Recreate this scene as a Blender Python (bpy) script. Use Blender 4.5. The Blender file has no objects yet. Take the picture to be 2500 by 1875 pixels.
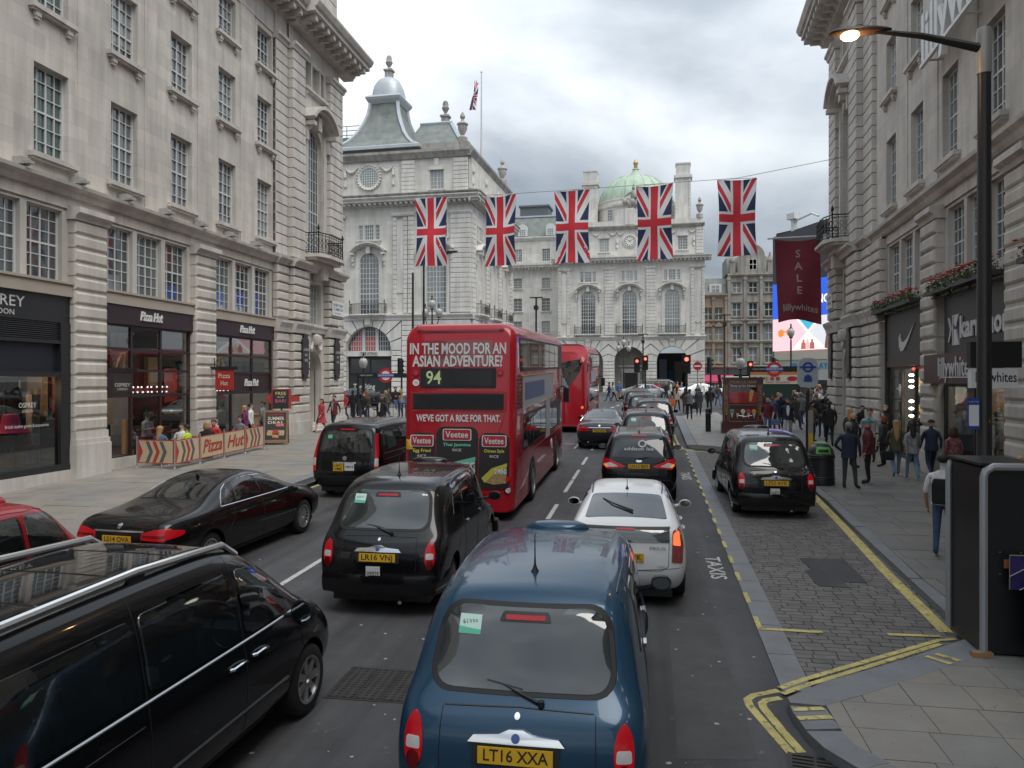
import bpy, bmesh, math, random
from mathutils import Vector as V, Matrix
from mathutils.bvhtree import BVHTree
from mathutils.geometry import tessellate_polygon
R = math.radians
rnd = random.Random(11)
sc = bpy.context.scene
COL = sc.collection
# ------------------------------------------------------------------ camera, sky, sun, exposure
cam = bpy.data.objects.new('camera', bpy.data.cameras.new('camera')); COL.objects.link(cam)
cam.location = (0, 0, 3.5); cam.rotation_euler = (R(90), 0, R(9.56))
cam.data.sensor_width = 36; cam.data.lens = 36*1900/2500; cam.data.shift_y = -.003
cam.data.clip_start = .05; cam.data.clip_end = 3000
sc.camera = cam
SUN_EL, SUN_AZ = 60, 128     # azimuth of the sun, clockwise from the street axis (+Y)
w = bpy.data.worlds.new('World'); sc.world = w; w.use_nodes = True
nt = w.node_tree; N = nt.nodes; N.clear()
def nn(t, **k):
    n = N.new(t)
    for a, b in k.items(): setattr(n, a, b)
    return n
sky = nn('ShaderNodeTexSky', sky_type='NISHITA', sun_disc=False, sun_elevation=R(SUN_EL), sun_rotation=R(SUN_AZ))
sky.air_density = 1.0; sky.dust_density = 2.5
tc = nn('ShaderNodeTexCoord'); sep = nn('ShaderNodeSeparateXYZ'); nt.links.new(tc.outputs['Generated'], sep.inputs[0])
mz = nn('ShaderNodeMath', operation='MAXIMUM'); nt.links.new(sep.outputs[2], mz.inputs[0]); mz.inputs[1].default_value = 0
az = nn('ShaderNodeMath', operation='ADD'); nt.links.new(mz.outputs[0], az.inputs[0]); az.inputs[1].default_value = .22
dx = nn('ShaderNodeMath', operation='DIVIDE'); dy = nn('ShaderNodeMath', operation='DIVIDE')
for d, i in ((dx, 0), (dy, 1)):
    nt.links.new(sep.outputs[i], d.inputs[0]); nt.links.new(az.outputs[0], d.inputs[1])
cmb = nn('ShaderNodeCombineXYZ'); nt.links.new(dx.outputs[0], cmb.inputs[0]); nt.links.new(dy.outputs[0], cmb.inputs[1]); cmb.inputs[2].default_value = 4.3
n1 = nn('ShaderNodeTexNoise'); n1.inputs['Scale'].default_value = .95; n1.inputs['Detail'].default_value = 7; n1.inputs['Roughness'].default_value = .5; n1.inputs['Distortion'].default_value = .35
nt.links.new(cmb.outputs[0], n1.inputs['Vector'])
cr = nn('ShaderNodeValToRGB'); e = cr.color_ramp.elements
e[0].position = .33; e[0].color = (1.7, 1.95, 2.25, 1)
e[1].position = .68; e[1].color = (6.3, 6.6, 6.8, 1)
e.new(.47).color = (2.9, 3.22, 3.55, 1)
nt.links.new(n1.outputs['Fac'], cr.inputs[0])
mx = nn('ShaderNodeMixRGB'); mx.inputs[0].default_value = .9
nt.links.new(sky.outputs[0], mx.inputs[1]); nt.links.new(cr.outputs[0], mx.inputs[2])
# overcast luminance: the sky grows brighter towards the zenith, (1+2 sin h)/3 as on any clouded day
ov = nn('ShaderNodeMath', operation='MULTIPLY_ADD'); nt.links.new(mz.outputs[0], ov.inputs[0]); ov.inputs[1].default_value = 1.3; ov.inputs[2].default_value = .70
mo = nn('ShaderNodeMixRGB', blend_type='MULTIPLY'); mo.inputs[0].default_value = 1; nt.links.new(mx.outputs[0], mo.inputs[1]); nt.links.new(ov.outputs[0], mo.inputs[2]); mx = mo
bg = nn('ShaderNodeBackground'); bg.inputs[1].default_value = .115
nt.links.new(mx.outputs[0], bg.inputs[0])
ow = nn('ShaderNodeOutputWorld'); nt.links.new(bg.outputs[0], ow.inputs[0])
sun = bpy.data.objects.new('sun', bpy.data.lights.new('sun', 'SUN')); COL.objects.link(sun)
sun.data.energy = 1.5; sun.data.angle = R(40); sun.data.color = (1, .96, .9)
a_, e_ = R(SUN_AZ), R(SUN_EL)
sdir = V((math.sin(a_)*math.cos(e_), math.cos(a_)*math.cos(e_), math.sin(e_)))
sun.rotation_euler = sdir.to_track_quat('Z', 'Y').to_euler()
vs = sc.view_settings; vs.view_transform = 'Standard'; vs.look = 'None'; vs.exposure = .6; vs.gamma = 1; vs.use_curve_mapping = False
sc.render.engine = 'CYCLES'
cy = sc.cycles; cy.use_denoising = True; cy.use_adaptive_sampling = True; cy.adaptive_threshold = .02
cy.max_bounces = 6; cy.diffuse_bounces = 3; cy.glossy_bounces = 3; cy.transmission_bounces = 4; cy.transparent_max_bounces = 12
cy.caustics_reflective = False; cy.caustics_refractive = False; cy.sample_clamp_indirect = 6
# ------------------------------------------------------------------ helpers
SL = .024
def gz(y): return SL*y if y < 66 else 1.584+.12*(1-math.exp(-(y-66)/5))

class MB:
    def __init__(s): s.v = []; s.f = []; s.m = []
    def add(s, v, f, mi=0):
        o = len(s.v); s.v += [tuple(p) for p in v]; s.f += [tuple(i+o for i in q) for q in f]; s.m += [mi]*len(f); return s
    def box(s, x0, x1, y0, y1, z0, z1, mi=0):
        return s.add([(x0,y0,z0),(x1,y0,z0),(x1,y1,z0),(x0,y1,z0),(x0,y0,z1),(x1,y0,z1),(x1,y1,z1),(x0,y1,z1)],
            [(0,3,2,1),(4,5,6,7),(0,1,5,4),(1,2,6,5),(2,3,7,6),(3,0,4,7)], mi)
    def pillow(s, x0, x1, y0, y1, z0, z1, b=.05, mi=0):      # box whose front (y0) edges are rounded
        c = b*.35
        ring = lambda d, i: [(x0+i, y0+d, z0+i), (x1-i, y0+d, z0+i), (x1-i, y0+d, z1-i), (x0+i, y0+d, z1-i)]
        v = [(x0,y1,z0),(x1,y1,z0),(x1,y1,z1),(x0,y1,z1)]+ring(b, 0)+ring(c, c)+ring(0, b)
        f = []
        for k in range(3):
            for i in range(4):
                j = (i+1) % 4; f.append((4*k+i, 4*k+j, 4*k+4+j, 4*k+4+i))
        f.append((12,13,14,15)); return s.add(v, f, mi)
    def poly(s, pts, mi=0): return s.add(pts, [tuple(range(len(pts)))], mi)
    def extr(s, pts2, y0, y1, mi=0, ax='y'):      # outline in (x,z) extruded along y (or (y,z) along x, (x,y) along z)
        n = len(pts2)
        mk = {'y': lambda p, d: (p[0], d, p[1]), 'x': lambda p, d: (d, p[0], p[1]), 'z': lambda p, d: (p[0], p[1], d)}[ax]
        v = [mk(p, y0) for p in pts2]+[mk(p, y1) for p in pts2]
        tri = tessellate_polygon([[V((p[0], p[1], 0)) for p in pts2]])
        f = [tuple(t) for t in tri]+[tuple(i+n for i in t[::-1]) for t in tri]+[(i, (i+1) % n, n+(i+1) % n, n+i) for i in range(n)]
        return s.add(v, f, mi)
    def loft(s, rings, mi=0, closed=True, cap=True):
        n = len(rings[0]); v = [p for r in rings for p in r]; f = []
        for k in range(len(rings)-1):
            for i in range(n if closed else n-1):
                j = (i+1) % n; f.append((k*n+i, k*n+j, k*n+n+j, k*n+n+i))
        if cap and closed: f.append(tuple(range(n))[::-1]); f.append(tuple((len(rings)-1)*n+i for i in range(n)))
        return s.add(v, f, mi)
    def lathe(s, prof, n=16, c=(0,0,0), mi=0, sq=None, cap=True):   # prof = [(r,z)...]
        rings = []
        for r, z in prof:
            rings.append([(c[0]+r*math.cos(2*math.pi*(i+.5)/n), c[1]+r*math.sin(2*math.pi*(i+.5)/n), c[2]+z) for i in range(n)])
        return s.loft(rings, mi, True, cap)
    def tube(s, pts, r, n=6, mi=0, cap=True):
        pts = [V(p) for p in pts]; rings = []; rs = r if isinstance(r, (list, tuple)) else [r]*len(pts)
        up = V((0,0,1)); prev = None
        for i, p in enumerate(pts):
            t = (pts[min(i+1, len(pts)-1)]-pts[max(i-1, 0)])
            if t.length < 1e-9: t = V((0,0,1))
            t.normalize()
            a = prev if prev is not None else (up if abs(t.z) < .9 else V((1,0,0)))
            b = t.cross(a)
            if b.length < 1e-6: a = V((1,0,0)) if abs(t.x) < .9 else V((0,1,0)); b = t.cross(a)
            b.normalize(); a = b.cross(t).normalized(); prev = a
            rings.append([tuple(p+(a*math.cos(2*math.pi*k/n)+b*math.sin(2*math.pi*k/n))*rs[i]) for k in range(n)])
        return s.loft(rings, mi, True, cap)
    def mesh(s, name, mats, smooth=0):
        me = bpy.data.meshes.new(name); me.from_pydata(s.v, [], s.f)
        for m in (mats if isinstance(mats, (list, tuple)) else [mats]): me.materials.append(m)
        if any(s.m): me.polygons.foreach_set('material_index', s.m)
        bm = bmesh.new(); bm.from_mesh(me); bmesh.ops.recalc_face_normals(bm, faces=bm.faces); bm.to_mesh(me); bm.free()
        if smooth:
            me.polygons.foreach_set('use_smooth', [True]*len(me.polygons)); me.set_sharp_from_angle(angle=R(smooth))
        return me
    def build(s, name, mats, parent=None, smooth=0, loc=None, rz=0, **k):
        return ob(name, s.mesh(name, mats, smooth), parent, loc, rz, **k)
def ob(name, me, parent=None, loc=None, rz=0, label=None, cat=None, group=None, kind=None, scale=None):
    o = bpy.data.objects.new(name, me); COL.objects.link(o)
    if parent: o.parent = parent
    if loc is not None: o.location = loc
    if rz: o.rotation_euler = (0, 0, rz)
    if scale: o.scale = scale
    return tag(o, label, cat, group, kind)
def tag(o, label=None, cat=None, group=None, kind=None):
    for k, x in (('label', label), ('category', cat), ('group', group), ('kind', kind)):
        if x: o[k] = x
    return o
def thing(name, label, cat, loc=(0,0,0), rz=0, group=None): return ob(name, None, None, loc, rz, label, cat, group)
def copy_tree(o, parent=None):
    c = o.copy(); COL.objects.link(c); c.parent = parent
    for ch in o.children: copy_tree(ch, c)
    return c
# materials -----------------------------------------------------------
MT = {}
def mat(name, col, rough=.6, metal=0, spec=.5, var=0, vs=2., bump=0, bs=20., coat=0, emit=None, es=1, streak=0, lanes=0, twoside=None, ashlar=None, spots=None, alpha=None):
    if name in MT: return MT[name]
    m = bpy.data.materials.new(name); m.use_nodes = True; MT[name] = m
    t = m.node_tree; b = t.nodes['Principled BSDF']; L = t.links.new
    b.inputs['Base Color'].default_value = (*col, 1); b.inputs['Roughness'].default_value = rough; b.inputs['Metallic'].default_value = metal
    b.inputs['Specular IOR Level'].default_value = spec
    if coat: b.inputs['Coat Weight'].default_value = coat; b.inputs['Coat Roughness'].default_value = .03
    if emit: b.inputs['Emission Color'].default_value = (*emit, 1); b.inputs['Emission Strength'].default_value = es
    if var or bump or streak or ashlar or spots or lanes:
        g = t.nodes.new('ShaderNodeNewGeometry'); src = g.outputs['Position']
        cur = None
        def noise(scale, det=6, rough_=.6, vec=None):
            n = t.nodes.new('ShaderNodeTexNoise'); n.inputs['Scale'].default_value = scale; n.inputs['Detail'].default_value = det; n.inputs['Roughness'].default_value = rough_
            L(vec or src, n.inputs['Vector']); return n
        def mult(fac_out, lo, hi, f0=.3, f1=.7):
            nonlocal cur
            mr = t.nodes.new('ShaderNodeMapRange'); mr.inputs[1].default_value = f0; mr.inputs[2].default_value = f1; mr.inputs[3].default_value = lo; mr.inputs[4].default_value = hi
            L(fac_out, mr.inputs[0])
            x = t.nodes.new('ShaderNodeMixRGB'); x.blend_type = 'MULTIPLY'; x.inputs[0].default_value = 1
            if cur: L(cur, x.inputs[1])
            else: x.inputs[1].default_value = (*col, 1)
            L(mr.outputs[0], x.inputs[2]); cur = x.outputs[0]
        if var: mult(noise(vs).outputs['Fac'], 1-var, 1+var*.6)
        if streak:
            mp = t.nodes.new('ShaderNodeMapping'); mp.inputs['Scale'].default_value = (2.2, 2.2, .22); L(src, mp.inputs[0])
            mult(noise(1.0, 5, .65, mp.outputs[0]).outputs['Fac'], 1-streak, 1.05, .28, .62)
        if lanes:
            mp = t.nodes.new('ShaderNodeMapping'); mp.inputs['Scale'].default_value = (1.5, .035, 1); L(src, mp.inputs[0])
            mult(noise(1.0, 4, .6, mp.outputs[0]).outputs['Fac'], 1-lanes, 1+lanes, .35, .65); mult(noise(.28, 5, .7).outputs['Fac'], 1-lanes*.7, 1+lanes*.5, .35, .65)
        if spots: mult(noise(spots[0], 3, .5).outputs['Fac'], 1, spots[1], spots[2], spots[2]+.03)
        if ashlar:
            s3 = t.nodes.new('ShaderNodeSeparateXYZ'); L(src, s3.inputs[0])
            ad = t.nodes.new('ShaderNodeMath'); ad.operation = 'ADD'; L(s3.outputs[0], ad.inputs[0]); L(s3.outputs[1], ad.inputs[1])
            cb = t.nodes.new('ShaderNodeCombineXYZ'); L(ad.outputs[0], cb.inputs[0]); L(s3.outputs[2], cb.inputs[1])
            br = t.nodes.new('ShaderNodeTexBrick'); L(cb.outputs[0], br.inputs['Vector']); br.inputs['Scale'].default_value = 1
            br.inputs['Brick Width'].default_value = ashlar[0]; br.inputs['Row Height'].default_value = ashlar[1]; br.inputs['Mortar Size'].default_value = .006; br.inputs['Mortar Smooth'].default_value = .4
            br.inputs['Color1'].default_value = (.9,.9,.89,1); br.inputs['Color2'].default_value = (1.06,1.05,1.02,1); br.inputs['Mortar'].default_value = (.78,.77,.75,1)
            x = t.nodes.new('ShaderNodeMixRGB'); x.blend_type = 'MULTIPLY'; x.inputs[0].default_value = 1
            if cur: L(cur, x.inputs[1])
            else: x.inputs[1].default_value = (*col, 1)
            L(br.outputs['Color'], x.inputs[2]); cur = x.outputs[0]
        if cur: L(cur, b.inputs['Base Color'])
        if bump:
            n = noise(bs, 4); bp = t.nodes.new('ShaderNodeBump'); bp.inputs['Strength'].default_value = bump; bp.inputs['Distance'].default_value = .02
            L(n.outputs['Fac'], bp.inputs['Height']); L(bp.outputs[0], b.inputs['Normal'])
    if twoside:
        g2 = t.nodes.new('ShaderNodeNewGeometry'); d2 = t.nodes.new('ShaderNodeBsdfDiffuse'); d2.inputs[0].default_value = (*twoside, 1); ms = t.nodes.new('ShaderNodeMixShader'); om = [n for n in t.nodes if n.type == 'OUTPUT_MATERIAL'][0]
        L(g2.outputs['Backfacing'], ms.inputs[0]); L(b.outputs[0], ms.inputs[1]); L(d2.outputs[0], ms.inputs[2]); L(ms.outputs[0], om.inputs[0])
    return m
def glassmat(name, tint=(.02,.025,.028), mirror=.12, thru=0., rough=.03):   # dark pane: thru = share of light let through, mirror = extra coating reflection
    if name in MT: return MT[name]
    m = bpy.data.materials.new(name); m.use_nodes = True; MT[name] = m
    t = m.node_tree; t.nodes.clear(); L = t.links.new
    d = t.nodes.new('ShaderNodeBsdfDiffuse'); d.inputs[0].default_value = (*tint, 1)
    tr = t.nodes.new('ShaderNodeBsdfTransparent'); tr.inputs[0].default_value = (.75,.8,.8,1)
    gl = t.nodes.new('ShaderNodeBsdfGlossy'); gl.inputs['Roughness'].default_value = rough; gl.inputs[0].default_value = (1,1,1,1)
    m1 = t.nodes.new('ShaderNodeMixShader'); m1.inputs[0].default_value = thru; L(d.outputs[0], m1.inputs[1]); L(tr.outputs[0], m1.inputs[2])
    lw = t.nodes.new('ShaderNodeLayerWeight'); lw.inputs[0].default_value = .5
    pw = t.nodes.new('ShaderNodeMath'); pw.operation = 'POWER'; pw.inputs[1].default_value = 5; L(lw.outputs['Facing'], pw.inputs[0])
    fr = t.nodes.new('ShaderNodeMath'); fr.operation = 'MULTIPLY_ADD'; fr.inputs[1].default_value = .96; fr.inputs[2].default_value = .042; L(pw.outputs[0], fr.inputs[0])
    ma = t.nodes.new('ShaderNodeMath'); ma.operation = 'MULTIPLY_ADD'; ma.use_clamp = True; ma.inputs[1].default_value = 1-mirror; ma.inputs[2].default_value = mirror; L(fr.outputs[0], ma.inputs[0])
    m2 = t.nodes.new('ShaderNodeMixShader'); L(ma.outputs[0], m2.inputs[0]); L(m1.outputs[0], m2.inputs[1]); L(gl.outputs[0], m2.inputs[2])
    o = t.nodes.new('ShaderNodeOutputMaterial'); L(m2.outputs[0], o.inputs[0]); return m
def clip(poly, a, b):      # keep the part of a convex polygon left of the line a->b
    out = []; n = len(poly)
    sd = lambda p: (b[0]-a[0])*(p[1]-a[1])-(b[1]-a[1])*(p[0]-a[0])
    for i in range(n):
        p, q = poly[i], poly[(i+1) % n]; sp, sq = sd(p), sd(q)
        if sp >= 0: out.append(p)
        if sp*sq < 0:
            k = sp/(sp-sq); out.append((p[0]+(q[0]-p[0])*k, p[1]+(q[1]-p[1])*k))
    return out
def clip_to(poly, region):     # region convex, anticlockwise
    for i in range(len(region)):
        poly = clip(poly, region[i], region[(i+1) % len(region)])
        if len(poly) < 3: return []
    return poly
def text_pts(body, size=1., bold=0., extr=0., align='CENTER', sx=1., shear=0., space=1.):   # lettering as (verts, faces) in x,z, facing -y
    cu = bpy.data.curves.new('t', 'FONT'); cu.body = body; cu.size = size; cu.align_x = align; cu.align_y = 'CENTER'; cu.offset = bold*size; cu.extrude = extr; cu.shear = shear
    cu.resolution_u = 2; cu.space_character = space; cu.space_line = .82
    o = bpy.data.objects.new('t', cu); COL.objects.link(o)
    me = o.to_mesh(); v = [(p.co.x*sx, -p.co.z, p.co.y) for p in me.vertices]; f = [tuple(p.vertices) for p in me.polygons]
    o.to_mesh_clear(); bpy.data.objects.remove(o); bpy.data.curves.remove(cu); return v, f
def text(body, material, parent=None, loc=(0,0,0), size=1., fitw=None, rz=0, name='lettering', rx=0, **k):
    v, f = text_pts(body, size, **k)
    if fitw and v:
        ww = max(p[0] for p in v)-min(p[0] for p in v); q = fitw/ww if ww else 1; v = [(p[0]*q, p[1], p[2]) for p in v]
    b = MB(); b.add(v, f); me = bpy.data.meshes.new(name); me.from_pydata(b.v, [], b.f); me.materials.append(material)
    o = ob(name, me, parent, loc, rz)
    if rx: o.rotation_euler[0] = rx
    return o
def arc(cx, cz, r, a0, a1, n, rz=None): return [(cx+r*math.cos(R(a0+(a1-a0)*i/n)), cz+(rz or r)*math.sin(R(a0+(a1-a0)*i/n))) for i in range(n+1)]
# ------------------------------------------------------------------ ground, road, pavements
SLOPE_RX = math.atan(SL)
M_asph = mat('asphalt', (.066,.066,.069), .72, var=.22, vs=1.6, bump=.35, bs=90, spots=(9, 1.7, .69), lanes=.32)
M_ground = mat('ground', (.06,.06,.06), .9, var=.2, vs=.5)
M_joint = mat('joint', (.06,.057,.052), .95)
M_slabs = [mat('york_stone_%d' % i, c, .6, var=.2, vs=1.3, bump=.15, bs=60, spots=(14, .62, .70)) for i, c in enumerate([(.255,.238,.212),(.24,.232,.214),(.265,.243,.21),(.235,.226,.21)])]
M_gran = mat('granite', (.20,.207,.22), .7, var=.14, vs=3, bump=.3, bs=120, spots=(22, .8, .66))
M_setts = [mat('sett_%d' % i, c, .75, var=.2, vs=4, bump=.3, bs=80) for i, c in enumerate([(.15,.14,.134),(.132,.125,.121),(.165,.152,.142)])]
M_yel = mat('yellow_paint', (.56,.47,.17), .7, var=.3, vs=5, spots=(16, .42, .6))
M_white = mat('road_white', (.55,.55,.53), .7, var=.15, vs=6, spots=(14, .5, .62))
def sheet(name, x0, x1, ys, m, dz=0, **k):
    b = MB(); n = len(ys)
    b.add([p for y in ys for p in ((x0, y, gz(y)+dz), (x1, y, gz(y)+dz))], [(2*i, 2*i+1, 2*i+3, 2*i+2) for i in range(n-1)])
    return b.build(name, m, **k)
ysr = list(range(-60, 66, 6))+[66, 68, 70, 73, 77, 82, 90, 110, 140]
sheet('ground', -900, 900, [-700]+ysr+[400, 1500], M_ground, -.06, kind='structure')
road = sheet('road', -70, 70, ysr, M_asph, 0, kind='structure')
def pave_base(name, poly, h, m, kmat=None):
    """raised area: polygon (anticlockwise) split along Y is not needed, the slope is one plane before y=66"""
    b = MB(); n = len(poly)
    top = [(x, y, gz(y)+h) for x, y in poly]; bot = [(x, y, gz(y)-.05) for x, y in poly]
    tri = tessellate_polygon([[V((x, y, 0)) for x, y in poly]])
    b.add(top, [tuple(t) for t in tri], 0)
    for i in range(n):
        j = (i+1) % n; b.add([bot[i], bot[j], top[j], top[i]], [(0,1,2,3)], 1)
    return b.build(name, [m, kmat or M_gran], kind='structure')
def lay(parent, name, region, us, v0, v1, dv, z, th=.03, gap=.008, maxn=300, mats=None, key=None, along='x', jit=.0):
    """rows of pieces over a convex region; rows run along x; piece widths from us; nearest maxn are parts, the rest joined"""
    xs0 = min(p[0] for p in region); xs1 = max(p[0] for p in region); ps = []
    v = v0; r = 0; rg = random.Random(hash(name) % 97+len(region))
    while v < v1:
        x = xs0-rg.random()*us[0]
        while x < xs1:
            wd = rg.choice(us); q = [(x+gap/2, v+gap/2), (x+wd-gap/2, v+gap/2), (x+wd-gap/2, v+dv-gap/2), (x+gap/2, v+dv-gap/2)]
            c = clip_to(q, region)
            if len(c) >= 3:
                ar = abs(sum(c[i][0]*c[(i+1) % len(c)][1]-c[(i+1) % len(c)][0]*c[i][1] for i in range(len(c))))/2
                if ar > .004: ps.append((c, wd if len(c) == 4 and ar > (wd-gap)*(dv-gap)*.995 else 0, x, v))
            x += wd
        v += dv; r += 1
    ps.sort(key=lambda p: p[3]); cache = {}
    big = MB()
    for i, (c, wd, x, v) in enumerate(ps):
        mi = rg.randrange(len(mats)); up = rg.uniform(-.002, .002)
        if i < maxn:
            if wd:
                k = (wd, mi)
                if k not in cache:
                    b = MB(); b.box(gap/2, wd-gap/2, gap/2, dv-gap/2, 0, th); cache[k] = b.mesh(name, mats[mi])
                o = ob(name, cache[k], parent, (x, v, gz(v)+z+up)); o.rotation_euler = (SLOPE_RX+rg.uniform(-.003,.003), rg.uniform(-.003,.003), 0)
            else:
                b = MB(); b.extr([(p[0]-x, p[1]-v) for p in c], 0, th, ax='z'); o = b.build(name, mats[mi], parent, loc=(x, v, gz(v)+z+up)); o.rotation_euler = (SLOPE_RX, 0, 0)
        else:
            n = len(c); big.add([(p[0], p[1], gz(p[1])+z+th+up) for p in c], [tuple(range(n))], mi)
    if big.f: big.build(name+'s_beyond', list(mats), parent, kind='stuff')
def strip(name, pts, wd, m, parent=None, dz=.004, **k):        # a painted line along points on the ground
    b = MB(); n = len(pts)
    for i in range(n-1):
        pass
    L_, R_ = [], []
    for i, p in enumerate(pts):
        a = V(pts[max(i-1, 0)]); c = V(pts[min(i+1, n-1)]); t = (c-a); t.normalize(); nx, ny = -t.y*wd/2, t.x*wd/2
        L_.append((p[0]+nx, p[1]+ny)); R_.append((p[0]-nx, p[1]-ny))
    seg = []
    for i in range(n-1):
        k2 = max(1, int((V(pts[i+1])-V(pts[i])).length/3))
        for j in range(k2):
            f0, f1 = j/k2, (j+1)/k2
            ip = lambda A, f: (A[i][0]+(A[i+1][0]-A[i][0])*f, A[i][1]+(A[i+1][1]-A[i][1])*f)
            q = [ip(L_, f0), ip(R_, f0), ip(R_, f1), ip(L_, f1)]
            b.add([(x, y, gz(y)+dz) for x, y in q], [(0,1,2,3)])
    return b.build(name, m, parent, **k)
# left pavement
PL = pave_base('pavement_left', [(-17.5,-40),(-9.75,-40),(-9.75,44.5),(-10.6,46.2),(-12.5,55),(-14,57),(-40,57),(-40,43.5),(-17.5,43.5)], .085, M_joint)
lay(PL, 'paving_slab', [(-17.4,8),(-10.1,8),(-10.1,44),(-17.4,44)], (.75,.9,1.05,1.2), 8, 44, .72, .10-.028, maxn=300, mats=M_slabs)
strip('kerb_strip_left', [(-9.92,-30),(-9.92,44.6)], .34, M_gran, PL, dz=.103)
lay(PL, 'flagstone', [(-39,44),(-10.6,44),(-10.6,46),(-12.5,54.5),(-14,56.6),(-39,56.6)], (.8,1.,1.2), 44, 57, .8, .10-.028, maxn=0, mats=M_slabs)
# pavement in front of the far buildings and round the circus
PF = pave_base('pavement_far_left', [(-60,70),(-13.2,70),(-12.6,72),(-12.6,97),(-9,111.8),(34,111.8),(34,135),(-60,135)], .12, M_slabs[1])
PFR = pave_base('pavement_far_right', [(11,70),(26,70),(60,84),(60,112),(13,108),(10.5,100)], .12, M_slabs[3])
# right pavement: flags in front of the shops, granite edging, loading bay of setts
PR = pave_base('pavement_right', [(1.44,8.23),(1.42,8.1),(1.43,7.9),(1.48,7.53),(1.57,7.2),(1.78,6.85),(2.6,5.4),(2.6,-40),(14,-40),(14,52),(10.8,54),(3.4,54),(2.35,52.5),(1.98,50),(1.75,32.4),(1.95,31.5),(4.6,29.7),(4.5,21.5),(4.12,14),(4.02,11.2),(3.95,10.4)], .085, M_joint)
lay(PR, 'paving_slab', [(1.78,8.15),(1.83,6.9),(2.65,5.4),(10.4,5.4),(10.4,9.8),(3.95,9.82)], (.46,.52,.62,.74), 5.35, 9.9, .575, .10-.028, maxn=130, mats=M_slabs)
FLG = [mat('york_stone_5', (.18,.174,.162), .6, var=.22, vs=1.2, bump=.15, bs=60, spots=(15,.65,.7)), mat('york_stone_6', (.19,.18,.163), .6, var=.22, vs=1.2, bump=.15, bs=60, spots=(15,.65,.7)), mat('york_stone_4', (.165,.16,.15), .6, var=.2, vs=1.1, bump=.15, bs=60, spots=(16,.65,.71))]
lay(PR, 'flagstone', [(4.3,9.85),(10.3,9.85),(10.45,20.1),(4.66,20.1),(4.3,13)], (.7,.85,1.,1.15), 9.86, 20.1, .64, .10-.028, maxn=170, mats=FLG)
lay(PR, 'flagstone', [(4.66,20.1),(10.45,20.1),(10.6,49.5),(4.9,49.5),(4.72,29.6)], (.7,.85,1.,1.15), 20.1, 50, .64, .10-.028, maxn=110, mats=FLG)
lay(PR, 'flagstone', [(2.2,32.6),(4.7,30.9),(4.9,49.5),(4.9,53.6),(3.5,53.6),(2.4,50)], (.7,.85,1.), 30.9, 53.6, .7, .10-.028, maxn=0, mats=M_slabs)
gk = [((1.44,8.22),(1.44,8.1),(1.76,8.08),(2.28,8.46),(1.9,8.69)), ((1.9,8.69),(2.28,8.46),(3.08,9.12),(2.83,9.39)), ((2.83,9.39),(3.08,9.12),(3.94,9.82),(4.3,10.1),(4.3,10.9),(4.02,10.9),(3.95,10.35)),
      ((4.02,10.95),(4.28,10.95),(4.28,13),(4.1,13)), ((4.1,13.05),(4.28,13.05),(4.5,16.9),(4.26,16.9)), ((4.26,16.95),(4.5,16.95),(4.64,20),(4.43,20)), ((4.43,20.05),(4.64,20.05),(4.68,25),(4.53,25)), ((4.53,25.05),(4.68,25.05),(4.72,29.6),(4.6,29.6)),
      ((1.43,7.9),(1.48,7.53),(1.8,7.6),(1.76,8.03),(1.43,8.03)), ((1.48,7.5),(1.57,7.2),(1.78,6.87),(2.06,7.02),(1.85,7.3),(1.8,7.55)), ((1.79,6.85),(2.19,6.2),(2.44,6.38),(2.07,6.99)), ((2.2,6.17),(2.6,5.4),(2.88,5.5),(2.45,6.35)),
      ((1.78,32.6),(2.18,32.6),(2.38,50),(2.0,50))]
for q in gk:
    x0, y0 = q[0]; b = MB(); b.extr([(x-x0, y-y0) for x, y in q], 0, .035, ax='z'); o = b.build('kerb_stone', M_gran, PR, loc=(x0, y0, gz(y0)+.07)); o.rotation_euler = (SLOPE_RX, 0, 0)
# bay
bay = pave_base('loading_bay', [(1.44,8.55),(1.9,8.72),(2.83,9.42),(3.96,10.36),(4.05,11.2),(4.12,14),(4.5,21.5),(4.58,29.7),(1.97,31.4),(1.72,32.3),(1.66,26),(1.58,19),(1.49,12.3)], .004, M_joint, M_gran)
bayreg = [(1.78,8.98),(2.2,9.0),(2.9,9.52),(3.9,10.4),(3.99,11.2),(4.15,14.2),(4.46,21.5),(4.54,29.6),(1.93,31.2)]
lay(bay, 'sett', bayreg, (.24,.26,.28), 8.9, 31.2, .135, .018-.03, maxn=300, mats=M_setts, gap=.014)
y = 8.6; k = 0
while y < 31:
    l = 1.05; xa = 1.44+.2*(y-8.6)/22; o = MB().box(.01, .33, .006, l-.006, 0, .03).build('edging_stone', M_gran, bay, loc=(xa, y, gz(y)-.008)); o.rotation_euler = (SLOPE_RX, 0, -.0091); y += l
# tarmac patch in the setts
b = MB(); b.extr([(0,0),(.45,-.02),(.45,.3),(.8,.32),(.82,.06+.9),(.78,1.8),(.05,1.75),(.1,1.0),(-.02,.9)], 0, .004, ax='z'); o = b.build('tarmac_patch', M_asph, bay, loc=(2.67,12.66,gz(12.66)+.021)); o.rotation_euler = (SLOPE_RX, 0, 0)
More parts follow.
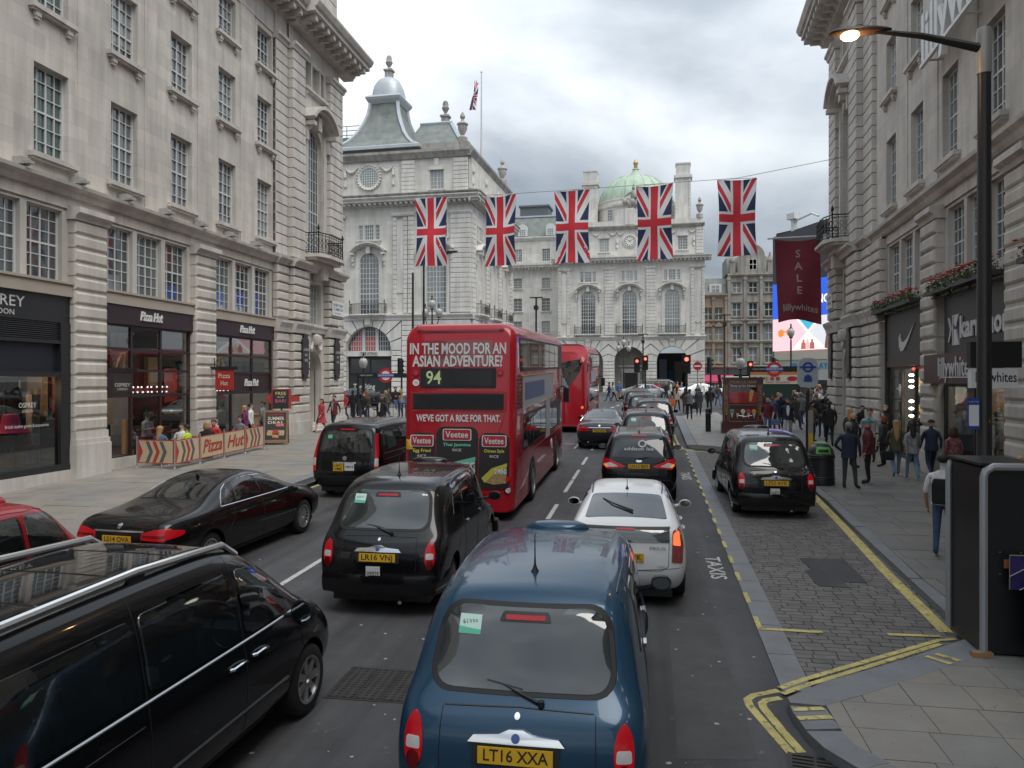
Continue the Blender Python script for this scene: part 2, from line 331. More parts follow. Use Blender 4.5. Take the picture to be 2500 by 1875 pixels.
# painted lines
strip('yellow_line', [(1.31,7.24),(1.2,7.67),(1.07,8.19),(1.065,8.35),(1.14,8.46),(1.42,8.63)], .085, M_yel, road)
strip('yellow_line', [(1.40,7.29),(1.31,7.65),(1.2,8.17),(1.2,8.28),(1.25,8.36),(1.41,8.44)], .085, M_yel, road)
strip('yellow_line', [(1.44,8.65),(1.71,8.9),(2.52,9.55),(3.61,10.42)], .075, M_yel, bay, dz=.0245)
strip('yellow_line', [(1.44,8.5),(1.72,8.76),(2.59,9.46),(3.6,10.3)], .07, M_yel, bay, dz=.0245)
strip('yellow_line', [(3.6,10.42),(3.85,10.5)], .07, M_yel, bay, dz=.0285)
strip('wide_yellow_line', [(3.83,10.75),(3.95,13.8),(4.17,17.5),(4.36,21.3),(4.42,26),(4.46,29.4)], .17, M_yel, bay, dz=.0245)
strip('bay_line', [(1.47,10.52),(2.27,10.5)], .085, M_yel, bay, dz=.0285)
strip('bay_line', [(3.07,10.55),(3.7,10.58)], .085, M_yel, bay, dz=.0285)
y = 10.5
while y < 30: strip('bay_dash', [(1.5+.006*(y-10.5),y),(1.503+.006*(y-10.5),y+.5)], .068, M_yel, bay, dz=.0285); y += 1.13
for q in (((1.44,7.93),(1.74,8.0)),((1.45,7.74),(1.78,7.82)),((3.34,9.7),(3.53,9.5)),((3.2,9.6),(3.4,9.4))): strip('kerb_mark', q, .075, M_yel, PR, dz=.112)
for xx in (1.28, 1.45): strip('yellow_line', [(xx+.3,52),(xx+.08,46),(xx,36),(xx+.02,33),(xx+.12,31.6+(xx-1.28)),(xx+.5,31.05+(xx-1.28)*.7),(4.1,29.5+(xx-1.28)*.9)], .09, M_yel, road if 0 else bay, dz=.026)
for xx in (-9.2, -9.4): strip('yellow_line', [(xx,-10),(xx,44),(xx-.6,46)], .09, M_yel, road)
for y0, y1 in ((-4,-2),(0.5,2.5),(4.6,6.6),(11.2,13.2),(15.4,17.4),(20,22),(24.2,26.2)): strip('lane_dash', [(-5.65,y0),(-5.65,y1)], .1, M_white, road)
for y0 in (3.5,9.6,17,20.9,23.2,26.6,31,35.4,39.8): strip('lane_dash', [(-2.1+.006*(y0-17),y0),(-2.1+.006*(y0-15),y0+2.1)], .1, M_white, road)
for x0, x1, y0 in ((-9.2,-5.9,49.5),(-5.6,-2.3,49.5),(-2,1.6,49.5)): strip('stop_line', [(x0,y0),(x1,y0)], .25, M_white, road)
for i in range(6): strip('lane_dash', [(-2.4+.33*i,60+2.6*i),(-2.25+.33*i,61.3+2.6*i)], .14, M_white, road)
strip('lane_tick', [(-3.3,33.3),(-2.5,33.3)], .1, M_white, road); strip('lane_tick', [(-2.75,31.5),(-2.72,33.3)], .1, M_white, road)
# TAXIS written along the kerb
for cx, cyy, sz, wd in ((1.2,13.62,.36,1.45),(1.28,24.4,.4,1.5)):
    v, f = text_pts('TAXIS', sz, bold=.012); ww = max(p[0] for p in v)-min(p[0] for p in v)
    b = MB(); b.add([(cx+p[2], cyy-p[0]*wd/ww, gz(cyy-p[0]*wd/ww)+.005) for p in v], f); b.build('road_lettering', M_white, road)
# iron covers and the gully
M_iron = mat('cast_iron', (.05,.045,.042), .55, .4, var=.25, vs=6, bump=.2, bs=50)
def cover(cx, cyy, wx, wy, label):
    t = thing('manhole_cover', label, 'manhole', (cx, cyy, gz(cyy))); t.rotation_euler = (SLOPE_RX, 0, 0)
    MB().box(-wx/2, wx/2, -wy/2, wy/2, -.03, .006).build('frame', M_iron, t)
    n = 3
    for i in range(n):
        a0 = -wx/2+.03+(wx-.06)*i/n; b = MB(); b.box(a0+.008, a0+(wx-.06)/n-.008, -wy/2+.03, wy/2-.03, .006, .011)
        for k in range(int(wy/.06)-1):
            for j in range(4):
                xx = a0+.03+j*((wx-.06)/n-.06)/3; yy = -wy/2+.06+k*.06; b.box(xx-.02, xx+.02, yy-.012, yy+.012, .011, .016)
        b.build('lid', M_iron, t)
cover(-2.83, 8.12, .95, .85, 'square ribbed iron manhole cover in the road beside the blue taxi')
cover(-2.2, 9.95, .95, .7, 'iron manhole cover in the road behind the black taxi near the blue taxi')
g = thing('drain_grate', 'black iron gully grate in the gutter at the right kerb corner', 'drain', (1.46,7.0,gz(7.0))); g.rotation_euler = (SLOPE_RX, 0, R(-9))
MB().box(-.22,.22,-.24,.24,-.05,.003).build('pit', mat('pit', (.006,.006,.006), .9), g)
for s_ in (-.21,.21): MB().box(s_-.02,s_+.02,-.24,.24,.004,.012).build('rim', M_iron, g)
for i in range(8): MB().box(-.19,.19,-.235+i*.0625,-.2+i*.0625,.004,.011).build('bar', M_iron, g)
MB().box(-.012,.012,-.24,.24,.005,.013).build('bar', M_iron, g)
for x0, x1, y0, y1 in ((-8.6,-7.5,14,31),(-1.0,-.2,24,44),(-5.2,-4.1,4,9.5),(.3,1.0,7,11),(-9,-2,46.5,47.6),(-6.9,-6.2,-5,12)):
    b = MB(); b.add([(x, y, gz(y)+.002) for x, y in ((x0,y0),(x1,y0+.1),(x1-.05,y1),(x0+.04,y1-.1))], [(0,1,2,3)]); b.build('road_patch', mat('old_asphalt', (.075,.074,.073), .75, var=.25, vs=2.5, bump=.35, bs=80) if x0 < -5 or x0 > 0 else mat('new_asphalt', (.036,.036,.038), .75, var=.2, vs=2, bump=.3, bs=90), road)
# litter and gum: many small pale flecks on road and paving
M_fleck = mat('gum', (.4,.4,.38), .8)
b = MB(); rg = random.Random(5)
for i in range(420):
    y = 6.5+rg.random()**1.7*40; x = rg.uniform(-9.3, 1.3); r = rg.uniform(.008, .028)
    b.add([(x+r*math.cos(a)*rg.uniform(.6,1.2), y+r*math.sin(a)*rg.uniform(.6,1.2), gz(y)+.003) for a in [k*math.pi/3 for k in range(6)]], [tuple(range(6))])
for i in range(260):
    y = 6.+rg.random()**1.5*34; x = rg.uniform(4.8,9.2) if i % 3 else rg.uniform(-14.6,-10.3); r = rg.uniform(.01,.03)
    b.add([(x+r*math.cos(a)*rg.uniform(.6,1.2), y+r*math.sin(a)*rg.uniform(.6,1.2), gz(y)+.107) for a in [k*math.pi/3 for k in range(6)]], [tuple(range(6))], 1)
b.build('litter', [M_fleck, mat('dark_gum', (.06,.058,.055), .9)], label='flecks of gum and paper scattered on the road and pavements', cat='litter', kind='stuff')
# ------------------------------------------------------------------ facade kit (local: x along the front, -y outwards, z up)
M_stone = mat('portland_stone', (.61,.575,.53), .85, var=.16, vs=.45, streak=.22, ashlar=(1.15,.43), bump=.12, bs=30)
M_stone2 = mat('portland_stone_blocks', (.59,.56,.515), .85, var=.14, vs=.9, streak=.22, bump=.18, bs=25)
M_rust = mat('rustic_stone', (.57,.535,.48), .88, var=.16, vs=.9, streak=.24, bump=.25, bs=22)
M_pale = mat('pale_stone', (.70,.68,.64), .85, var=.12, vs=.3, streak=.2, ashlar=(1.3,.5), bump=.1, bs=20)
M_pale2 = mat('pale_stone_blocks', (.69,.67,.63), .85, var=.14, vs=.6, streak=.24, bump=.1, bs=20)
M_sooty = mat('sooty_stone', (.42,.40,.37), .9, var=.35, vs=.5, streak=.4)
M_frame = mat('white_window_paint', (.62,.64,.64), .45)
M_pane = [glassmat('window_pane_dark', (.055,.064,.066), .10), glassmat('window_pane_grey', (.14,.155,.155), .10), glassmat('window_pane_blind', (.27,.285,.275), .08)]
M_paneg = glassmat('window_pane_green', (.075,.12,.105), .08)
M_pane_red = [glassmat('window_pane_red_blind', (.62,.07,.035), .04)]
M_black = mat('black_iron', (.012,.012,.013), .4, .3)
M_lead = mat('roof_lead', (.50,.54,.57), .5, .3, var=.12, vs=1)
M_slate = mat('slate', (.20,.225,.21), .7, var=.3, vs=1.2, bump=.3, bs=18)
def wall(b, x0, x1, z0, z1, ops=(), y=0, d=.3, mi=0):
    """front wall with rectangular or arched openings (xa,xb,za,zb) / (xa,xb,za,zspring,'arch'), reveals d deep"""
    rects = []
    for o in ops:
        if len(o) == 5:
            r = (o[1]-o[0])/2; top = o[3]+r+.001; rects.append((o[0], o[1], o[2], top)); c = (o[0]+o[1])/2
            A = arc(c, o[3], r, 180, 0, 14)
            for i in range(14):
                p, q = A[i], A[i+1]; b.add([(p[0],y,p[1]),(q[0],y,q[1]),(q[0],y,top),(p[0],y,top)], [(0,1,2,3)], mi)
            P = [(o[0],o[2])]+A+[(o[1],o[2])]
        else: rects.append(o[:4]); P = [(o[0],o[2]),(o[0],o[3]),(o[1],o[3]),(o[1],o[2])]
        n = len(P)
        for i in range(n):
            p, q = P[i], P[(i+1) % n]; b.add([(p[0],y,p[1]),(q[0],y,q[1]),(q[0],y+d,q[1]),(p[0],y+d,p[1])], [(0,1,2,3)], mi)
    zs = sorted({z0, z1, *[z for r in rects for z in r[2:4] if z0 < z < z1]})
    for za, zb in zip(zs, zs[1:]):
        zm = (za+zb)/2; act = sorted((r[0], r[1]) for r in rects if r[2] < zm < r[3]); x = x0
        for a, c in act+[(x1, x1)]:
            a = min(max(a, x0), x1)
            if a > x+1e-4: b.add([(x,y,za),(a,y,za),(a,y,zb),(x,y,zb)], [(0,1,2,3)], mi)
            x = max(x, min(c, x1))
    return b
WC = {}
def window(parent, xa, xb, za, zb, y, nx, nz, each=False, pm=None, arch=False, fm=None, tr=None, fw=.055, mw=.026, name='window', pdark=.5):
    """sash window: frame with glazing bars, panes behind; arch: zb is the springing line"""
    wd, ht = xb-xa, zb-za; r = wd/2
    key = (round(wd,2), round(ht,2), nx, nz, arch, fm, tr, fw)
    if key not in WC:
        b = MB(); top = ht
        b.box(0, fw, 0, .07, 0, ht); b.box(wd-fw, wd, 0, .07, 0, ht); b.box(fw, wd-fw, 0, .07, 0, fw)
        if not arch: b.box(fw, wd-fw, 0, .07, ht-fw, ht)
        else:
            A = arc(r, ht, r, 180, 0, 14); B = arc(r, ht, r-fw, 180, 0, 14)
            for i in range(14):
                v = [(A[i][0],0,A[i][1]),(A[i+1][0],0,A[i+1][1]),(B[i+1][0],0,B[i+1][1]),(B[i][0],0,B[i][1])]; b.add(v+[(p[0],.07,p[2]) for p in v], [(0,1,2,3),(3,2,6,7),(0,4,5,1)])
        for i in range(1, nx):
            x = wd*i/nx; h = ht if not arch else ht+math.sqrt(max(0, (r-.02)**2-(x-r)**2)); k = mw*(1.8 if nx % 2 == 0 and i == nx//2 and nx >= 4 else 1)
            b.box(x-k/2, x+k/2, .012, .06, fw, h-(fw if not arch else .01))
        for j in range(1, nz):
            z = ht*j/nz; k = mw*(2.2 if j in (tr or ()) else 1); b.box(fw, wd-fw, .016, .058, z-k/2, z+k/2)
        if arch:
            j = 0
            while j*ht/nz < r-.1:
                z = j*ht/nz; hw = math.sqrt(max(0, r*r-z*z))-.02; b.box(r-hw, r+hw, .016, .058, ht+z-mw/2, ht+z+mw/2); j += 1
        fme = b.mesh(name, fm or M_frame)
        b = MB()
        if each: b.box(-wd/nx/2, wd/nx/2, 0, .012, 0, ht/nz); pme = b
        else:
            P = [(0,0),(wd,0)]+([(wd,ht),(0,ht)] if not arch else arc(r, ht, r, 0, 180, 14)); b.extr(P, .04, .05); pme = b
        WC[key] = (fme, pme, {})
    fme, pmb, cache = WC[key]
    o = ob(name, fme, parent, (xa, y, za))
    def pmesh(m):
        if m not in cache: cache[m] = pmb.mesh('pane', m)
        return cache[m]
    pm = pm or M_pane
    if not isinstance(pm, (list, tuple)): pm = [pm]
    if each:
        base = rnd.choice(pm); 
        for i in range(nx):
            for j in range(nz):
                m = base if rnd.random() < .7 else rnd.choice(pm)
                p = ob('pane', pmesh(m), o, (wd*(i+.5)/nx, .04, ht*j/nz)); p.rotation_euler = (rnd.uniform(-.006,.006), 0, rnd.uniform(-.006,.006))
    else: ob('panes', pmesh(rnd.choice(pm)), o, kind='stuff')
    return o
def molding(b, x0, x1, prof, mi=0, ends=0):     # prof = [(outward, z)...] run along x, y=-outward
    n = len(prof); b.loft([[(x, -p[0], p[1]) for p in prof] for x in (x0, x1)], mi, True, True); return b
PILLOW = {}
def stone(parent, x0, x1, y0, y1, z0, z1, bev=.05, m=None, name='stone_block'):
    k = (round(x1-x0,3), round(y1-y0,3), round(z1-z0,3), bev, m or M_rust)
    if k not in PILLOW: PILLOW[k] = MB().pillow(0, x1-x0, 0, y1-y0, 0, z1-z0, bev).mesh(name, m or M_rust)
    return ob(name, PILLOW[k], parent, (x0, y0, z0))
def courses(parent, x0, x1, y0, y1, z0, z1, pitch, gap=.035, bev=.03, m=None, name='stone_course'):
    n = max(1, round((z1-z0)/pitch)); p = (z1-z0)/n
    for i in range(n): stone(parent, x0, x1, y0, y1, z0+i*p+gap/2, z0+(i+1)*p-gap/2, bev, m or M_stone2, name)
SC = {}
def sill(parent, xa, xb, z, y=0, br=True, m=None, name='window_sill'):
    k = (round(xb-xa,2), br, m)
    if k not in SC:
        b = MB(); w_ = xb-xa; b.box(-.22, w_+.22, -.2, .1, -.14, 0); b.box(-.18, w_+.18, -.15, .1, -.2, -.14)
        if br:
            for x in (-.05, w_-.15): b.box(x, x+.2, -.13, .05, -.34, -.2); b.box(x+.02, x+.18, -.1, .05, -.42, -.34)
        SC[k] = b.mesh(name, m or M_stone2)
    return ob(name, SC[k], parent, (xa, y, z))
def hood(parent, xc, hw, z, rise, out=.7, m=None, name='window_hood'):     # segmental hood on brackets over an arched window
    b = MB()
    rr = (hw*hw+rise*rise)/(2*rise); cz = z+rise-rr; a = math.degrees(math.asin(hw/rr)); P = arc(xc, cz, rr, 90+a, 90-a, 14)
    for i in range(14):
        p, q = P[i], P[i+1]
        for o0, t0, t1 in ((out, 0, .16), (out*.8, -.14, 0), (out*.55, -.26, -.14)):
            nrm = lambda s, t: (xc+(s[0]-xc)*(rr+t)/rr, cz+(s[1]-cz)*(rr+t)/rr)
            v = []
            for yy in (-o0, .05):
                for s, t in ((p,t0),(q,t0),(q,t1),(p,t1)): c = nrm(s, t); v.append((c[0], yy, c[1]))
            b.add(v, [(0,1,2,3),(4,7,6,5),(3,2,6,7),(0,4,5,1)]+([(0,3,7,4)] if i == 0 else [])+([(1,5,6,2)] if i == 13 else []))
    for s in (-1, 1):
        xe = xc+s*hw; xi = xc+s*(hw-.32); lo, hi = min(xe, xi), max(xe, xi)
        b.box(lo, hi, -out*.9, .05, z-.3, z-.1); b.box(lo+.05, hi-.05, -out*.5, .05, z-1.0, z-.3); b.box(lo+.08, hi-.08, -out*.3, .05, z-1.4, z-1.0)
    b.box(xc-.22, xc+.22, -out*.55, .05, z+rise-1.0, z+rise-.2)
    return b.build(name, m or M_stone2, parent)
BC = {}
def balcony(parent, xc, hw, z, out=.9, h=1.05, m=None, bow=0, slabm=None):
    k = (hw, out, h, slabm)
    if k not in BC:
        b = MB()
        P = [(-hw,.0),(-hw,-out*.75),(-hw*.55,-out),(hw*.55,-out),(hw,-out*.75),(hw,0)]
        for z_, r in ((h,.03),(h-.12,.018),(.1,.022),(.22,.015)): b.tube([(x,y,z_) for x, y in P], r, 5)
        for i in range(len(P)-1):
            p, q = V(P[i]), V(P[i+1]); n = max(1, round((q-p).length/.26))
            for j in range(n+1):
                c = p.lerp(q, j/n); b.box(c.x-.011, c.x+.011, c.y-.011, c.y+.011, .1, h)
                if j < n:
                    c2 = p.lerp(q, (j+.5)/n); d = (q-p).normalized()
                    for zz, rr in ((.42,.085),(.68,.085)):
                        b.tube([(c2.x+d.x*rr*math.cos(a), c2.y+d.y*rr*math.cos(a), zz+rr*math.sin(a)*(1.4)) for a in [k2*math.pi/4 for k2 in range(9)]], .012, 4)
        for x, y in (P[1], P[4]): b.lathe([(.03,0),(.03,h),(.05,h+.05),(.02,h+.1),(.075,h+.2),(.04,h+.33),(.012,h+.42)], 8, (x, y, 0))
        s = MB(); Q = [(x*1.06, y*1.08) for x, y in P]
        s.extr([(q[0], q[1]) for q in Q], -.14, 0, ax='z'); s.extr([(x*.97, y*.9) for x, y in P], -.26, -.14, ax='z'); s.extr([(x*.8, y*.55) for x, y in P], -.5, -.26, ax='z')
        s.box(-.3,.3,-out*.5,.05,-1.1,-.5)
        BC[k] = (b.mesh('balcony', M_black), s.mesh('balcony_slab', slabm or M_stone2))
    o = ob('balcony', BC[k][0], parent, (xc, 0, z)); ob('balcony_slab', BC[k][1], o); return o
def urn(parent, loc, s=1, m=None, name='urn'):
    return MB().lathe([(.45*s,0),(.45*s,.5*s),(.3*s,.55*s),(.14*s,.7*s),(.4*s,1.2*s),(.42*s,1.55*s),(.52*s,1.65*s),(.5*s,1.75*s),(.2*s,1.9*s),(.12*s,2.1*s),(.24*s,2.3*s),(.2*s,2.5*s),(.02*s,2.8*s)], 12).build(name, m or M_sooty, parent, 40, loc)
def swag(b, x0, x1, z, y, drop=.35, r=.09, mi=0):
    n = 12
    for i in range(n+1):
        f = i/n; x = x0+(x1-x0)*f; zz = z-drop*math.sin(math.pi*f); q = r*(.6+.6*math.sin(math.pi*f))
        b.lathe([(0,-q),(q*.8,-q*.6),(q,0),(q*.8,q*.6),(0,q)], 6, (x+rnd.uniform(-.02,.02), y, zz), mi)
# ------------------------------------------------------------------ left building
LB = thing('stone_office_building', 'tall beige stone building on the left above the pizza restaurant and leather shop', 'building', (-16.8,0,0), R(90))
X0, X1 = -26., 33.5
cols = [19.24+3.2*k for k in range(-14, 5)]
ops = [(c, c+1.33, a, z) for c in cols for a, z in ((9.9,12.47),(14.05,16.17),(17.57,19.27))]
wall(MB(), X0, X1+.1, 8.6, 19.5, ops, 0, .26).build('upper_wall', M_stone, LB)
npan = 0
for c in cols:
    for ri, (a, z, nz) in enumerate(((9.9,12.47,6),(14.05,16.17,5),(17.57,19.27,4))):
        vis = c > 18
        window(LB, c, c+1.33, a, z, .18, 4, nz, each=vis and (ri < 2 or c > 25), pm=([M_paneg] if abs(c-19.24) < .1 else None), tr=(nz//2,))
        if c > 12 or ri == 0: sill(LB, c, c+1.33, a, 0, ri > 0)
for c in cols[9:]:
    MB().box(c+1.33+.35, c+3.2-.35, -.035, .02, 9.3, 19.5).build('pilaster_strip', M_stone, LB)
molding(MB(), X0, X1+.1, [(0,8.95),(.1,8.95),(.16,9.02),(.2,9.12),(.34,9.2),(.36,9.3),(.1,9.34),(0,9.34)]).build('string_course', M_stone2, LB)
for k in range(8):
    x = 18.6+2.15*k
    if x < 33: MB().box(x-.16,x+.16,-.33,-.02,9.36,9.56).box(x-.1,x+.1,-.5,-.3,9.38,9.46).build('floodlight', mat('floodlight', (.36,.35,.33), .6), LB)
# frieze, cornice with brackets, attic
MB().box(X0, X1, -.05, .3, 19.5, 20.55).build('frieze', M_stone, LB)
cp = [(0,20.5),(.12,20.5),(.16,20.62),(.26,20.7),(.26,20.95),(1.1,21.0),(1.1,21.2),(1.22,21.24),(1.34,21.45),(1.34,21.56),(0,21.75)]
molding(MB(), X0, 34.6, cp).build('cornice', M_stone2, LB)
molding(MB(), 34.62, 42.1, [(o+.45*(o > .05) if i else o, z) for i, (o, z) in enumerate(cp)]).build('cornice', M_stone2, LB)
me = MB().box(-.14,.14,-1.0,-.2,20.7,20.99).box(-.1,.1,-.7,-.2,20.6,20.7).mesh('cornice_bracket', M_stone2)
x = 20.
while x < 34.4: ob('cornice_bracket', me, LB, (x,0,0)); x += .72
x = 35.1
while x < 42: ob('cornice_bracket', me, LB, (x,-.45,0)); x += .72
me = MB().lathe([(.0,-.05),(.14,-.04),(.18,.0),(.08,.05),(0,.06)], 10).mesh('rosette', M_stone2)
x = 20.36
while x < 41.6: ob('rosette', me, LB, (x, -.55-(.45 if x > 34.6 else 0), 20.96)); x += .72
wall(MB(), X0, 33.8, 21.7, 27, [(c, c+1.33, 22.6, 24.4) for c in cols], .5, .25).build('attic_wall', M_stone, LB)
for c in cols[8:]: window(LB, c, c+1.33, 22.6, 24.4, .7, 4, 4)
wall(MB(), 33.8, 40.6, 21.7, 28.5, [(36.7,38.5,22.8,25)], -.15, .25).box(33.8,40.6,.2,9,26,28.4).build('attic_wall', M_stone, LB)
window(LB, 36.7, 38.5, 22.8, 25, .08, 4, 5)
courses(LB, 39.3, 40.65, -.2, .3, 21.8, 28.3, .55, m=M_stone2); courses(LB, 33.8, 35.1, -.2, .3, 21.8, 28.3, .55)
# side return, back and roof
MB().box(40.4, 40.88, -.12, 16, .8, 20.6).build('side_wall', M_stone, LB); MB().box(X0, 40.4, 9, 16, 0, 27).build('roof_block', M_stone, LB)
# ---- corner pavilion
TX = 37.65
b = MB(); wall(b, 34.7, 40.88, 9.0, 20.55, [(TX-.93,TX+.93,10.0,15.45,'arch'),(TX-1.15,TX-.62,18.2,19.55),(TX-.42,TX+.42,18.2,19.55),(TX+.62,TX+1.15,18.2,19.55)], -.2, .35); b.box(33.5,35.4,-.12,.2,9,20.55); b.build('pavilion_wall', M_stone, LB)
window(LB, TX-.93, TX+.93, 10.0, 15.45, .02, 6, 10, arch=True, tr=(4,)); window(LB, TX-.42, TX+.42, 18.2, 19.55, .02, 3, 3)
for s in (-1,1): window(LB, TX+s*.885-.265, TX+s*.885+.265, 18.2, 19.55, .02, 1, 3)
for s in (-.52,.52): MB().box(TX+s-.08,TX+s+.08,-.28,-.15,18.2,19.45).box(TX+s-.11,TX+s+.11,-.3,-.15,19.45,19.55).build('colonnette', M_stone2, LB)
sill(LB, TX-1.2, TX+1.2, 18.18, -.2)
courses(LB, 33.5, 34.68, -.17, .05, 9.4, 19.3, .47, m=M_stone2); courses(LB, 34.7, 36.1, -.43, 0, 9.4, 19.3, .47); courses(LB, 39.2, 40.9, -.43, 0, 9.4, 19.3, .47)
for a, c, o in ((33.45,34.68,.2),(34.62,36.2,.48),(39.1,41.0,.48)): molding(MB(), a, c, [(0,19.3),(o,19.3),(o+.05,19.45),(o+.14,19.5),(o+.14,19.62),(0,19.7)]).build('pilaster_cap', M_stone2, LB)
hood(LB, TX, 1.5, 16.45, .8, .95, M_stone2)
for s in (-1,1): MB().box(TX+s*1.13-.18,TX+s*1.13+.18,-.3,-.15,10,16.2).build('architrave', M_stone2, LB)
bl = balcony(LB, TX, 1.55, 9.75, 1.05); bl.location.y = -.3
molding(MB(), 33.45, 34.68, [(0,8.95),(.25,8.95),(.35,9.12),(.5,9.2),(.52,9.3),(0,9.36)]).build('string_course', M_stone2, LB)
molding(MB(), 34.6, 41.05, [(0,8.95),(.55,8.95),(.62,9.12),(.78,9.2),(.8,9.3),(0,9.36)]).build('string_course', M_stone2, LB)
# lower pavilion: rusticated blocks, office door, plaques
DX = TX
b = MB(); wall(b, 33.5, 40.9, .6, 9.0, [(DX-.98,DX+.98,1.1,4.05,'arch'),(DX-.95,DX+.95,6.4,8.5)], -.15, .4); b.build('pavilion_wall', M_stone2, LB)
window(LB, DX-.95, DX+.95, 6.4, 8.5, .1, 5, 5)
for a, c, o in ((33.5,34.66,.26),(34.7,36.45,.5),(38.9,40.92,.5)):
    courses(LB, a, c, -o, 0, 1.95, 5.75, .44, .05, .06, M_rust, 'stone_block'); courses(LB, a, c, -o, 0, 6.45, 8.9, .44, .05, .06, M_rust, 'stone_block')
    MB().box(a-.04, c+.04, -o-.1, 0, .55, 1.55).box(a-.02, c+.02, -o-.05, 0, 1.55, 1.95).build('plinth', M_stone2, LB)
    molding(MB(), a-.03, c+.03, [(0,5.8),(o+.04,5.8),(o+.08,6.0),(o+.2,6.22),(o+.2,6.32),(0,6.4)]).build('band_course', M_stone2, LB)
molding(MB(), 36.5, 38.85, [(0,5.95),(.3,5.95),(.34,6.1),(.42,6.22),(.42,6.32),(0,6.4)]).build('band_course', M_stone2, LB)
P = [(DX-.98,1.0),(DX-.98,4.05)]+arc(DX,4.05,.98,180,0,14)[1:-1]+[(DX+.98,4.05),(DX+.98,1.0)]
b = MB(); b.loft([[(x,y,z) for x, z in P] for y in (.2,1.6)], 0, False, False); b.poly([(x,1.6,z) for x, z in P]); b.build('porch', M_stone2, LB)
MB().box(DX-.05,DX+.85,1.3,1.58,1.1,3.6).build('door', mat('brown_door', (.09,.075,.06), .5), LB)
for i, (z0, z1, y0) in enumerate(((.6,1.02,-.75),(1.02,1.18,-.4),(1.18,1.34,-.05))): MB().box(DX-1.0,DX+1.0,y0,1.6,z0,z1).build('step', M_stone2, LB)
b = MB(); swag(b, DX-.95, DX-.2, 5.55, -.22, .45, .1); swag(b, DX+.2, DX+.95, 5.55, -.22, .45, .1); b.lathe([(0,-.3),(.2,-.25),(.3,0),(.26,.2),(0,.32)], 10, (DX,-.3,5.6)); b.build('carved_helmet_and_swags', M_stone2, LB, 50)
M_plq = mat('plaque', (.035,.03,.032), .45); M_ltr = mat('pale_lettering', (.6,.6,.58), .5)
for cx in (35.75, 39.75):
    o = MB().extr([(cx-.27,3.6),(cx+.27,3.6),(cx+.2,3.75),(cx+.33,3.85),(cx+.33,5.5),(cx+.2,5.6),(cx+.27,5.75),(cx-.27,5.75),(cx-.2,5.6),(cx-.33,5.5),(cx-.33,3.85),(cx-.2,3.75)], -.6, -.5).build('plaque', M_plq, LB)
    for i, tx in enumerate(('CLYDESDALE','BANK','HOUSE')): text(tx, M_ltr, o, (cx,-.606,5.02-.26*i), .16, fitw=(.58,.26,.32)[i], bold=.015)
text('37', M_plq, LB, (38.75,-.56,2.75), .22, bold=.02)
o = MB().box(39.15,40.75,-.56,-.51,7.0,7.75).build('street_name_plate', mat('white_plate', (.75,.76,.76), .4), LB)
text('REGENT STREET', mat('black_lettering', (.015,.015,.02), .5), o, (39.95,-.563,7.56), .2, fitw=1.35, bold=.012); text('ST. JAMES\'S SW1', MT['black_lettering'], o, (39.95,-.563,7.34), .2, fitw=1.35, bold=.012); text('CITY OF WESTMINSTER', mat('red_lettering', (.45,.03,.03), .5), o, (39.8,-.563,7.12), .11, fitw=.9)
# ---- mezzanine windows and piers
M_sillb = mat('buff_band', (.40,.35,.29), .8, var=.1, vs=1)
piers = [20.6-6.35*k for k in range(6, -1, -1)]+[26.95]
bays = [(p+1.42, (piers[i+1] if i+1 < len(piers) else 33.5)) for i, p in enumerate(piers)]
b = MB(); ops = []; wins = []
for a, c in bays:
    q = (c-a-.9)/3
    for i in range(3): xa = a+.22+i*(q+.23); ops.append((xa, xa+q, 6.42, 8.5)); wins.append((xa, xa+q))
wall(b, X0, X1, 5.9, 8.96, ops, .05, .3); b.build('mezzanine_wall', M_stone2, LB)
for xa, xb in wins:
    near = xa > 16; window(LB, xa, xb, 6.42, 8.5, .2, 4, 6, pm=M_pane[:2], tr=(3,))
for a, c in bays: MB().box(a, c, -.12, .2, 5.98, 6.42).box(a,c,-.17,.2,6.34,6.41).build('sill_band', M_sillb, LB)
for p in piers[3:]:
    MB().box(p+.02,p+1.4,-.17,.3,1.9,8.35).build('pier_core', M_rust, LB)
    courses(LB, p, p+1.42, -.22, .3, 1.98, 8.3, .435, .05, .07, M_rust, 'stone_block')
    MB().box(p-.05,p+1.47,-.3,.3,.2,1.6).box(p-.03,p+1.45,-.27,.3,1.6,1.75).box(p,p+1.42,-.23,.3,1.75,1.98).build('plinth', M_stone2, LB)
    molding(MB(), p-.06, p+1.48, [(-.3,8.3),(.24,8.3),(.28,8.42),(.4,8.5),(.4,8.66),(-.3,8.72)]).build('pier_cap', M_stone2, LB)
for p in piers[:3]: MB().box(p,p+1.42,-.22,.3,-1,8.6).build('pier', M_rust, LB)
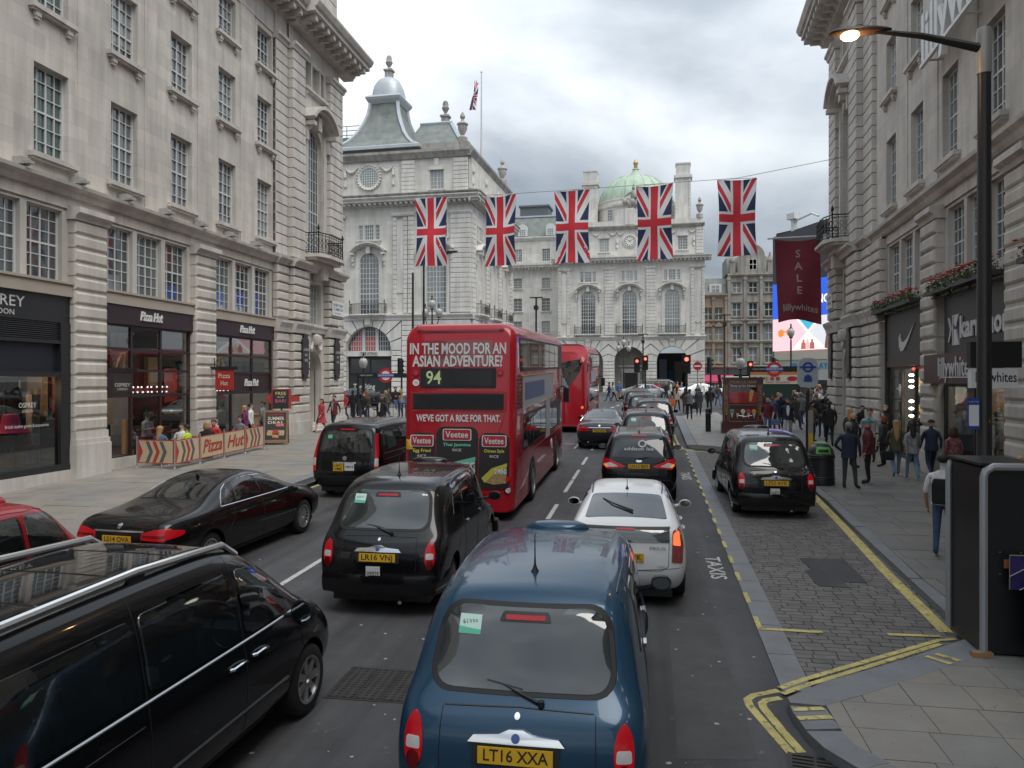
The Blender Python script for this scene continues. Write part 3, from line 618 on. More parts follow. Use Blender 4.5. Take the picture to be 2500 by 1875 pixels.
# ---- shop fronts
M_brown = mat('dark_brown_panel', (.033,.017,.018), .4); M_char = mat('charcoal_panel', (.02,.021,.023), .4); M_navy = mat('navy_blind', (.012,.015,.024), .5)
M_shopg = glassmat('shop_glass', (.01,.01,.01), .05, .86, .0)
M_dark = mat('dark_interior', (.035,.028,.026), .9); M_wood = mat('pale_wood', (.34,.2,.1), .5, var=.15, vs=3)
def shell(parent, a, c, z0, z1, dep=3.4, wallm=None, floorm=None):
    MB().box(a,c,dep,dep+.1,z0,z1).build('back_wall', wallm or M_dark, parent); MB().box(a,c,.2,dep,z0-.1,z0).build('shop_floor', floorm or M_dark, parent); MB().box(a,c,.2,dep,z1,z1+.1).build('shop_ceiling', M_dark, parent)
def pgrid(parent, xs, zs, m, y=.1, glass=None, skip=()):
    b = MB()
    for x in xs: b.box(x-.05,x+.05,y-.04,y+.06,zs[0],zs[-1])
    for z in zs: b.box(xs[0]-.05,xs[-1]+.05,y-.035,y+.055,z-.045,z+.045)
    o = b.build('shopfront_frame', m, parent)
    for i in range(len(xs)-1):
        for j in range(len(zs)-1):
            if (i,j) in skip: continue
            MB().box(xs[i]+.05,xs[i+1]-.05,y,y+.012,zs[j]+.045,zs[j+1]-.045).build('glass_pane', (glass or {}).get((i,j), M_shopg), o)
    return o
def pizza_logo(parent, x, z, s, y):
    sh = text('Pizza Hut', mat('logo_shadow', (.05,.05,.055), .6), parent, (x+.03*s,y+.005,z-.04*s), .52*s, fitw=1.5*s, bold=.03, shear=.28, extr=.02)
    return text('Pizza Hut', mat('logo_white', (.7,.7,.68), .5), parent, (x,y,z), .52*s, fitw=1.5*s, bold=.028, shear=.28, extr=.02)
for bi, (a, c) in enumerate(((22.02,26.95),(28.37,33.48))):
    f = MB().box(a,c,-.06,.14,5.36,5.97).build('fascia', M_brown, LB); pizza_logo(f, (a+c)/2-.1+.15*bi, 5.68, .82, -.09)
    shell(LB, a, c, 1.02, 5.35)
    if bi == 0:
        xs, zs = [a+.05,23.55,25.15,c-.05], [1.0,3.0,3.85,4.55,5.33]
        pgrid(LB, xs, zs, M_brown, .1, {(0,1): M_brown}, skip=((0,0),))
        MB().box(23.5,23.9,.3,.4,1.05,2.2).build('wood_screen', M_wood, LB)
    else:
        xs, zs = [a+.05,29.95,31.7,c-.05], [1.0,3.0,3.85,4.55,5.33]
        o = pgrid(LB, xs, zs, M_brown, .1, {(1,1): M_brown, (2,1): M_brown}, skip=((1,0),(2,0))); pizza_logo(o, 31.6, 3.42, .8, .06)
    MB().box(a,c,.0,.5,.4,1.0).build('stall_riser', M_stone2, LB)
    b = MB(); rg = random.Random(3+bi)
    for i in range(16):
        x = a+.5+i*.28
        for z in (3.1,3.28): b.lathe([(0,-.035),(.03,-.02),(.035,0),(.03,.02),(0,.035)], 6, (x+rg.uniform(-.06,.06), .9, z))
    b.build('string_of_bulbs', mat('bulb', (1,.9,.85), .3, emit=(1,.85,.8), es=2.2), LB)
    MB().box(a+.4,c-.3,.95,1.0,3.08,3.26).build('red_rail', mat('red_rail', (.45,.03,.05), .5), LB)
    for i in range(4):
        x = a+.6+i*1.1; MB().box(x,x+.9,3.2,3.38,rg.uniform(1.6,3.4),rg.uniform(3.8,4.6)).build('wall_picture', mat('picture_%d' % (i % 4), ((.3,.16,.04),(.25,.03,.03),(.05,.08,.1),(.28,.25,.2))[i % 4], .6), LB)
    for i in range(2):
        x = a+1.9+i*1.6; b = MB()
        for s in (-1,1): b.tube([(x+s*.25,1.6,3.95),(x+s*.12,1.6,4.5)], .03, 5); b.tube([(x+s*.25,1.9,3.95),(x+s*.12,1.8,4.5)], .03, 5)
        b.box(x-.16,x+.16,1.55,1.85,4.48,4.54); b.build('stool', M_wood, LB)
    ob_l = bpy.data.lights.new('shop_light','POINT'); ob_l.energy = 60; ob_l.color = (1,.8,.6); ob_l.shadow_soft_size = .4; lo = bpy.data.objects.new('shop_light', ob_l); COL.objects.link(lo); lo.parent = LB; lo.location = ((a+c)/2, 1.9, 3.6)
# leather shop
a, c = 15.67, 20.6
f = MB().box(a,c,-.02,.15,5.2,5.98).build('fascia', M_char, LB)
text('OSPREY', M_ltr, f, (18.0,-.025,5.66), .42, fitw=1.75, bold=.004); text('LONDON', M_ltr, f, (18.0,-.025,5.36), .21, fitw=1.05, bold=.006)
for i in range(9): MB().box(a,c-.1,.0,.12,4.7+.056*i,4.735+.056*i).build('louvre', M_char, LB)
MB().box(a,c,.13,.2,4.66,5.2).box(a,c,-.05,.15,4.58,4.68).build('louvre_back', M_char, LB)
MB().box(a,c-.15,.08,.14,3.75,4.6).build('blind_panel', M_navy, LB)
b = MB().box(a,c,-.05,.15,3.62,3.76).box(c-.4,c-.02,-.06,.16,.9,5.2).box(a,c,-.08,.15,.88,1.06).box(15.67,15.8,-.05,.15,.9,5.2); b.build('shopfront_frame', M_char, LB)
MB().box(a+.1,c-.4,.04,.052,1.06,3.62).build('glass_pane', M_shopg, LB)
MB().box(a,c,-.1,.3,.3,.88).build('stall_riser', M_stone2, LB)
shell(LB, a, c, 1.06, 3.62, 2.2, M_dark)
text('OSPREY', M_ltr, LB, (19.05,.03,2.82), .2, fitw=.62, bold=.004); text('LONDON', M_ltr, LB, (19.05,.03,2.66), .12, fitw=.38, bold=.004); text('British leather goods & accessories', M_ltr, LB, (19.05,.03,2.25), .13, fitw=1.55, bold=.004)
MB().box(20.2,20.5,.9,1.1,1.06,3.1).build('pale_column', mat('pale_column', (.36,.37,.35), .7), LB)
o = MB().lathe([(.5,0),(.42,.05),(.25,.22),(.2,.5),(.12,.52),(0,.52)], 14, (19.25,.75,2.05)).build('sun_hat', mat('magenta', (.55,.02,.16), .7), LB, 40)
MB().box(19.0,19.22,.6,.9,1.06,2.05).box(19.35,19.55,.6,.9,1.06,2.05).build('display_plinth', mat('tan_leather', (.25,.12,.05), .6), LB)
b = MB(); b.box(19.65,20.35,.75,1.1,1.5,1.62); b.extr([(19.7,1.6),(20.2,1.6),(20.12,2.15),(19.7,2.2)], 1.0, 1.1); b.build('patterned_armchair', mat('patterned_cloth', (.28,.07,.08), .8, var=.9, vs=9), LB)
b = MB()
for x, y in ((19.7,.8),(20.3,.8),(19.7,1.05),(20.3,1.05)): b.box(x-.02,x+.02,y-.02,y+.02,1.06,1.52)
b.build('armchair_leg', M_plq, LB)
b = MB(); rg = random.Random(9)
for i in range(160):
    x, y, z = 18.8+rg.gauss(0,.22), .5+rg.gauss(0,.12), 1.55+rg.gauss(0,.12); s = .07; a1 = rg.uniform(0,6.3); b.add([(x,y,z),(x+s*math.cos(a1),y+s*.3,z+s*math.sin(a1)),(x+s*1.5*math.cos(a1+.4),y,z+s*1.4*math.sin(a1+.4))], [(0,1,2)])
b.build('potted_fern', mat('fern_leaf', (.03,.075,.02), .6), LB, kind='stuff')
for x in (18.4,19.35): MB().lathe([(.03,0),(.06,.03),(.06,.2),(.03,.22)], 8, (x,.5,3.3)).build('spotlight', M_frame, LB)
for x in (18.4,19.35):
    l = bpy.data.lights.new('spot_lamp','POINT'); l.energy = 22; l.color = (1,.55,.25); l.shadow_soft_size = .05; lo = bpy.data.objects.new('spot_lamp', l); COL.objects.link(lo); lo.parent = LB; lo.location = (x, 1.3, 3.2)
# ------------------------------------------------------------------ right building (sports shop), mirrored sister of the left one
RB = thing('stone_store_building', 'grey stone store building on the right with the sports shop signs and flower boxes', 'building', (9.51,40.7,0), R(-92.86))
XE = 62.
rcols = [9.45+3.25*k for k in range(0, 16)]
ops = [(c, c+1.35, a, z) for c in rcols for a, z in ((9.9,12.47),(14.05,16.17),(17.57,19.27))]
wall(MB(), 6.3, XE, 8.6, 19.5, ops, 0, .26).build('upper_wall', M_stone, RB)
for c in rcols:
    for ri, (a, z, nz) in enumerate(((9.9,12.47,6),(14.05,16.17,5),(17.57,19.27,4))):
        window(RB, c, c+1.35, a, z, .18, 4, nz, each=c < 21 and ri < 2, tr=(nz//2,))
        if c < 24 or ri == 0: sill(RB, c, c+1.35, a, 0, ri > 0)
for c in rcols[:5]: MB().box(c+1.35+.35, c+3.25-.35, -.035, .02, 9.3, 19.5).build('pilaster_strip', M_stone, RB)
molding(MB(), 7.7, XE, [(0,8.95),(.1,8.95),(.16,9.02),(.2,9.12),(.34,9.2),(.36,9.3),(.1,9.34),(0,9.34)]).build('string_course', M_stone2, RB)
MB().box(6.3, XE, -.05, .3, 19.5, 20.55).build('frieze', M_stone, RB)
molding(MB(), 6.62, XE, cp).build('cornice', M_stone2, RB); molding(MB(), -1.2, 6.6, [(o+.45*(o > .05) if i else o, z) for i, (o, z) in enumerate(cp)]).build('cornice', M_stone2, RB)
me = MB().box(-.14,.14,-1.0,-.2,20.7,20.99).box(-.1,.1,-.7,-.2,20.6,20.7).mesh('cornice_bracket', M_stone2)
for k in range(30): x = -.9+.72*k; ob('cornice_bracket', me, RB, (x, -.45 if x < 6.4 else 0, 0))
wall(MB(), 7, XE, 21.7, 27, [(c, c+1.35, 22.6, 24.4) for c in rcols], .5, .25).box(.2,7,-.15,6,21.6,28).build('attic_wall', M_stone, RB)
for c in rcols[2:9]: window(RB, c, c+1.35, 22.6, 24.4, .7, 4, 4)
MB().box(.02,.5,-.12,16,.8,20.6).build('side_wall', M_stone, RB); MB().box(.5,XE,9,16,0,27).build('roof_block', M_stone, RB)
TX = 3.2
b = MB(); wall(b, .02, 6.3, 9.0, 20.55, [(TX-.93,TX+.93,10.0,15.45,'arch'),(TX-1.15,TX-.62,18.2,19.55),(TX-.42,TX+.42,18.2,19.55),(TX+.62,TX+1.15,18.2,19.55)], -.2, .35); b.box(5.7,7.75,-.12,.2,9,20.55); b.build('pavilion_wall', M_stone, RB)
window(RB, TX-.93, TX+.93, 10.0, 15.45, .02, 6, 10, arch=True, tr=(4,)); window(RB, TX-.42, TX+.42, 18.2, 19.55, .02, 3, 3)
for s in (-1,1): window(RB, TX+s*.885-.265, TX+s*.885+.265, 18.2, 19.55, .02, 1, 3)
for s in (-.52,.52): MB().box(TX+s-.08,TX+s+.08,-.28,-.15,18.2,19.45).build('colonnette', M_stone2, RB)
sill(RB, TX-1.2, TX+1.2, 18.18, -.2)
courses(RB, 6.34, 7.9, -.17, .05, 9.4, 19.3, .47); courses(RB, 4.75, 6.3, -.43, 0, 9.4, 19.3, .47); courses(RB, 0, 1.65, -.43, 0, 9.4, 19.3, .47)
for a, c, o in ((6.4,8,.2),(4.65,6.4,.48),(-.1,1.75,.48)): molding(MB(), a, c, [(0,19.3),(o,19.3),(o+.05,19.45),(o+.14,19.5),(o+.14,19.62),(0,19.7)]).build('pilaster_cap', M_stone2, RB)
hood(RB, TX, 1.5, 16.45, .8, .95, M_stone2)
for s in (-1,1): MB().box(TX+s*1.13-.18,TX+s*1.13+.18,-.3,-.15,10,16.2).build('architrave', M_stone2, RB)
bl = balcony(RB, TX, 1.55, 9.75, 1.05); bl.location.y = -.3
molding(MB(), 6.32, 7.9, [(0,8.95),(.25,8.95),(.35,9.12),(.5,9.2),(.52,9.3),(0,9.36)]).build('string_course', M_stone2, RB)
molding(MB(), -.1, 6.35, [(0,8.95),(.55,8.95),(.62,9.12),(.78,9.2),(.8,9.3),(0,9.36)]).build('string_course', M_stone2, RB)
b = MB(); wall(b, .02, 9.4, .6, 9.0, [(TX-.98,TX+.98,1.1,4.05,'arch'),(TX-.95,TX+.95,6.4,8.5)], -.15, .4); b.build('pavilion_wall', M_stone2, RB)
window(RB, TX-.95, TX+.95, 6.4, 8.5, .1, 5, 5)
for a, c, o in ((7.9,9.4,.26),(6.5,7.86,.3),(4.5,6.46,.5),(0,2.0,.5)):
    courses(RB, a, c, -o, 0, 1.95, 5.75, .44, .05, .06, M_rust, 'stone_block'); courses(RB, a, c, -o, 0, 6.45, 8.9, .44, .05, .06, M_rust, 'stone_block')
    MB().box(a-.02, c+.02, -o-.1, 0, .4, 1.55).box(a-.01, c+.01, -o-.05, 0, 1.55, 1.95).build('plinth', M_stone2, RB)
    molding(MB(), a-.02, c+.02, [(0,5.8),(o+.04,5.8),(o+.08,6.0),(o+.2,6.22),(o+.2,6.32),(0,6.4)]).build('band_course', M_stone2, RB)
molding(MB(), 2.05, 4.45, [(0,5.95),(.3,5.95),(.34,6.1),(.42,6.22),(.42,6.32),(0,6.4)]).build('band_course', M_stone2, RB)
MB().box(TX-.98,TX+.98,.25,.3,1,3.2).build('red_door_panel', mat('maroon_panel', (.10,.03,.03), .4), RB)
for i in range(12): MB().box(TX-.98,TX+.98,.1,.2,3.3+.14*i,3.38+.14*i).build('fanlight_louvre', M_char, RB)
MB().box(TX-.98,TX+.98,.3,.4,3.2,5.1).build('fanlight_back', M_char, RB)
b = MB(); swag(b, TX-.95, TX-.2, 5.55, -.22, .45, .1); swag(b, TX+.2, TX+.95, 5.55, -.22, .45, .1); b.lathe([(0,-.3),(.2,-.25),(.3,0),(.26,.2),(0,.32)], 10, (TX,-.3,5.6)); b.build('carved_helmet_and_swags', M_stone2, RB, 50)
for cx in (1.2,5.4): MB().extr([(cx-.27,3.6),(cx+.27,3.6),(cx+.2,3.75),(cx+.33,3.85),(cx+.33,5.5),(cx+.2,5.6),(cx+.27,5.75),(cx-.27,5.75),(cx-.2,5.6),(cx-.33,5.5),(cx-.33,3.85),(cx-.2,3.75)], -.6, -.5).build('plaque', M_plq, RB)
o = MB().box(.15,1.5,-.56,-.51,7.0,7.7).build('street_name_plate', MT['white_plate'], RB); text('REGENT STREET', MT['black_lettering'], o, (.82,-.563,7.5), .18, fitw=1.1); text('ST. JAMES\'S SW1', MT['black_lettering'], o, (.82,-.563,7.25), .18, fitw=1.1)
# mezzanine and piers
rp = [14.6+6.4*k for k in range(0, 8)]
rbays = [(9.42,14.6)]+[(p+1.42, p+6.4) for p in rp[:-1]]
ops = []; wins = []
for a, c in rbays:
    q = (c-a-.9)/3
    for i in range(3): xa = a+.22+i*(q+.23); ops.append((xa, xa+q, 6.42, 8.5)); wins.append((xa, xa+q))
wall(MB(), 9.4, XE, 5.9, 8.96, ops, .05, .3).build('mezzanine_wall', M_stone2, RB)
for xa, xb in wins: window(RB, xa, xb, 6.42, 8.5, .2, 4, 6, pm=M_pane[:2], tr=(3,))
for a, c in rbays: MB().box(a, c, -.12, .2, 5.98, 6.42).build('sill_band', M_stone2, RB)
for i, p in enumerate(rp):
    if i < 3:
        MB().box(p+.02,p+1.4,-.17,.3,1.4,8.35).build('pier_core', M_rust, RB)
        courses(RB, p, p+1.42, -.22 if i else -.26, .3, 1.7, 8.3, .44, .05, .08, M_rust, 'stone_block')
        MB().box(p-.05,p+1.47,-.3,.3,.2,1.35).box(p-.03,p+1.45,-.27,.3,1.35,1.7).build('plinth', M_stone2, RB)
        molding(MB(), p-.06, p+1.48, [(-.3,8.3),(.24,8.3),(.28,8.42),(.4,8.5),(.4,8.66),(-.3,8.72)]).build('pier_cap', M_stone2, RB)
    else: MB().box(p,p+1.42,-.22,.3,-1.5,8.7).build('pier', M_rust, RB)
# sign panels
M_sgn = mat('charcoal_sign', (.022,.023,.026), .45); M_silver = mat('silver_letter', (.55,.56,.57), .35, .3); M_maroon = mat('maroon_fascia', (.055,.025,.024), .45)
o = MB().box(9.6,14.58,-.02,.12,4.22,5.95).box(9.42,9.6,-.05,.14,1.2,5.98).build('sign_panel', M_sgn, RB)
def swoosh(x, z, s):
    A = [(0,.0),(.02,-.28),(.12,-.46),(.3,-.45),(.55,-.22),(1.0,.38),(.55,-.06),(.3,-.18),(.16,-.12),(.1,.02),(.1,.14)]
    return [(x+p[0]*s, z+p[1]*s*.56) for p in A]
MB().extr(swoosh(11.4,5.02,1.9), -.06, -.02).build('tick_logo', M_silver, o)
o = MB().box(16.2,21.0,-.02,.12,4.3,5.95).build('sign_panel', M_sgn, RB)
text('karrimor', M_silver, o, (19.25,-.05,4.95), .82, fitw=3.3, bold=.03, extr=.02)
b = MB()
for q in ([(16.62,5.3),(16.72,5.3),(16.95,4.95),(16.72,4.6),(16.62,4.6),(16.84,4.95)],[(17.0,5.35),(17.06,5.35),(17.06,4.5),(17.0,4.5)],[(17.12,5.35),(17.55,5.35),(17.3,5.0),(17.12,5.1)],[(17.12,4.95),(17.3,4.95),(17.55,4.5),(17.12,4.5)]): b.extr(q, -.06, -.02)
b.build('angular_emblem', M_silver, o)
MB().box(9.6,14.58,-.03,.12,4.0,4.22).build('sign_soffit', M_maroon, RB)
f = MB().box(15.66,21.0,-.42,-.1,3.42,4.26).build('fascia', M_maroon, RB); text('lillywhites', M_silver, f, (18.4,-.44,3.86), .75, fitw=2.7, bold=.012, extr=.01)
MB().extr([(17.1,3.5),(17.25,3.58),(19.6,3.58),(19.6,3.62),(17.2,3.62)], -.44, -.42).build('underline', M_silver, f)
for k in range(1, 6): MB().box(rp[k]+1.42, rp[k]+6.4, -.05, .1, 4.2, 5.95).build('sign_panel', M_sgn, RB)
# shop windows
shell(RB, 9.6, 14.58, .95, 3.98, 3.0, mat('warm_shop_wall', (.35,.22,.12), .8)); shell(RB, 16.1, 21, .85, 3.4, 3.0, mat('grey_shop_wall', (.25,.27,.28), .8))
pgrid(RB, [9.65,11.3,12.95,14.55], [.85,3.95], M_char, .1, skip=((1,0),))
pgrid(RB, [16.1,18.5,20.95], [.75,3.38], M_char, .05)
M_spot = mat('reflection_glow', (1,.9,.75), .4, emit=(1,.84,.6), es=9); M_warm = mat('reflection_panel', (.9,.6,.3), .5, emit=(1,.55,.2), es=.9, var=.6, vs=6)  # glowing spots and panels stand in for warm reflections on the bay glass
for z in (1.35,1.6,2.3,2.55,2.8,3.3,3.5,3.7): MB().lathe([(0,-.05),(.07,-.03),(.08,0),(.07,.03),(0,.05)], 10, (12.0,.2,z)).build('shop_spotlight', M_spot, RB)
for z0, z1 in ((1.2,1.6),(2.2,2.7),(3.1,3.6)): MB().box(12.35,13.9,.3,.34,z0,z1).build('reflection_panel', M_warm, RB)
MB().box(12.3,14.0,.7,.74,2.75,3.0).build('red_shelf', MT['red_rail'], RB); MB().lathe([(0,-.05),(.05,0),(0,.05)], 8, (13.2,-.05,3.9)).build('red_lamp', mat('red_lamp', (.8,.02,.02), .4, emit=(1,.03,.02), es=4), RB)
for x, w_, h_, c_ in ((16.9,.4,1.5,(.5,.5,.5)),(17.6,.5,1.2,(.25,.27,.3)),(19.2,.4,1.6,(.3,.1,.1)),(20.2,.5,1.4,(.2,.2,.24))):
    MB().lathe([(.12,0),(.1,.7),(.17,.75),(.24,1.2),(.18,1.45),(.06,1.5),(.1,1.62),(.09,1.75),(0,1.78)], 10, (x,.9,.9)).build('mannequin', mat('cloth_%d' % int(x*10), c_, .8), RB, 40)
for x in (12,18.5):
    l = bpy.data.lights.new('shop_light','POINT'); l.energy = 40; l.color = (1,.85,.65); l.shadow_soft_size = .4; lo = bpy.data.objects.new('shop_light', l); COL.objects.link(lo); lo.parent = RB; lo.location = (x, 1.5, 3.1)
# window boxes
M_leafs = [mat('box_leaf_%d' % i, c, .6) for i, c in enumerate([(.05,.10,.02),(.03,.065,.015),(.075,.12,.03)])]; M_flw = [mat('red_flower', (.5,.03,.03), .6), mat('pink_flower', (.6,.25,.25), .6)]
for x0, x1 in ((9.3,14.4),(15.95,20.9),(22.5,27.2)):
    o = MB().box(x0,x1,-.5,-.15,6.0,6.12).build('window_box', M_plq, RB); rg = random.Random(int(x0))
    L_, F_ = MB(), MB()
    for i in range(int((x1-x0)*330)):
        x, y, z = rg.uniform(x0,x1), -.35+rg.gauss(0,.12), 6.18+rg.gauss(0,.13); s = rg.uniform(.04,.09); a1 = rg.uniform(0,6.3); t1 = rg.uniform(-.6,.6)
        L_.add([(x,y,z),(x+s*math.cos(a1),y+s*t1,z+s*math.sin(a1)),(x+s*.4*math.cos(a1+1),y-s*t1,z+s*.8*math.sin(a1+1))], [(0,1,2)], rg.randrange(3))
    for i in range(int((x1-x0)*26)):
        x, y, z = rg.uniform(x0,x1), -.38+rg.gauss(0,.08), 6.42+rg.uniform(-.06,.1); s = rg.uniform(.03,.07); F_.lathe([(0,-s*.5),(s,0),(0,s*.5)], 5, (x,y,z), rg.random() < .35)
    L_.build('foliage', M_leafs, o, kind='stuff'); F_.build('flowers', M_flw, o, kind='stuff')
# large white shop name standing off the wall
o = MB().box(15.5,23.5,-.5,-.4,12.92,13.02).build('sign_rail', mat('white_sign', (.72,.73,.72), .5), RB)
text('lillywhites', MT['white_sign'], o, (19.3,-.42,13.65), 2.0, fitw=7.3, bold=.02, extr=.08)
for x in (16,19,22.5): MB().box(x-.04,x+.04,-.45,.02,12.96,13.0).build('sign_strut', M_frame, o)
# ------------------------------------------------------------------ far buildings
GZ = gz(100)+.1
def absorb(tmp, t):
    bpy.context.view_layer.update()
    for c in list(tmp.children):
        m = tmp.matrix_basis @ c.matrix_basis; c.parent = t; c.matrix_basis = m
    bpy.data.objects.remove(tmp)
def voussoirs(P, xc, r, zs, x0, x1, z1, pitch=.5, y0=-.28, z0=None, m=None):
    """rusticated wall round an arch: courses beside it and radiating blocks above, each a stone"""
    z0 = z0 or GZ; m = m or M_pale2; n = max(1, round((zs-z0)/pitch)); p = (zs-z0)/n
    for i in range(n):
        for a, c in ((x0, xc-r), (xc+r, x1)):
            if c-a > .1: stone(P, a, c, y0, .1, z0+i*p+.03, z0+(i+1)*p-.03, .05, m)
    k = 9
    for i in range(k):
        a0, a1 = 180-180*i/k-1.0, 180-180*(i+1)/k+1.0; pts = [(xc+r*math.cos(R(a)), zs+r*math.sin(R(a))) for a in (a0, (a0+a1)/2, a1)]
        out = []
        for a in (a1, a0):
            dx, dz = math.cos(R(a)), math.sin(R(a)); L_ = 1e9
            if dx > 1e-3: L_ = min(L_, (x1-xc)/dx)
            if dx < -1e-3: L_ = min(L_, (x0-xc)/dx)
            if dz > 1e-3: L_ = min(L_, (z1-zs)/dz)
            out.append((xc+dx*L_, zs+dz*L_))
        q = pts+[out[0]]
        if abs(out[0][0]-out[1][0]) > .02 and abs(out[0][1]-out[1][1]) > .02: q.append((x1 if out[0][0] > xc else x0, z1))
        q.append(out[1]); MB().extr(q, y0, .1).build('voussoir', m, P)
def palazzo(P, xc, ground='none', m=M_pale, m2=M_pale2, bal=True, pm=None, arch_pm=None):
    window(P, xc-1.04, xc+1.04, 10.4, 15.65, .15, 6, 10, arch=True, pm=pm, tr=(4,), mw=.05)
    window(P, xc-.48, xc+.48, 18.05, 19.55, .1, 4, 4, mw=.04)
    for s in (-1,1):
        window(P, xc+s*.92-.22, xc+s*.92+.22, 18.05, 19.55, .1, 2, 4, mw=.04)
        MB().box(xc+s*1.3-.16,xc+s*1.3+.16,-.1,.05,10.2,16.2).build('architrave', m2, P)
    sill(P, xc-1.15, xc+1.15, 18.03, 0, m=m2)
    hood(P, xc, 1.85, 16.75, .85, .7, m2)
    if bal: balcony(P, xc, 1.9, 10.35, .8, slabm=m2)
def pal_ops(xc): return [(xc-1.04,xc+1.04,10.4,15.65,'arch'),(xc-.48,xc+.48,18.05,19.55),(xc-1.14,xc-.7,18.05,19.55),(xc+.7,xc+1.14,18.05,19.55)]
def big_cornice(P, x0, x1, z=20.7, m=M_pale2):
    molding(MB(), x0, x1, [(0,z),(.12,z),(.2,z+.15),(.2,z+.3),(.95,z+.35),(.95,z+.5),(1.15,z+.7),(1.15,z+.8),(0,z+.95)]).build('cornice', m, P)
    n = int((x1-x0)/.55); b = MB().box(-.12,.12,-.8,-.15,0,.24); me = b.mesh('modillion', m)
    for i in range(n): ob('modillion', me, P, (x0+.3+i*(x1-x0-.6)/max(1,n-1), 0, z+.1))
def panel(P, x0, x1, z0, z1, m=M_pale2): MB().extr([(x0,z0+.5),(x0+.3,z0+.5)]+arc((x0+x1)/2,z0+.5,(x1-x0)/2-.3,180,360,8)[1:-1]+[(x1-.3,z0+.5),(x1,z0+.5),(x1,z1),(x0,z1)], -.1, .02).build('wall_panel', m, P)
# ---- domed building closing the street
CF = thing('domed_stone_building', 'pale stone building with green copper dome, clock and arches closing the street', 'building', (-12.4,115,0), R(-2.5))
BX = (4.42,10.45,16.54)
b = MB(); wall(b, 0, 21.1, 9.5, 20.75, [o for x in BX for o in pal_ops(x)], 0, .4); b.build('front_wall', M_pale, CF)
for x in BX: palazzo(CF, x)
for a, c in ((0,1.75),(6.87,8.24),(12.86,14.2),(19.2,21.1)):
    n = 20
    if a in (0,19.2):
        courses(CF, a, a+.45, -.2, .05, 10.2, 19.7, .5, m=M_pale2); courses(CF, c-.45, c, -.2, .05, 10.2, 19.7, .5, m=M_pale2); panel(CF, a+.47, c-.47, 11.5, 19.2)
    else: courses(CF, a, c, -.2, .05, 10.2, 19.7, .5, m=M_pale2)
    molding(MB(), a-.1, c+.1, [(0,19.7),(.24,19.7),(.34,19.9),(.34,20.05),(0,20.1)]).build('pilaster_cap', M_pale2, CF)
molding(MB(), -.2, 21.3, [(0,9.45),(.3,9.45),(.34,9.6),(.5,9.85),(.5,9.98),(0,10.05)]).build('string_course', M_pale2, CF)
big_cornice(CF, -.9, 22.0)
# ground arches
edges = [0, 7.43, 13.5, 21.1]
for i, x in enumerate(BX): voussoirs(CF, x, 2.2, 6.3, edges[i]+(.0 if i else 0), edges[i+1], 9.4, .5)
b = MB(); wall(b, 0, 21.1, GZ-.2, 9.5, [(x-2.2,x+2.2,GZ-.2,6.3,'arch') for x in BX], .08, 1.2); b.build('arcade_wall', M_pale, CF)
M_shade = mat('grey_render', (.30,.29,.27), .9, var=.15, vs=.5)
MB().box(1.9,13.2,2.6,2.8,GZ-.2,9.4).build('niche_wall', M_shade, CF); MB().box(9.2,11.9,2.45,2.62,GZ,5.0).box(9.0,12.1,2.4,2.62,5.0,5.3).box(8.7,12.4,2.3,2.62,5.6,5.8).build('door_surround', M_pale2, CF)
MB().box(9.6,11.5,2.36,2.44,GZ,4.7).build('door', mat('dark_door', (.02,.016,.014), .5), CF)
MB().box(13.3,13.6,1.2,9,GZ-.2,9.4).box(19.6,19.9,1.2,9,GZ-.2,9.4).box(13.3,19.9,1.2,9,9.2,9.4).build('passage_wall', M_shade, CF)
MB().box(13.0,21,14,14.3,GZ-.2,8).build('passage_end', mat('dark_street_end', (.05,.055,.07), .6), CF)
for i, (x, z0, z1, c) in enumerate(((15.0,3.5,7,(.30,.34,.4)),(16.4,3,5.2,(.02,.12,.25)),(17.4,3.2,6.6,(.28,.27,.26)),(14.6,2.2,3.2,(.35,.10,.05)))): MB().box(x-.6,x+.6,13.7,13.9,z0,z1).build('shop_board', mat('board_%d' % i, c, .6), CF)
# attic
b = MB(); wall(b, .2, 20.9, 21.6, 25.8, [(6.05,7.45,22.45,24.45),(3.7,5.1,22.45,24.45)][0:1]+[(17.35,18.7,22.45,24.45)], .25, .3); b.build('attic_wall', M_pale, CF)
for a, c in ((6.05,7.45),(17.35,18.7)): window(CF, a, c, 22.45, 24.45, .42, 4, 5, mw=.04); sill(CF, a, c, 22.43, .25, False, m=M_pale2); MB().extr([(a-.15,24.4),(c+.15,24.4),(c+.15,24.75),((a+c)/2,24.95),(a-.15,24.75)], .12, .27).build('window_head', M_pale2, CF)
for a, c in ((.2,1.2),(19.9,20.9)): courses(CF, a, c, .05, .3, 21.8, 25.6, .45, m=M_pale2)
molding(MB(), 0, 21.1, [(-.25,25.7),(.05,25.7),(.15,25.9),(.25,26.0),(.25,26.12),(-.25,26.2)]).build('attic_cornice', M_sooty, CF)
MB().box(.3,20.8,.3,.8,26.15,26.9).build('parapet', M_pale2, CF)
b = MB()
for x0, x1 in ((5.0,6.1),(7.4,8.6),(8.7,9.6),(11.4,12.3),(16.1,17.2),(18.8,19.9)): swag(b, x0, x1, 25.3, .18, .45, .13)
for x in (8.65,19.6): swag(b, x-.05, x+.05, 24.2, .18, .5, .18); swag(b, x-.05, x+.05, 23.4, .18, .4, .14)
b.build('carved_swags', M_pale2, CF, 60)
ck = MB().lathe([(1.0,0),(1.0,.12),(.86,.2),(.82,.12),(0,.12)], 28).build('clock', M_pale2, CF, 40, (10.5,.25,23.85)); ck.rotation_euler = (R(90),0,0)
ob('clock_face', MB().lathe([(.8,0),(.8,.03),(0,.03)], 28).mesh('clock_face', mat('clock_white', (.75,.74,.68), .5)), ck, (0,0,.12))
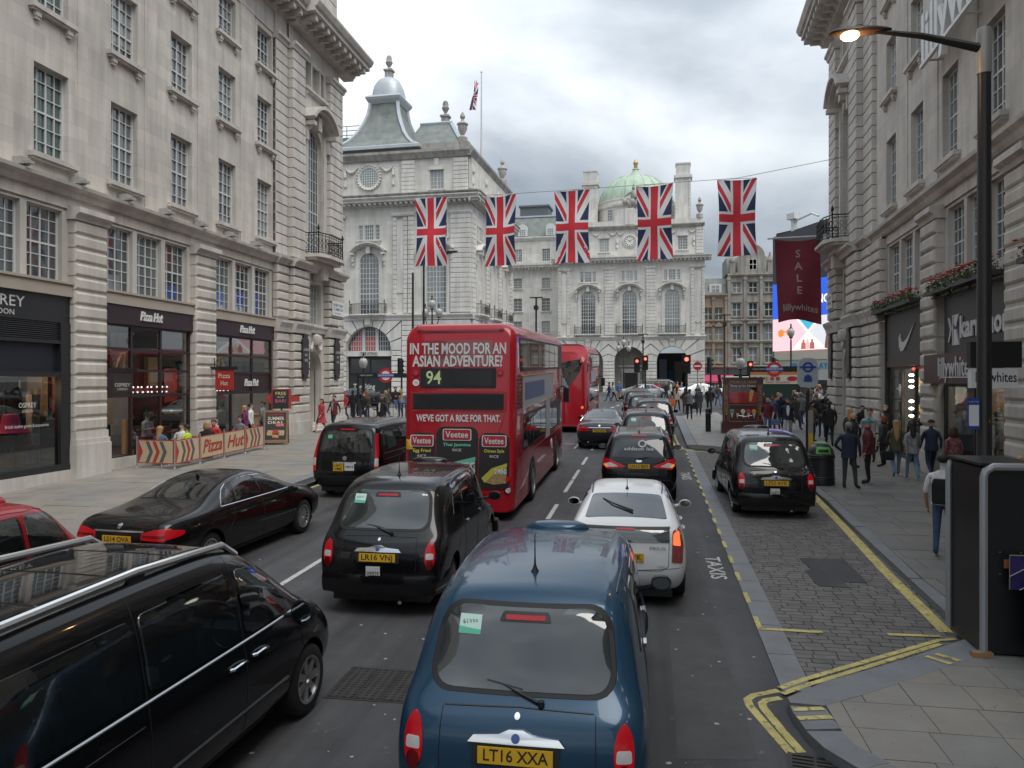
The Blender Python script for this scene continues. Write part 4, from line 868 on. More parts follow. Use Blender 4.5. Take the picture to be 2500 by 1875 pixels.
b = MB().lathe([(.8,.155),(.8,.16),(.76,.16),(.76,.155)], 28, cap=False)
for k in range(12):
    a = k*math.pi/6; b.add([(math.sin(a+d)*r, math.cos(a+d)*r, .16) for r, d in ((.52,-.09),(.7,-.09),(.7,.09),(.52,.09))], [(0,1,2,3)])
b.build('clock_ring', MT['black_lettering'], ck)
for a, l, w_ in ((R(302),.42,.05),(R(57),.62,.035)):      # hands
    d = V((math.sin(a), math.cos(a), 0)); n_ = V((d.y,-d.x,0)); MB().add([tuple(-d*.1-n_*w_+V((0,0,.175))), tuple(-d*.1+n_*w_+V((0,0,.175))), tuple(d*l+n_*w_*.4+V((0,0,.175))), tuple(d*l-n_*w_*.4+V((0,0,.175)))], [(0,1,2,3)]).build('clock_hand', MT['black_lettering'], ck)
MB().box(8.3,12.7,.2,1.6,26.15,27.6).box(8.7,12.3,.25,1.5,27.6,28.6).box(8.1,12.9,.1,1.7,26.1,26.3).box(9.8,11.2,.0,.3,26.3,28.7).build('statue_plinth', M_pale2, CF)
# carved group: a seated helmeted figure with spear beside a lion
b = MB()
def blob(c, r, mi=0, n=8): b.lathe([(0,-r[2]),(r[0]*.6,-r[2]*.75),(r[0],0),(r[0]*.7,r[2]*.7),(0,r[2])], n, c, mi)
blob((10.9,.8,29.2),(.75,.6,.7)); blob((11.0,.8,30.2),(.5,.4,.8)); blob((11.0,.75,31.1),(.28,.26,.32)); blob((11.0,.75,31.45),(.12,.2,.3)); blob((10.5,.6,29.0),(.5,.4,.45)); blob((11.4,.55,29.1),(.45,.4,.5))
b.tube([(9.6,.7,28.6),(9.75,.7,32.0)], .05, 5); b.tube([(10.6,.7,30.6),(9.75,.6,30.1)], [.16,.1], 6); blob((9.7,.7,29.4),(.45,.35,.5)); blob((12.1,.8,29.1),(.7,.5,.55)); blob((12.5,.6,29.6),(.36,.34,.36)); b.lathe([(.55,-.1),(.6,0),(.55,.1)], 10, (11.7,.55,29.9))
b.v = [(10.9+(p[0]-10.9)*.95, p[1], 28.6+(p[2]-28.4)*1.15) for p in b.v]
b.build('carved_figure_group', M_sooty, CF, 60)
# chimneys, urn, dome
for x0, x1, zt in ((3.2,5.35,35.6),(17.0,19.2,36.0)):
    o = MB().box(x0,x1,4,6,26,zt-2.3).box(x0-.25,x1+.25,3.75,6.25,zt-2.3,zt-1.9).box(x0+.05,x1-.05,4.05,5.95,zt-1.9,zt).box(x0-.03,x1+.03,3.97,6.03,zt-.25,zt-.1).build('chimney', M_pale2, CF)
    courses(CF, x0-.02, x0+.3, 3.9, 4.1, 27, zt-2.5, .5, m=M_pale2); courses(CF, x1-.3, x1+.02, 3.9, 4.1, 27, zt-2.5, .5, m=M_pale2)
urn(CF, (20.4,.6,26.9), 1.1); urn(CF, (.7,.6,26.9), 1.1)
M_copper = mat('green_copper', (.42,.53,.41), .65, var=.18, vs=.8, streak=.12); M_gold = mat('gilt', (.5,.36,.18), .5, .4)
dc = (10.9,8.5,0)
MB().lathe([(6.1,25),(6.1,29.6),(6.35,29.7),(6.4,30.0),(5.95,30.1),(5.9,30.6),(6.05,30.7),(6.05,30.9),(5.8,30.95)], 40, dc).build('drum', M_pale, CF, 40)
dm = MB().lathe([(5.8,30.9),(5.78,31.2),(5.55,32.0),(5.1,32.9),(4.4,33.8),(3.5,34.6),(2.4,35.05),(1.2,35.3),(1.05,35.4),(.85,35.75),(.5,36.2),(.45,36.45),(.55,36.5),(.45,36.6)], 40, dc).build('dome', M_copper, CF, 50)
b = MB()
for k in range(20):
    a = k*math.pi/10; b.tube([(dc[0]+r*math.cos(a), dc[1]+r*math.sin(a), z) for r, z in ((5.82,31.2),(5.58,32.0),(5.13,32.9),(4.43,33.8),(3.53,34.6),(2.43,35.2))], .05, 4)
b.build('dome_rib', M_copper, dm)
MB().lathe([(.25,36.6),(.25,36.8),(.36,36.9),(.25,37.0),(.34,37.3),(.42,37.5),(.25,37.85),(.1,38.05),(0,38.1)], 12, dc).build('dome_finial', M_gold, dm, 40)
for k in range(5):
    a = R(200+35*k); x, y = dc[0]+6.1*math.cos(a), dc[1]+6.1*math.sin(a); o = window(CF, -.5, .5, 27.6, 29.3, 0, 3, 4, mw=.05); o.location = (x-.5*math.sin(-a)*0, y, 27.6); o.rotation_euler = (0,0,a+R(90)); o.location = (x+.08*math.cos(a)-.5*math.cos(a+R(90)), y+.08*math.sin(a)-.5*math.sin(a+R(90)), 27.6)
MB().box(.3,20.8,.8,16,20,26.2).box(20.75,21.08,.05,12,GZ,21).box(.02,.3,.05,12,GZ,21).build('building_core', M_pale, CF)
# ---- building with the turret (left of the bus)
ST = thing('turreted_stone_building', 'pale stone corner building with slate turret and round window behind the red bus', 'building', (-17,76.2,0), R(-2.5))
BX = (-10.87,-3.65)
b = MB(); wall(b, -16.4, 0, 10.0, 21.3, [o for x in BX for o in pal_ops(x)], 0, .4); b.build('front_wall', M_pale, ST)
palazzo(ST, BX[0]); palazzo(ST, BX[1], bal=False)
for a, c in ((-8.25,-6.7),):
    courses(ST, a, a+.4, -.16, .05, 10.4, 20.3, .5, m=M_pale2); courses(ST, c-.4, c, -.16, .05, 10.4, 20.3, .5, m=M_pale2); panel(ST, a+.42, c-.42, 12.0, 19.8)
courses(ST, -6.6, -5.95, -.2, .05, 10.4, 20.3, .5, m=M_pale2); courses(ST, -2.1, 0, -.25, .05, 10.4, 20.3, .5, m=M_pale2); courses(ST, -16.2, -13.6, -.16, .05, 10.4, 20.3, .5, m=M_pale2)
for a, c in ((-8.35,-5.85),(-2.2,.1),(-16.2,-13.4)): molding(MB(), a, c, [(0,20.3),(.28,20.3),(.36,20.5),(.36,20.62),(0,20.7)]).build('pilaster_cap', M_pale2, ST)
molding(MB(), -16.4, .3, [(0,9.7),(.3,9.7),(.34,9.9),(.5,10.15),(.5,10.28),(0,10.35)]).build('string_course', M_pale2, ST)
big_cornice(ST, -16.4, 1.0, 21.35); molding(MB(), -16.4, 1.05, [(0,22.2),(1.1,22.2),(1.2,22.34),(1.2,22.42),(0,22.6)]).build('cornice_top', M_sooty, ST)
b = MB(); wall(b, -16.4, -.35, 22.4, 26.2, [(-4.4,-2.95,23.0,25.0)], .3, .3); b.build('attic_wall', M_pale, ST)
window(ST, -4.4, -2.95, 23.0, 25.0, .45, 4, 5, mw=.04); sill(ST, -4.4, -2.95, 22.98, .3, m=M_pale2); MB().extr([(-4.5,24.95),(-2.85,24.95),(-2.85,25.2),(-3.67,25.45),(-4.5,25.2)], .18, .32).box(-3.9,-3.45,.15,.3,25.4,26.1).build('window_head', M_pale2, ST)
courses(ST, -7.4, -5.96, .05, .35, 22.6, 26.0, .42, m=M_pale2); courses(ST, -1.9, -.35, .1, .35, 22.6, 26.0, .42, m=M_pale2)
molding(MB(), -16.4, -.1, [(-.35,26.15),(-.1,26.15),(.05,26.4),(.25,26.7),(.25,26.95),(-.35,27.0)]).build('attic_cornice', M_sooty, ST)
MB().box(-16.4,-.35,.4,1.2,26.9,27.7).box(-16.4,-5.9,.25,.45,27.0,27.9).build('parapet', M_sooty, ST)
# round window with wreath and swags
o = MB().lathe([(.98,0),(.98,.12),(1.25,.16),(1.3,.05),(1.3,0)], 26, cap=False).build('round_window', M_pale2, ST, 40, (-10.96,.3,24.5)); o.rotation_euler = (R(90),0,0)
ob('pane', MB().lathe([(1.0,0),(1.0,.02),(0,.02)], 26).mesh('pane', M_pane[2]), o, (0,0,.02))
b = MB()
for k in range(-3,4): h = math.sqrt(max(0,.96-(k*.25)**2)); b.box(k*.25-.025,k*.25+.025,-h,h,.04,.08); b.box(-h,h,k*.25-.025,k*.25+.025,.045,.075)
b.build('glazing_bars', M_frame, o)
b = MB()
for k in range(26): a = k*2*math.pi/26; r_ = .14; b.lathe([(0,-r_),(r_,0),(0,r_)], 6, (-10.96+1.28*math.cos(a), .15, 24.5+1.28*math.sin(a)))
for s in (-1,1): swag(b, -10.96+s*1.3, -10.96+s*2.6, 25.6, .2, .5, .15); swag(b, -10.96+s*2.65-.04, -10.96+s*2.65+.04, 25.3, .2, .6, .16); swag(b, -10.96+s*2.65-.04, -10.96+s*2.65+.04, 24.2, .2, .5, .14)
b.build('carved_wreath', M_pale2, ST, 60)
# turret: flared slate roof, lead dome, acorn finial
tc_ = (-10.6,5.0)
def sq(h, z): return [(tc_[0]+sx*h, tc_[1]+sy*h, z) for sx, sy in ((-1,-1),(1,-1),(1,1),(-1,1))]
prof = [(4.9,27.6),(4.2,28.0),(3.35,28.8),(2.65,29.8),(2.1,31.0),(1.75,32.0),(1.58,33.0),(1.55,33.4)]
tr_ = MB().loft([sq(h, z) for h, z in prof], 0).build('turret_roof', M_slate, ST)
b = MB()
for sx, sy in ((-1,-1),(1,-1),(1,1),(-1,1)): b.tube([(tc_[0]+sx*h, tc_[1]+sy*h, z) for h, z in prof], .22, 5)
b.loft([sq(5.3,27.3), sq(5.3,27.6), sq(5.0,27.75)], 0); b.build('lead_hips', M_lead, tr_, 50)
MB().loft([sq(1.62,33.3), sq(1.9,33.7), sq(2.0,33.95), sq(1.9,34.15), sq(1.6,34.25)], 0).build('lead_band', M_lead, tr_)
rings = []
for h, z, k in ((1.62,34.2,.25),(1.6,34.8,.3),(1.48,35.5,.45),(1.2,36.1,.7),(.8,36.45,1),(.5,36.55,1)):
    ring = []
    for i in range(16):
        a = 2*math.pi*(i+.5)/16; c, s = math.cos(a), math.sin(a); q = 1/max(abs(c), abs(s)); q = q*(1-k)+k; ring.append((tc_[0]+c*h*q, tc_[1]+s*h*q, z))
    rings.append(ring)
MB().loft(rings, 0).build('lead_dome', M_lead, tr_, 50)
def acorn(c, s, name='acorn_finial'): return MB().box(c[0]-.42*s,c[0]+.42*s,c[1]-.42*s,c[1]+.42*s,c[2],c[2]+1.0*s).box(c[0]-.55*s,c[0]+.55*s,c[1]-.55*s,c[1]+.55*s,c[2]+1.0*s,c[2]+1.2*s).lathe([(.3*s,1.2*s),(.15*s,1.5*s),(.4*s,1.95*s),(.45*s,2.1*s),(.34*s,2.3*s),(.36*s,2.5*s),(.28*s,2.85*s),(0,3.05*s)], 12, c).build(name, M_sooty, ST, 40)
acorn((tc_[0],tc_[1],36.4), .9)
# second hipped roof, urns, railing, flagpole stands apart
b = MB(); b.loft([[(-9,3,27.3),(-1.2,3,27.3),(-1.2,16,27.3),(-9,16,27.3)],[(-8,8,32.2),(-4.4,8,32.2),(-4.4,13,32.2),(-8,13,32.2)]], 0); b.build('slate_roof', M_slate, ST)
MB().tube([(-1.2,3,27.3),(-4.4,8,32.2)], .25, 5).tube([(-8,8,32.25),(-4.3,8,32.25)], .25, 5).build('lead_ridge', M_lead, ST); acorn((-5.4,9,32.3), .95)
urn(ST, (-1.1,.8,27.6), 1.15); urn(ST, (-.9,18.2,27.6), 1.2)
b = MB()
for z in (31.0,31.5,32.0): b.tube([(-24,6,z),(-14.5,6,z)], .04, 4)
for x in range(-24,-14,2): b.tube([(x,6,30.4),(x,6,32)], .04, 4)
b.build('roof_railing', M_black, ST); MB().box(-26,-14.5,5,14,26,30.4).build('back_roof', M_slate, ST)
# ground floor: great arch with shop
voussoirs(ST, -10.85, 2.5, 6.6, -16.4, -7.3, 9.65, .52, z0=GZ); courses(ST, -7.25, 0, -.28, .1, GZ, 9.65, .52, m=M_pale2, bev=.05)
b = MB(); wall(b, -16.4, 0, GZ-.2, 10, [(-13.35,-8.35,GZ-.2,6.6,'arch')], .08, .6); b.build('ground_wall', M_pale, ST)
b = MB(); A = arc(-10.85, 6.62, 2.42, 0, 180, 16)
lun = MB().extr(A, .52, .56).build('lunette_glass', M_pane[0], ST)
for x0, x1 in ((-13.1,-11.75),(-11.45,-10.25)): 
    P = [(x0,6.7),(x1,6.7),(x1,6.62+math.sqrt(max(0,2.35**2-(x1+10.85)**2)) if x0 < -12 else 8.2),(x0,6.62+math.sqrt(max(0,2.35**2-(x0+10.85)**2)) if x0 < -12 else 8.2)]; MB().extr(P, .46, .5).build('red_blind', M_pane_red[0], lun)
b = MB()
for x in (-11.6,-10.1): b.box(x-.14,x+.14,.3,.5,6.6,8.9)
for k in range(-9,10):
    x = -10.85+k*.27; h = math.sqrt(max(0, 2.4**2-(x+10.85)**2)); b.box(x-.025,x+.025,.38,.44,6.6,6.62+h)
for z in (7.1,7.6,8.1,8.6): h = math.sqrt(max(0, 2.4**2-(z-6.62)**2)); b.box(-10.85-h,-10.85+h,.38,.44,z-.025,z+.025)
b.build('glazing_bars', M_frame, lun)
MB().box(-13.5,-8.2,.0,.5,6.05,6.6).build('stone_lintel', M_pale2, ST); o = MB().box(-11.9,-9.9,-.06,.0,6.1,6.5).build('name_board', mat('pale_board', (.55,.53,.48), .6), ST); text('THE STING', MT['black_lettering'], o, (-10.9,-.065,6.3), .36, fitw=1.8, bold=.02)
MB().box(-13.4,-8.3,.55,.7,GZ-.1,6.05).build('shopfront', M_char, ST)
for x0, x1, z0, z1 in ((-13.2,-11.2,GZ,4.0),(-11.0,-9.2,GZ,4.0),(-13.2,-11.0,4.3,5.8),(-10.8,-8.5,4.3,5.7)): MB().box(x0,x1,.5,.54,z0,z1).build('shop_pane', glassmat('dark_shop_pane', (.012,.013,.015), .03), ST)
text('The Sting', M_ltr, ST, (-11.6,.45,2.9), .75, fitw=2.4, bold=.02)
MB().box(-16.4,-.1,.7,18,GZ,26.9).build('building_core', M_pale, ST)
# side towards the quadrant
sd = ob('side', None, None, (0,0,0), R(90))
b = MB(); sb = (3.6,9.6,15.6); wall(b, 0, 19, 10.0, 21.3, [o for x in sb for o in pal_ops(x)], 0, .4); b.build('side_wall', M_pale, sd)
for x in sb: palazzo(sd, x)
for x in (0,5.9,11.9,17.9): courses(sd, x, x+1.3, -.2, .05, 10.4, 20.3, .5, m=M_pale2)
big_cornice(sd, -1.0, 19, 21.35); molding(MB(), -1.05, 19, [(0,22.2),(1.1,22.2),(1.2,22.34),(1.2,22.42),(0,22.6)]).build('cornice_top', M_sooty, sd)
wall(MB(), .3, 19, 22.4, 26.2, [(x-.7,x+.7,23,25) for x in sb], .3, .3).build('attic_wall', M_pale, sd)
for x in sb: window(sd, x-.7, x+.7, 23, 25, .45, 4, 5, mw=.04)
b = MB()
for x in (1.2,6.6,12.6,18): swag(b, x-.06, x+.06, 25.4, .2, .6, .3); swag(b, x-.06, x+.06, 24.2, .2, .6, .25)
b.build('carved_trophies', M_pale2, sd, 60)
molding(MB(), 0, 19, [(-.35,26.15),(-.1,26.15),(.05,26.4),(.25,26.7),(.25,26.95),(-.35,27.0)]).build('attic_cornice', M_sooty, sd); MB().box(.3,19,.4,1.2,26.9,27.7).build('parapet', M_sooty, sd)
molding(MB(), 0, 19, [(0,9.7),(.3,9.7),(.34,9.9),(.5,10.15),(.5,10.28),(0,10.35)]).build('string_course', M_pale2, sd); courses(sd, 0, 19, -.28, .1, GZ, 9.65, .52, m=M_pale2)
absorb(sd, ST)
# ---- plain range between them
MD = thing('mansard_stone_building', 'plain pale stone range with slate mansard and dormers between turret and dome buildings', 'building', (-17,124,0), R(-2.5))
wx = (-8.2,-3.65,.95); rows = ((18.4,20.05),(14.7,16.8),(11.2,13.1),(7.6,9.6))
wall(MB(), -14, 3.7, GZ, 21.3, [(x,x+1.35,a,z) for x in wx for a, z in rows], 0, .3).build('front_wall', M_pale, MD)
for x in wx:
    for a, z in rows: window(MD, x, x+1.35, a, z, .2, 4, 4, mw=.045); sill(MD, x, x+1.35, a, 0, m=M_pale2)
    window(MD, x, x+1.3, 22.8, 24.8, .5, 4, 5, mw=.045)
big_cornice(MD, -14, 3.7, 21.3); wall(MB(), -14, 3.7, 22.2, 26.3, [(x,x+1.3,22.8,24.8) for x in wx], .35, .3).build('attic_wall', M_pale, MD)
molding(MB(), -14, 3.7, [(-.4,26.1),(-.2,26.1),(.1,26.5),(.1,26.7),(-.4,26.8)]).build('attic_cornice', M_pale2, MD)
MB().extr([(.6,26.8),(2.4,30.4),(10,31),(10,26.8)], -14, 3.7, ax='x').build('mansard_roof', M_slate, MD); MB().box(-14,3.7,2.2,2.7,30.3,30.55).build('lead_ridge', M_lead, MD)
for x in (-2.25,2.3,-6.8): o = MB().extr([(x-.75,26.9),(x+.75,26.9),(x+.75,28.1)]+arc(x,28.1,.75,0,180,8)[1:], .4, 3).build('dormer', M_frame, MD); window(MD, x-.5, x+.5, 26.95, 28.0, .34, 3, 3, mw=.05)
MB().box(-3.6,1.2,5,9,30.5,32.6).box(-3.8,1.4,4.8,9.2,32.6,32.9).build('plant_room', mat('plant_room', (.12,.14,.155), .6), MD); MB().box(-14,3.6,.7,12,GZ,26.5).build('building_core', M_pale, MD)
# ---- brown ornate buildings on the right of the circus
M_brn = mat('brown_stone', (.33,.265,.205), .88, var=.25, vs=.4, streak=.35); M_gry = mat('weathered_stone', (.36,.34,.305), .88, var=.3, vs=.4, streak=.45)
def ornate(name, label, x0, x1, m, wxs, rows, ztop, gable=None):
    T = thing(name, label, 'building', (18,122,0))
    wall(MB(), x0, x1, GZ, ztop, [(x,x+1.2,a,z) for x in wxs for a, z in rows], 0, .35).build('front_wall', m, T)
    for x in wxs:
        for i, (a, z) in enumerate(rows):
            window(T, x, x+1.2, a, z, .22, 2, 2, mw=.09)
            if i == 1: MB().extr([(x-.3,z+.25),(x+1.5,z+.25),(x+1.5,z+.4),(x+.6,z+.95),(x-.3,z+.4)], -.35, .02).build('pediment', m, T)
            else: MB().box(x-.15,x+1.35,-.15,.02,z+.1,z+.25).build('window_head', m, T)
            MB().box(x-.15,x+1.35,-.2,.02,a-.2,a).build('window_sill', m, T)
    for x in [x0]+[(wxs[i]+1.2+wxs[i+1])/2-.2 for i in range(len(wxs)-1)]+[x1-.4]: MB().box(x,x+.4,-.22,.02,GZ+3.6,ztop).box(x-.06,x+.46,-.3,.02,ztop-.6,ztop-.2).build('pilaster', m, T)
    for z in (GZ+3.6, 9.2, 12.4, ztop-.1): molding(MB(), x0, x1, [(0,z),(.2,z),(.4,z+.25),(.4,z+.35),(0,z+.45)]).build('cornice', m, T)
    MB().box(x0,x1,.5,10,GZ,ztop).build('building_core', m, T)
    return T
K1 = ornate('brown_stone_building', 'brown stone building at the circus between the domed building and the grey gabled one', -9.2, -5.4, M_brn, (-8.8,-7.25), ((6.3,8.3),(9.7,11.5),(12.8,14.6)), 16.4)
MB().extr([(.2,16.8),(1.5,19.3),(8,19.3),(8,16.8)], -9.2, -5.4, ax='x').build('slate_roof', M_slate, K1); o = MB().box(-8,-6.2,.3,2,16.9,18.3).build('dormer', M_frame, K1); window(K1, -7.7, -6.5, 17.0, 18.1, .25, 2, 2, mw=.08)
K2 = ornate('gabled_stone_building', 'grey weathered stone building with curved gable beside the giant screens', -5.35, 3.4, M_gry, (-4.6,-2.2,.1,2.0), ((6.3,8.5),(9.7,11.9),(13.3,15.3),(16.9,18.4)), 19.4)
MB().extr([(-3.9,19.9),(.3,19.9),(.3,22.3)]+arc(-1.8,22.3,1.9,0,180,10)+[(-3.9,22.3)], -.1, .8).box(-4.2,.6,-.2,.9,19.7,19.95).build('gable', M_gry, K2); window(K2, -2.2, -1.1, 20.3, 21.9, -.14, 2, 2, mw=.08)
for x in (-4.6,.9,3.0): o = MB().box(x-.4,x+.4,0,.8,19.8,21.6).lathe([(.55,21.6),(.5,21.9),(.25,22.3),(.1,23)], 8, (x,.4,0)).build('pinnacle', M_gry, K2)
MB().extr([(.8,19.9),(2,22.5),(8,22.5),(8,19.9)], -5.35, 3.4, ax='x').build('slate_roof', M_slate, K2)
for T, x0, x1, txt in ((K1,-9.1,-5.5,''),(K2,-5.2,3.2,'JEWELLERY')):
    o = MB().box(x0,x1,-.3,.1,GZ+2.6,GZ+3.5).build('fascia', mat('grey_fascia', (.06,.06,.065), .5), T)
    if txt: text(txt, M_ltr, o, (-1,-.32,GZ+3.05), .5, fitw=2.2)
    MB().box(x0+.2,x1-.2,-.05,.05,GZ,GZ+2.6).build('shop_pane', MT['dark_shop_pane'], T)
for x in (-8.8,-6.4): MB().extr([(-.3,GZ+2.6),(-1.6,GZ+1.7),(-1.6,GZ+1.4),(-.3,GZ+1.4)], x, x+1.9, ax='x').build('pink_awning', mat('pink_awning', (.5,.05,.14), .6), K1)
# ---- building with giant screens
A_, B_ = V((15.8,99)), V((24.5,86.5)); ln = (B_-A_).length; ang = math.atan2(B_.y-A_.y, B_.x-A_.x)
SB = thing('screen_building', 'building wrapped in giant advertising screens with the bank at street level', 'building', (15.8,99,0), ang)
MB().box(0,ln,.3,10,GZ,21.5).build('building_core', mat('dark_cladding', (.02,.02,.022), .5), SB)
MB().box(0,ln,0,.3,6.0,7.1).box(0,.5,.0,.3,GZ,6.0).build('stone_band', mat('cream_band', (.55,.53,.45), .7), SB); MB().box(.5,ln,.15,.3,3.6,6.0).build('glass_band', mat('pale_fascia', (.40,.42,.37), .4), SB)
MB().box(.5,ln,.1,.28,GZ,3.4).build('shopfront', MT['dark_shop_pane'], SB)
text('BARCLAYS', mat('bank_blue', (.01,.22,.45), .4), SB, (6.2,.1,5.2), 1.0, fitw=4.6, bold=.01, extr=.03)
MB().lathe([(0,0),(.45,.05),(.45,.1),(0,.12)], 10, (0,0,0)).build('eagle_emblem', MT['bank_blue'], SB, 0, (3.2,.1,5.2)).rotation_euler = (R(90),0,0)
def em(name, c, s=1.): return mat(name, (.01,.01,.01), .35, emit=c, es=s)
sc1 = MB().box(0,ln,-.25,.3,7.1,10.95).build('lower_screen', em('screen_pink', (.95,.55,.60), .85), SB)
sc2 = MB().box(0,ln,-.25,.3,10.97,15.2).build('middle_screen', em('screen_blue', (.015,.10,.62), .9), SB)
sc3 = MB().extr([(0,15.22),(ln,15.22),(ln,22.3),(0,21.0)], -.25, .3).build('upper_screen', em('screen_black', (.012,.012,.016), 1), SB)
text('SAMSUNG', em('screen_white', (.9,.92,.95), .95), sc2, (6.15,-.26,12.8), 1.3, fitw=4.9, bold=.03)
text('display', MT['screen_white'], sc3, (8.2,-.26,16.6), .5, fitw=1.5); MB().box(7.3,8.3,-.262,-.25,17.8,20.0).build('phone_picture', em('screen_grey', (.22,.22,.23), .8), sc3)
b = MB()
for q in ([(3.6,10.9),(5.6,9.0),(7.7,10.9),(7.3,10.9),(5.6,9.35),(4.0,10.9)],[(3.1,7.15),(5.6,9.3),(8.3,7.15),(7.8,7.15),(5.6,8.9),(3.6,7.15)]): b.extr(q, -.27, -.26)
b.build('white_bands', MT['screen_white'], sc1)
for q, c in (([(4.05,10.9),(5.6,9.4),(7.2,10.9)],(.05,.42,.62)),([(3.7,7.15),(5.6,8.85),(7.7,7.15)],(.85,.78,.76)),([(5.8,9.15),(8.2,7.3),(ln,7.15),(ln,10.9),(7.8,10.9)],(.62,.64,.70))): MB().extr(q, -.262, -.255).build('picture_field', em('pf_%d' % int(c[0]*100), c, .85), sc1)
MB().extr([(.9,9.5),(1.5,9.7),(1.9,9.45),(2.2,9.45),(2.6,9.75),(3.2,9.6),(3.15,9.0),(2.9,8.8),(2.4,8.95),(2.1,9.3),(1.9,9.3),(1.7,8.85),(1.2,8.75),(.95,9.0)], -.275, -.262).build('sunglasses_picture', em('screen_orange', (.85,.25,.02), .8), sc1)
MB().extr([(8.0,7.2),(8.2,8.6),(8.8,9.1),(8.6,10.2),(9.3,10.85),(10.3,10.6),(10.4,9.4),(10.2,8.8),(10.9,8.0),(11,7.2)], -.275, -.262).build('figure_picture', em('screen_brown', (.16,.06,.05), .8), sc1)
for x, c in ((4.9,(.5,.12,.1)),(5.5,(.75,.5,.42)),(6.2,(.35,.12,.12))): MB().extr([(x-.35,7.2),(x-.3,7.9),(x-.12,8.0),(x-.14,8.3),(x+.14,8.3),(x+.12,8.0),(x+.3,7.9),(x+.35,7.2)], -.275, -.266).build('figure_picture', em('fp_%d' % int(c[0]*100), c, .8), sc1)
b = MB(); b.box(2.6,3.8,-.6,.4,22.6,23.3); b.box(3,3.4,-.3,.3,21.2,22.6); b.tube([(3.6,-.1,22.4),(6,-.1,22.8),(7,-.1,22.3)], .12, 6); b.build('roof_camera', M_frame, SB)
# distant block in the gap
o = MB().box(-3,4,0,10,0,17).box(-2.5,3,0,9,17,18.5).box(-3,4,-.1,.1,15.2,16.2).build('scaffolded_building', mat('white_sheeting', (.6,.62,.63), .8, var=.1, vs=.4), label='distant white sheeted building in the gap right of the domed building', cat='building', loc=(13.6,150,0))
# ------------------------------------------------------------------ vehicle kit (local: y forwards from the rear bumper, x to the right, z up)
def paint(name, c, rough=.22, metal=0.): return mat(name, c, rough, metal, .2, coat=.55, twoside=(.02,.02,.021))
P_black = paint('black_paint', (.006,.006,.007)); P_blue = paint('blue_paint', (.018,.060,.110), .25, .25); P_red = paint('red_paint', (.30,.012,.02)); P_white = paint('white_paint', (.72,.73,.74)); P_dgrey = paint('graphite_paint', (.035,.038,.045), .25, .3); P_silver = paint('silver_paint', (.45,.46,.47), .3, .6); P_bus = paint('bus_red', (.40,.010,.020), .25)
M_rub = mat('black_rubber', (.012,.012,.012), .6); M_trim = mat('black_trim', (.015,.015,.016), .45); M_tyre = mat('tyre', (.014,.014,.014), .85); M_alloy = mat('alloy', (.50,.51,.52), .3, .8); M_chrome = mat('chrome', (.75,.76,.77), .08, 1.0)
G_rear = glassmat('privacy_glass', (.05,.06,.062), .05, .55); G_side = glassmat('tinted_side_glass', (.012,.014,.015), .06, .4); G_wind = glassmat('windscreen_glass', (.02,.024,.025), .06, .72); M_seat = mat('seat_cloth', (.035,.036,.04), .85)
L_red = mat('lit_red_lamp', (.17,.002,.005), .2, emit=(1,.008,.02), es=.12); L_redoff = mat('red_lens', (.13,.003,.006), .2); L_clear = mat('clear_lens', (.62,.58,.56), .15, coat=1); L_amber = mat('amber_lens', (.75,.3,.08), .2, coat=1, emit=(1,.4,.1), es=.3)
M_ply = mat('yellow_plate', (.72,.42,.02), .45); M_plw = mat('white_licence_plate', (.68,.7,.7), .5); M_stk = mat('pale_green_sticker', (.55,.78,.68), .5); M_stk2 = mat('green_sticker', (.12,.5,.34), .5)
FX = (-1, -.62, 0, .62, 1)
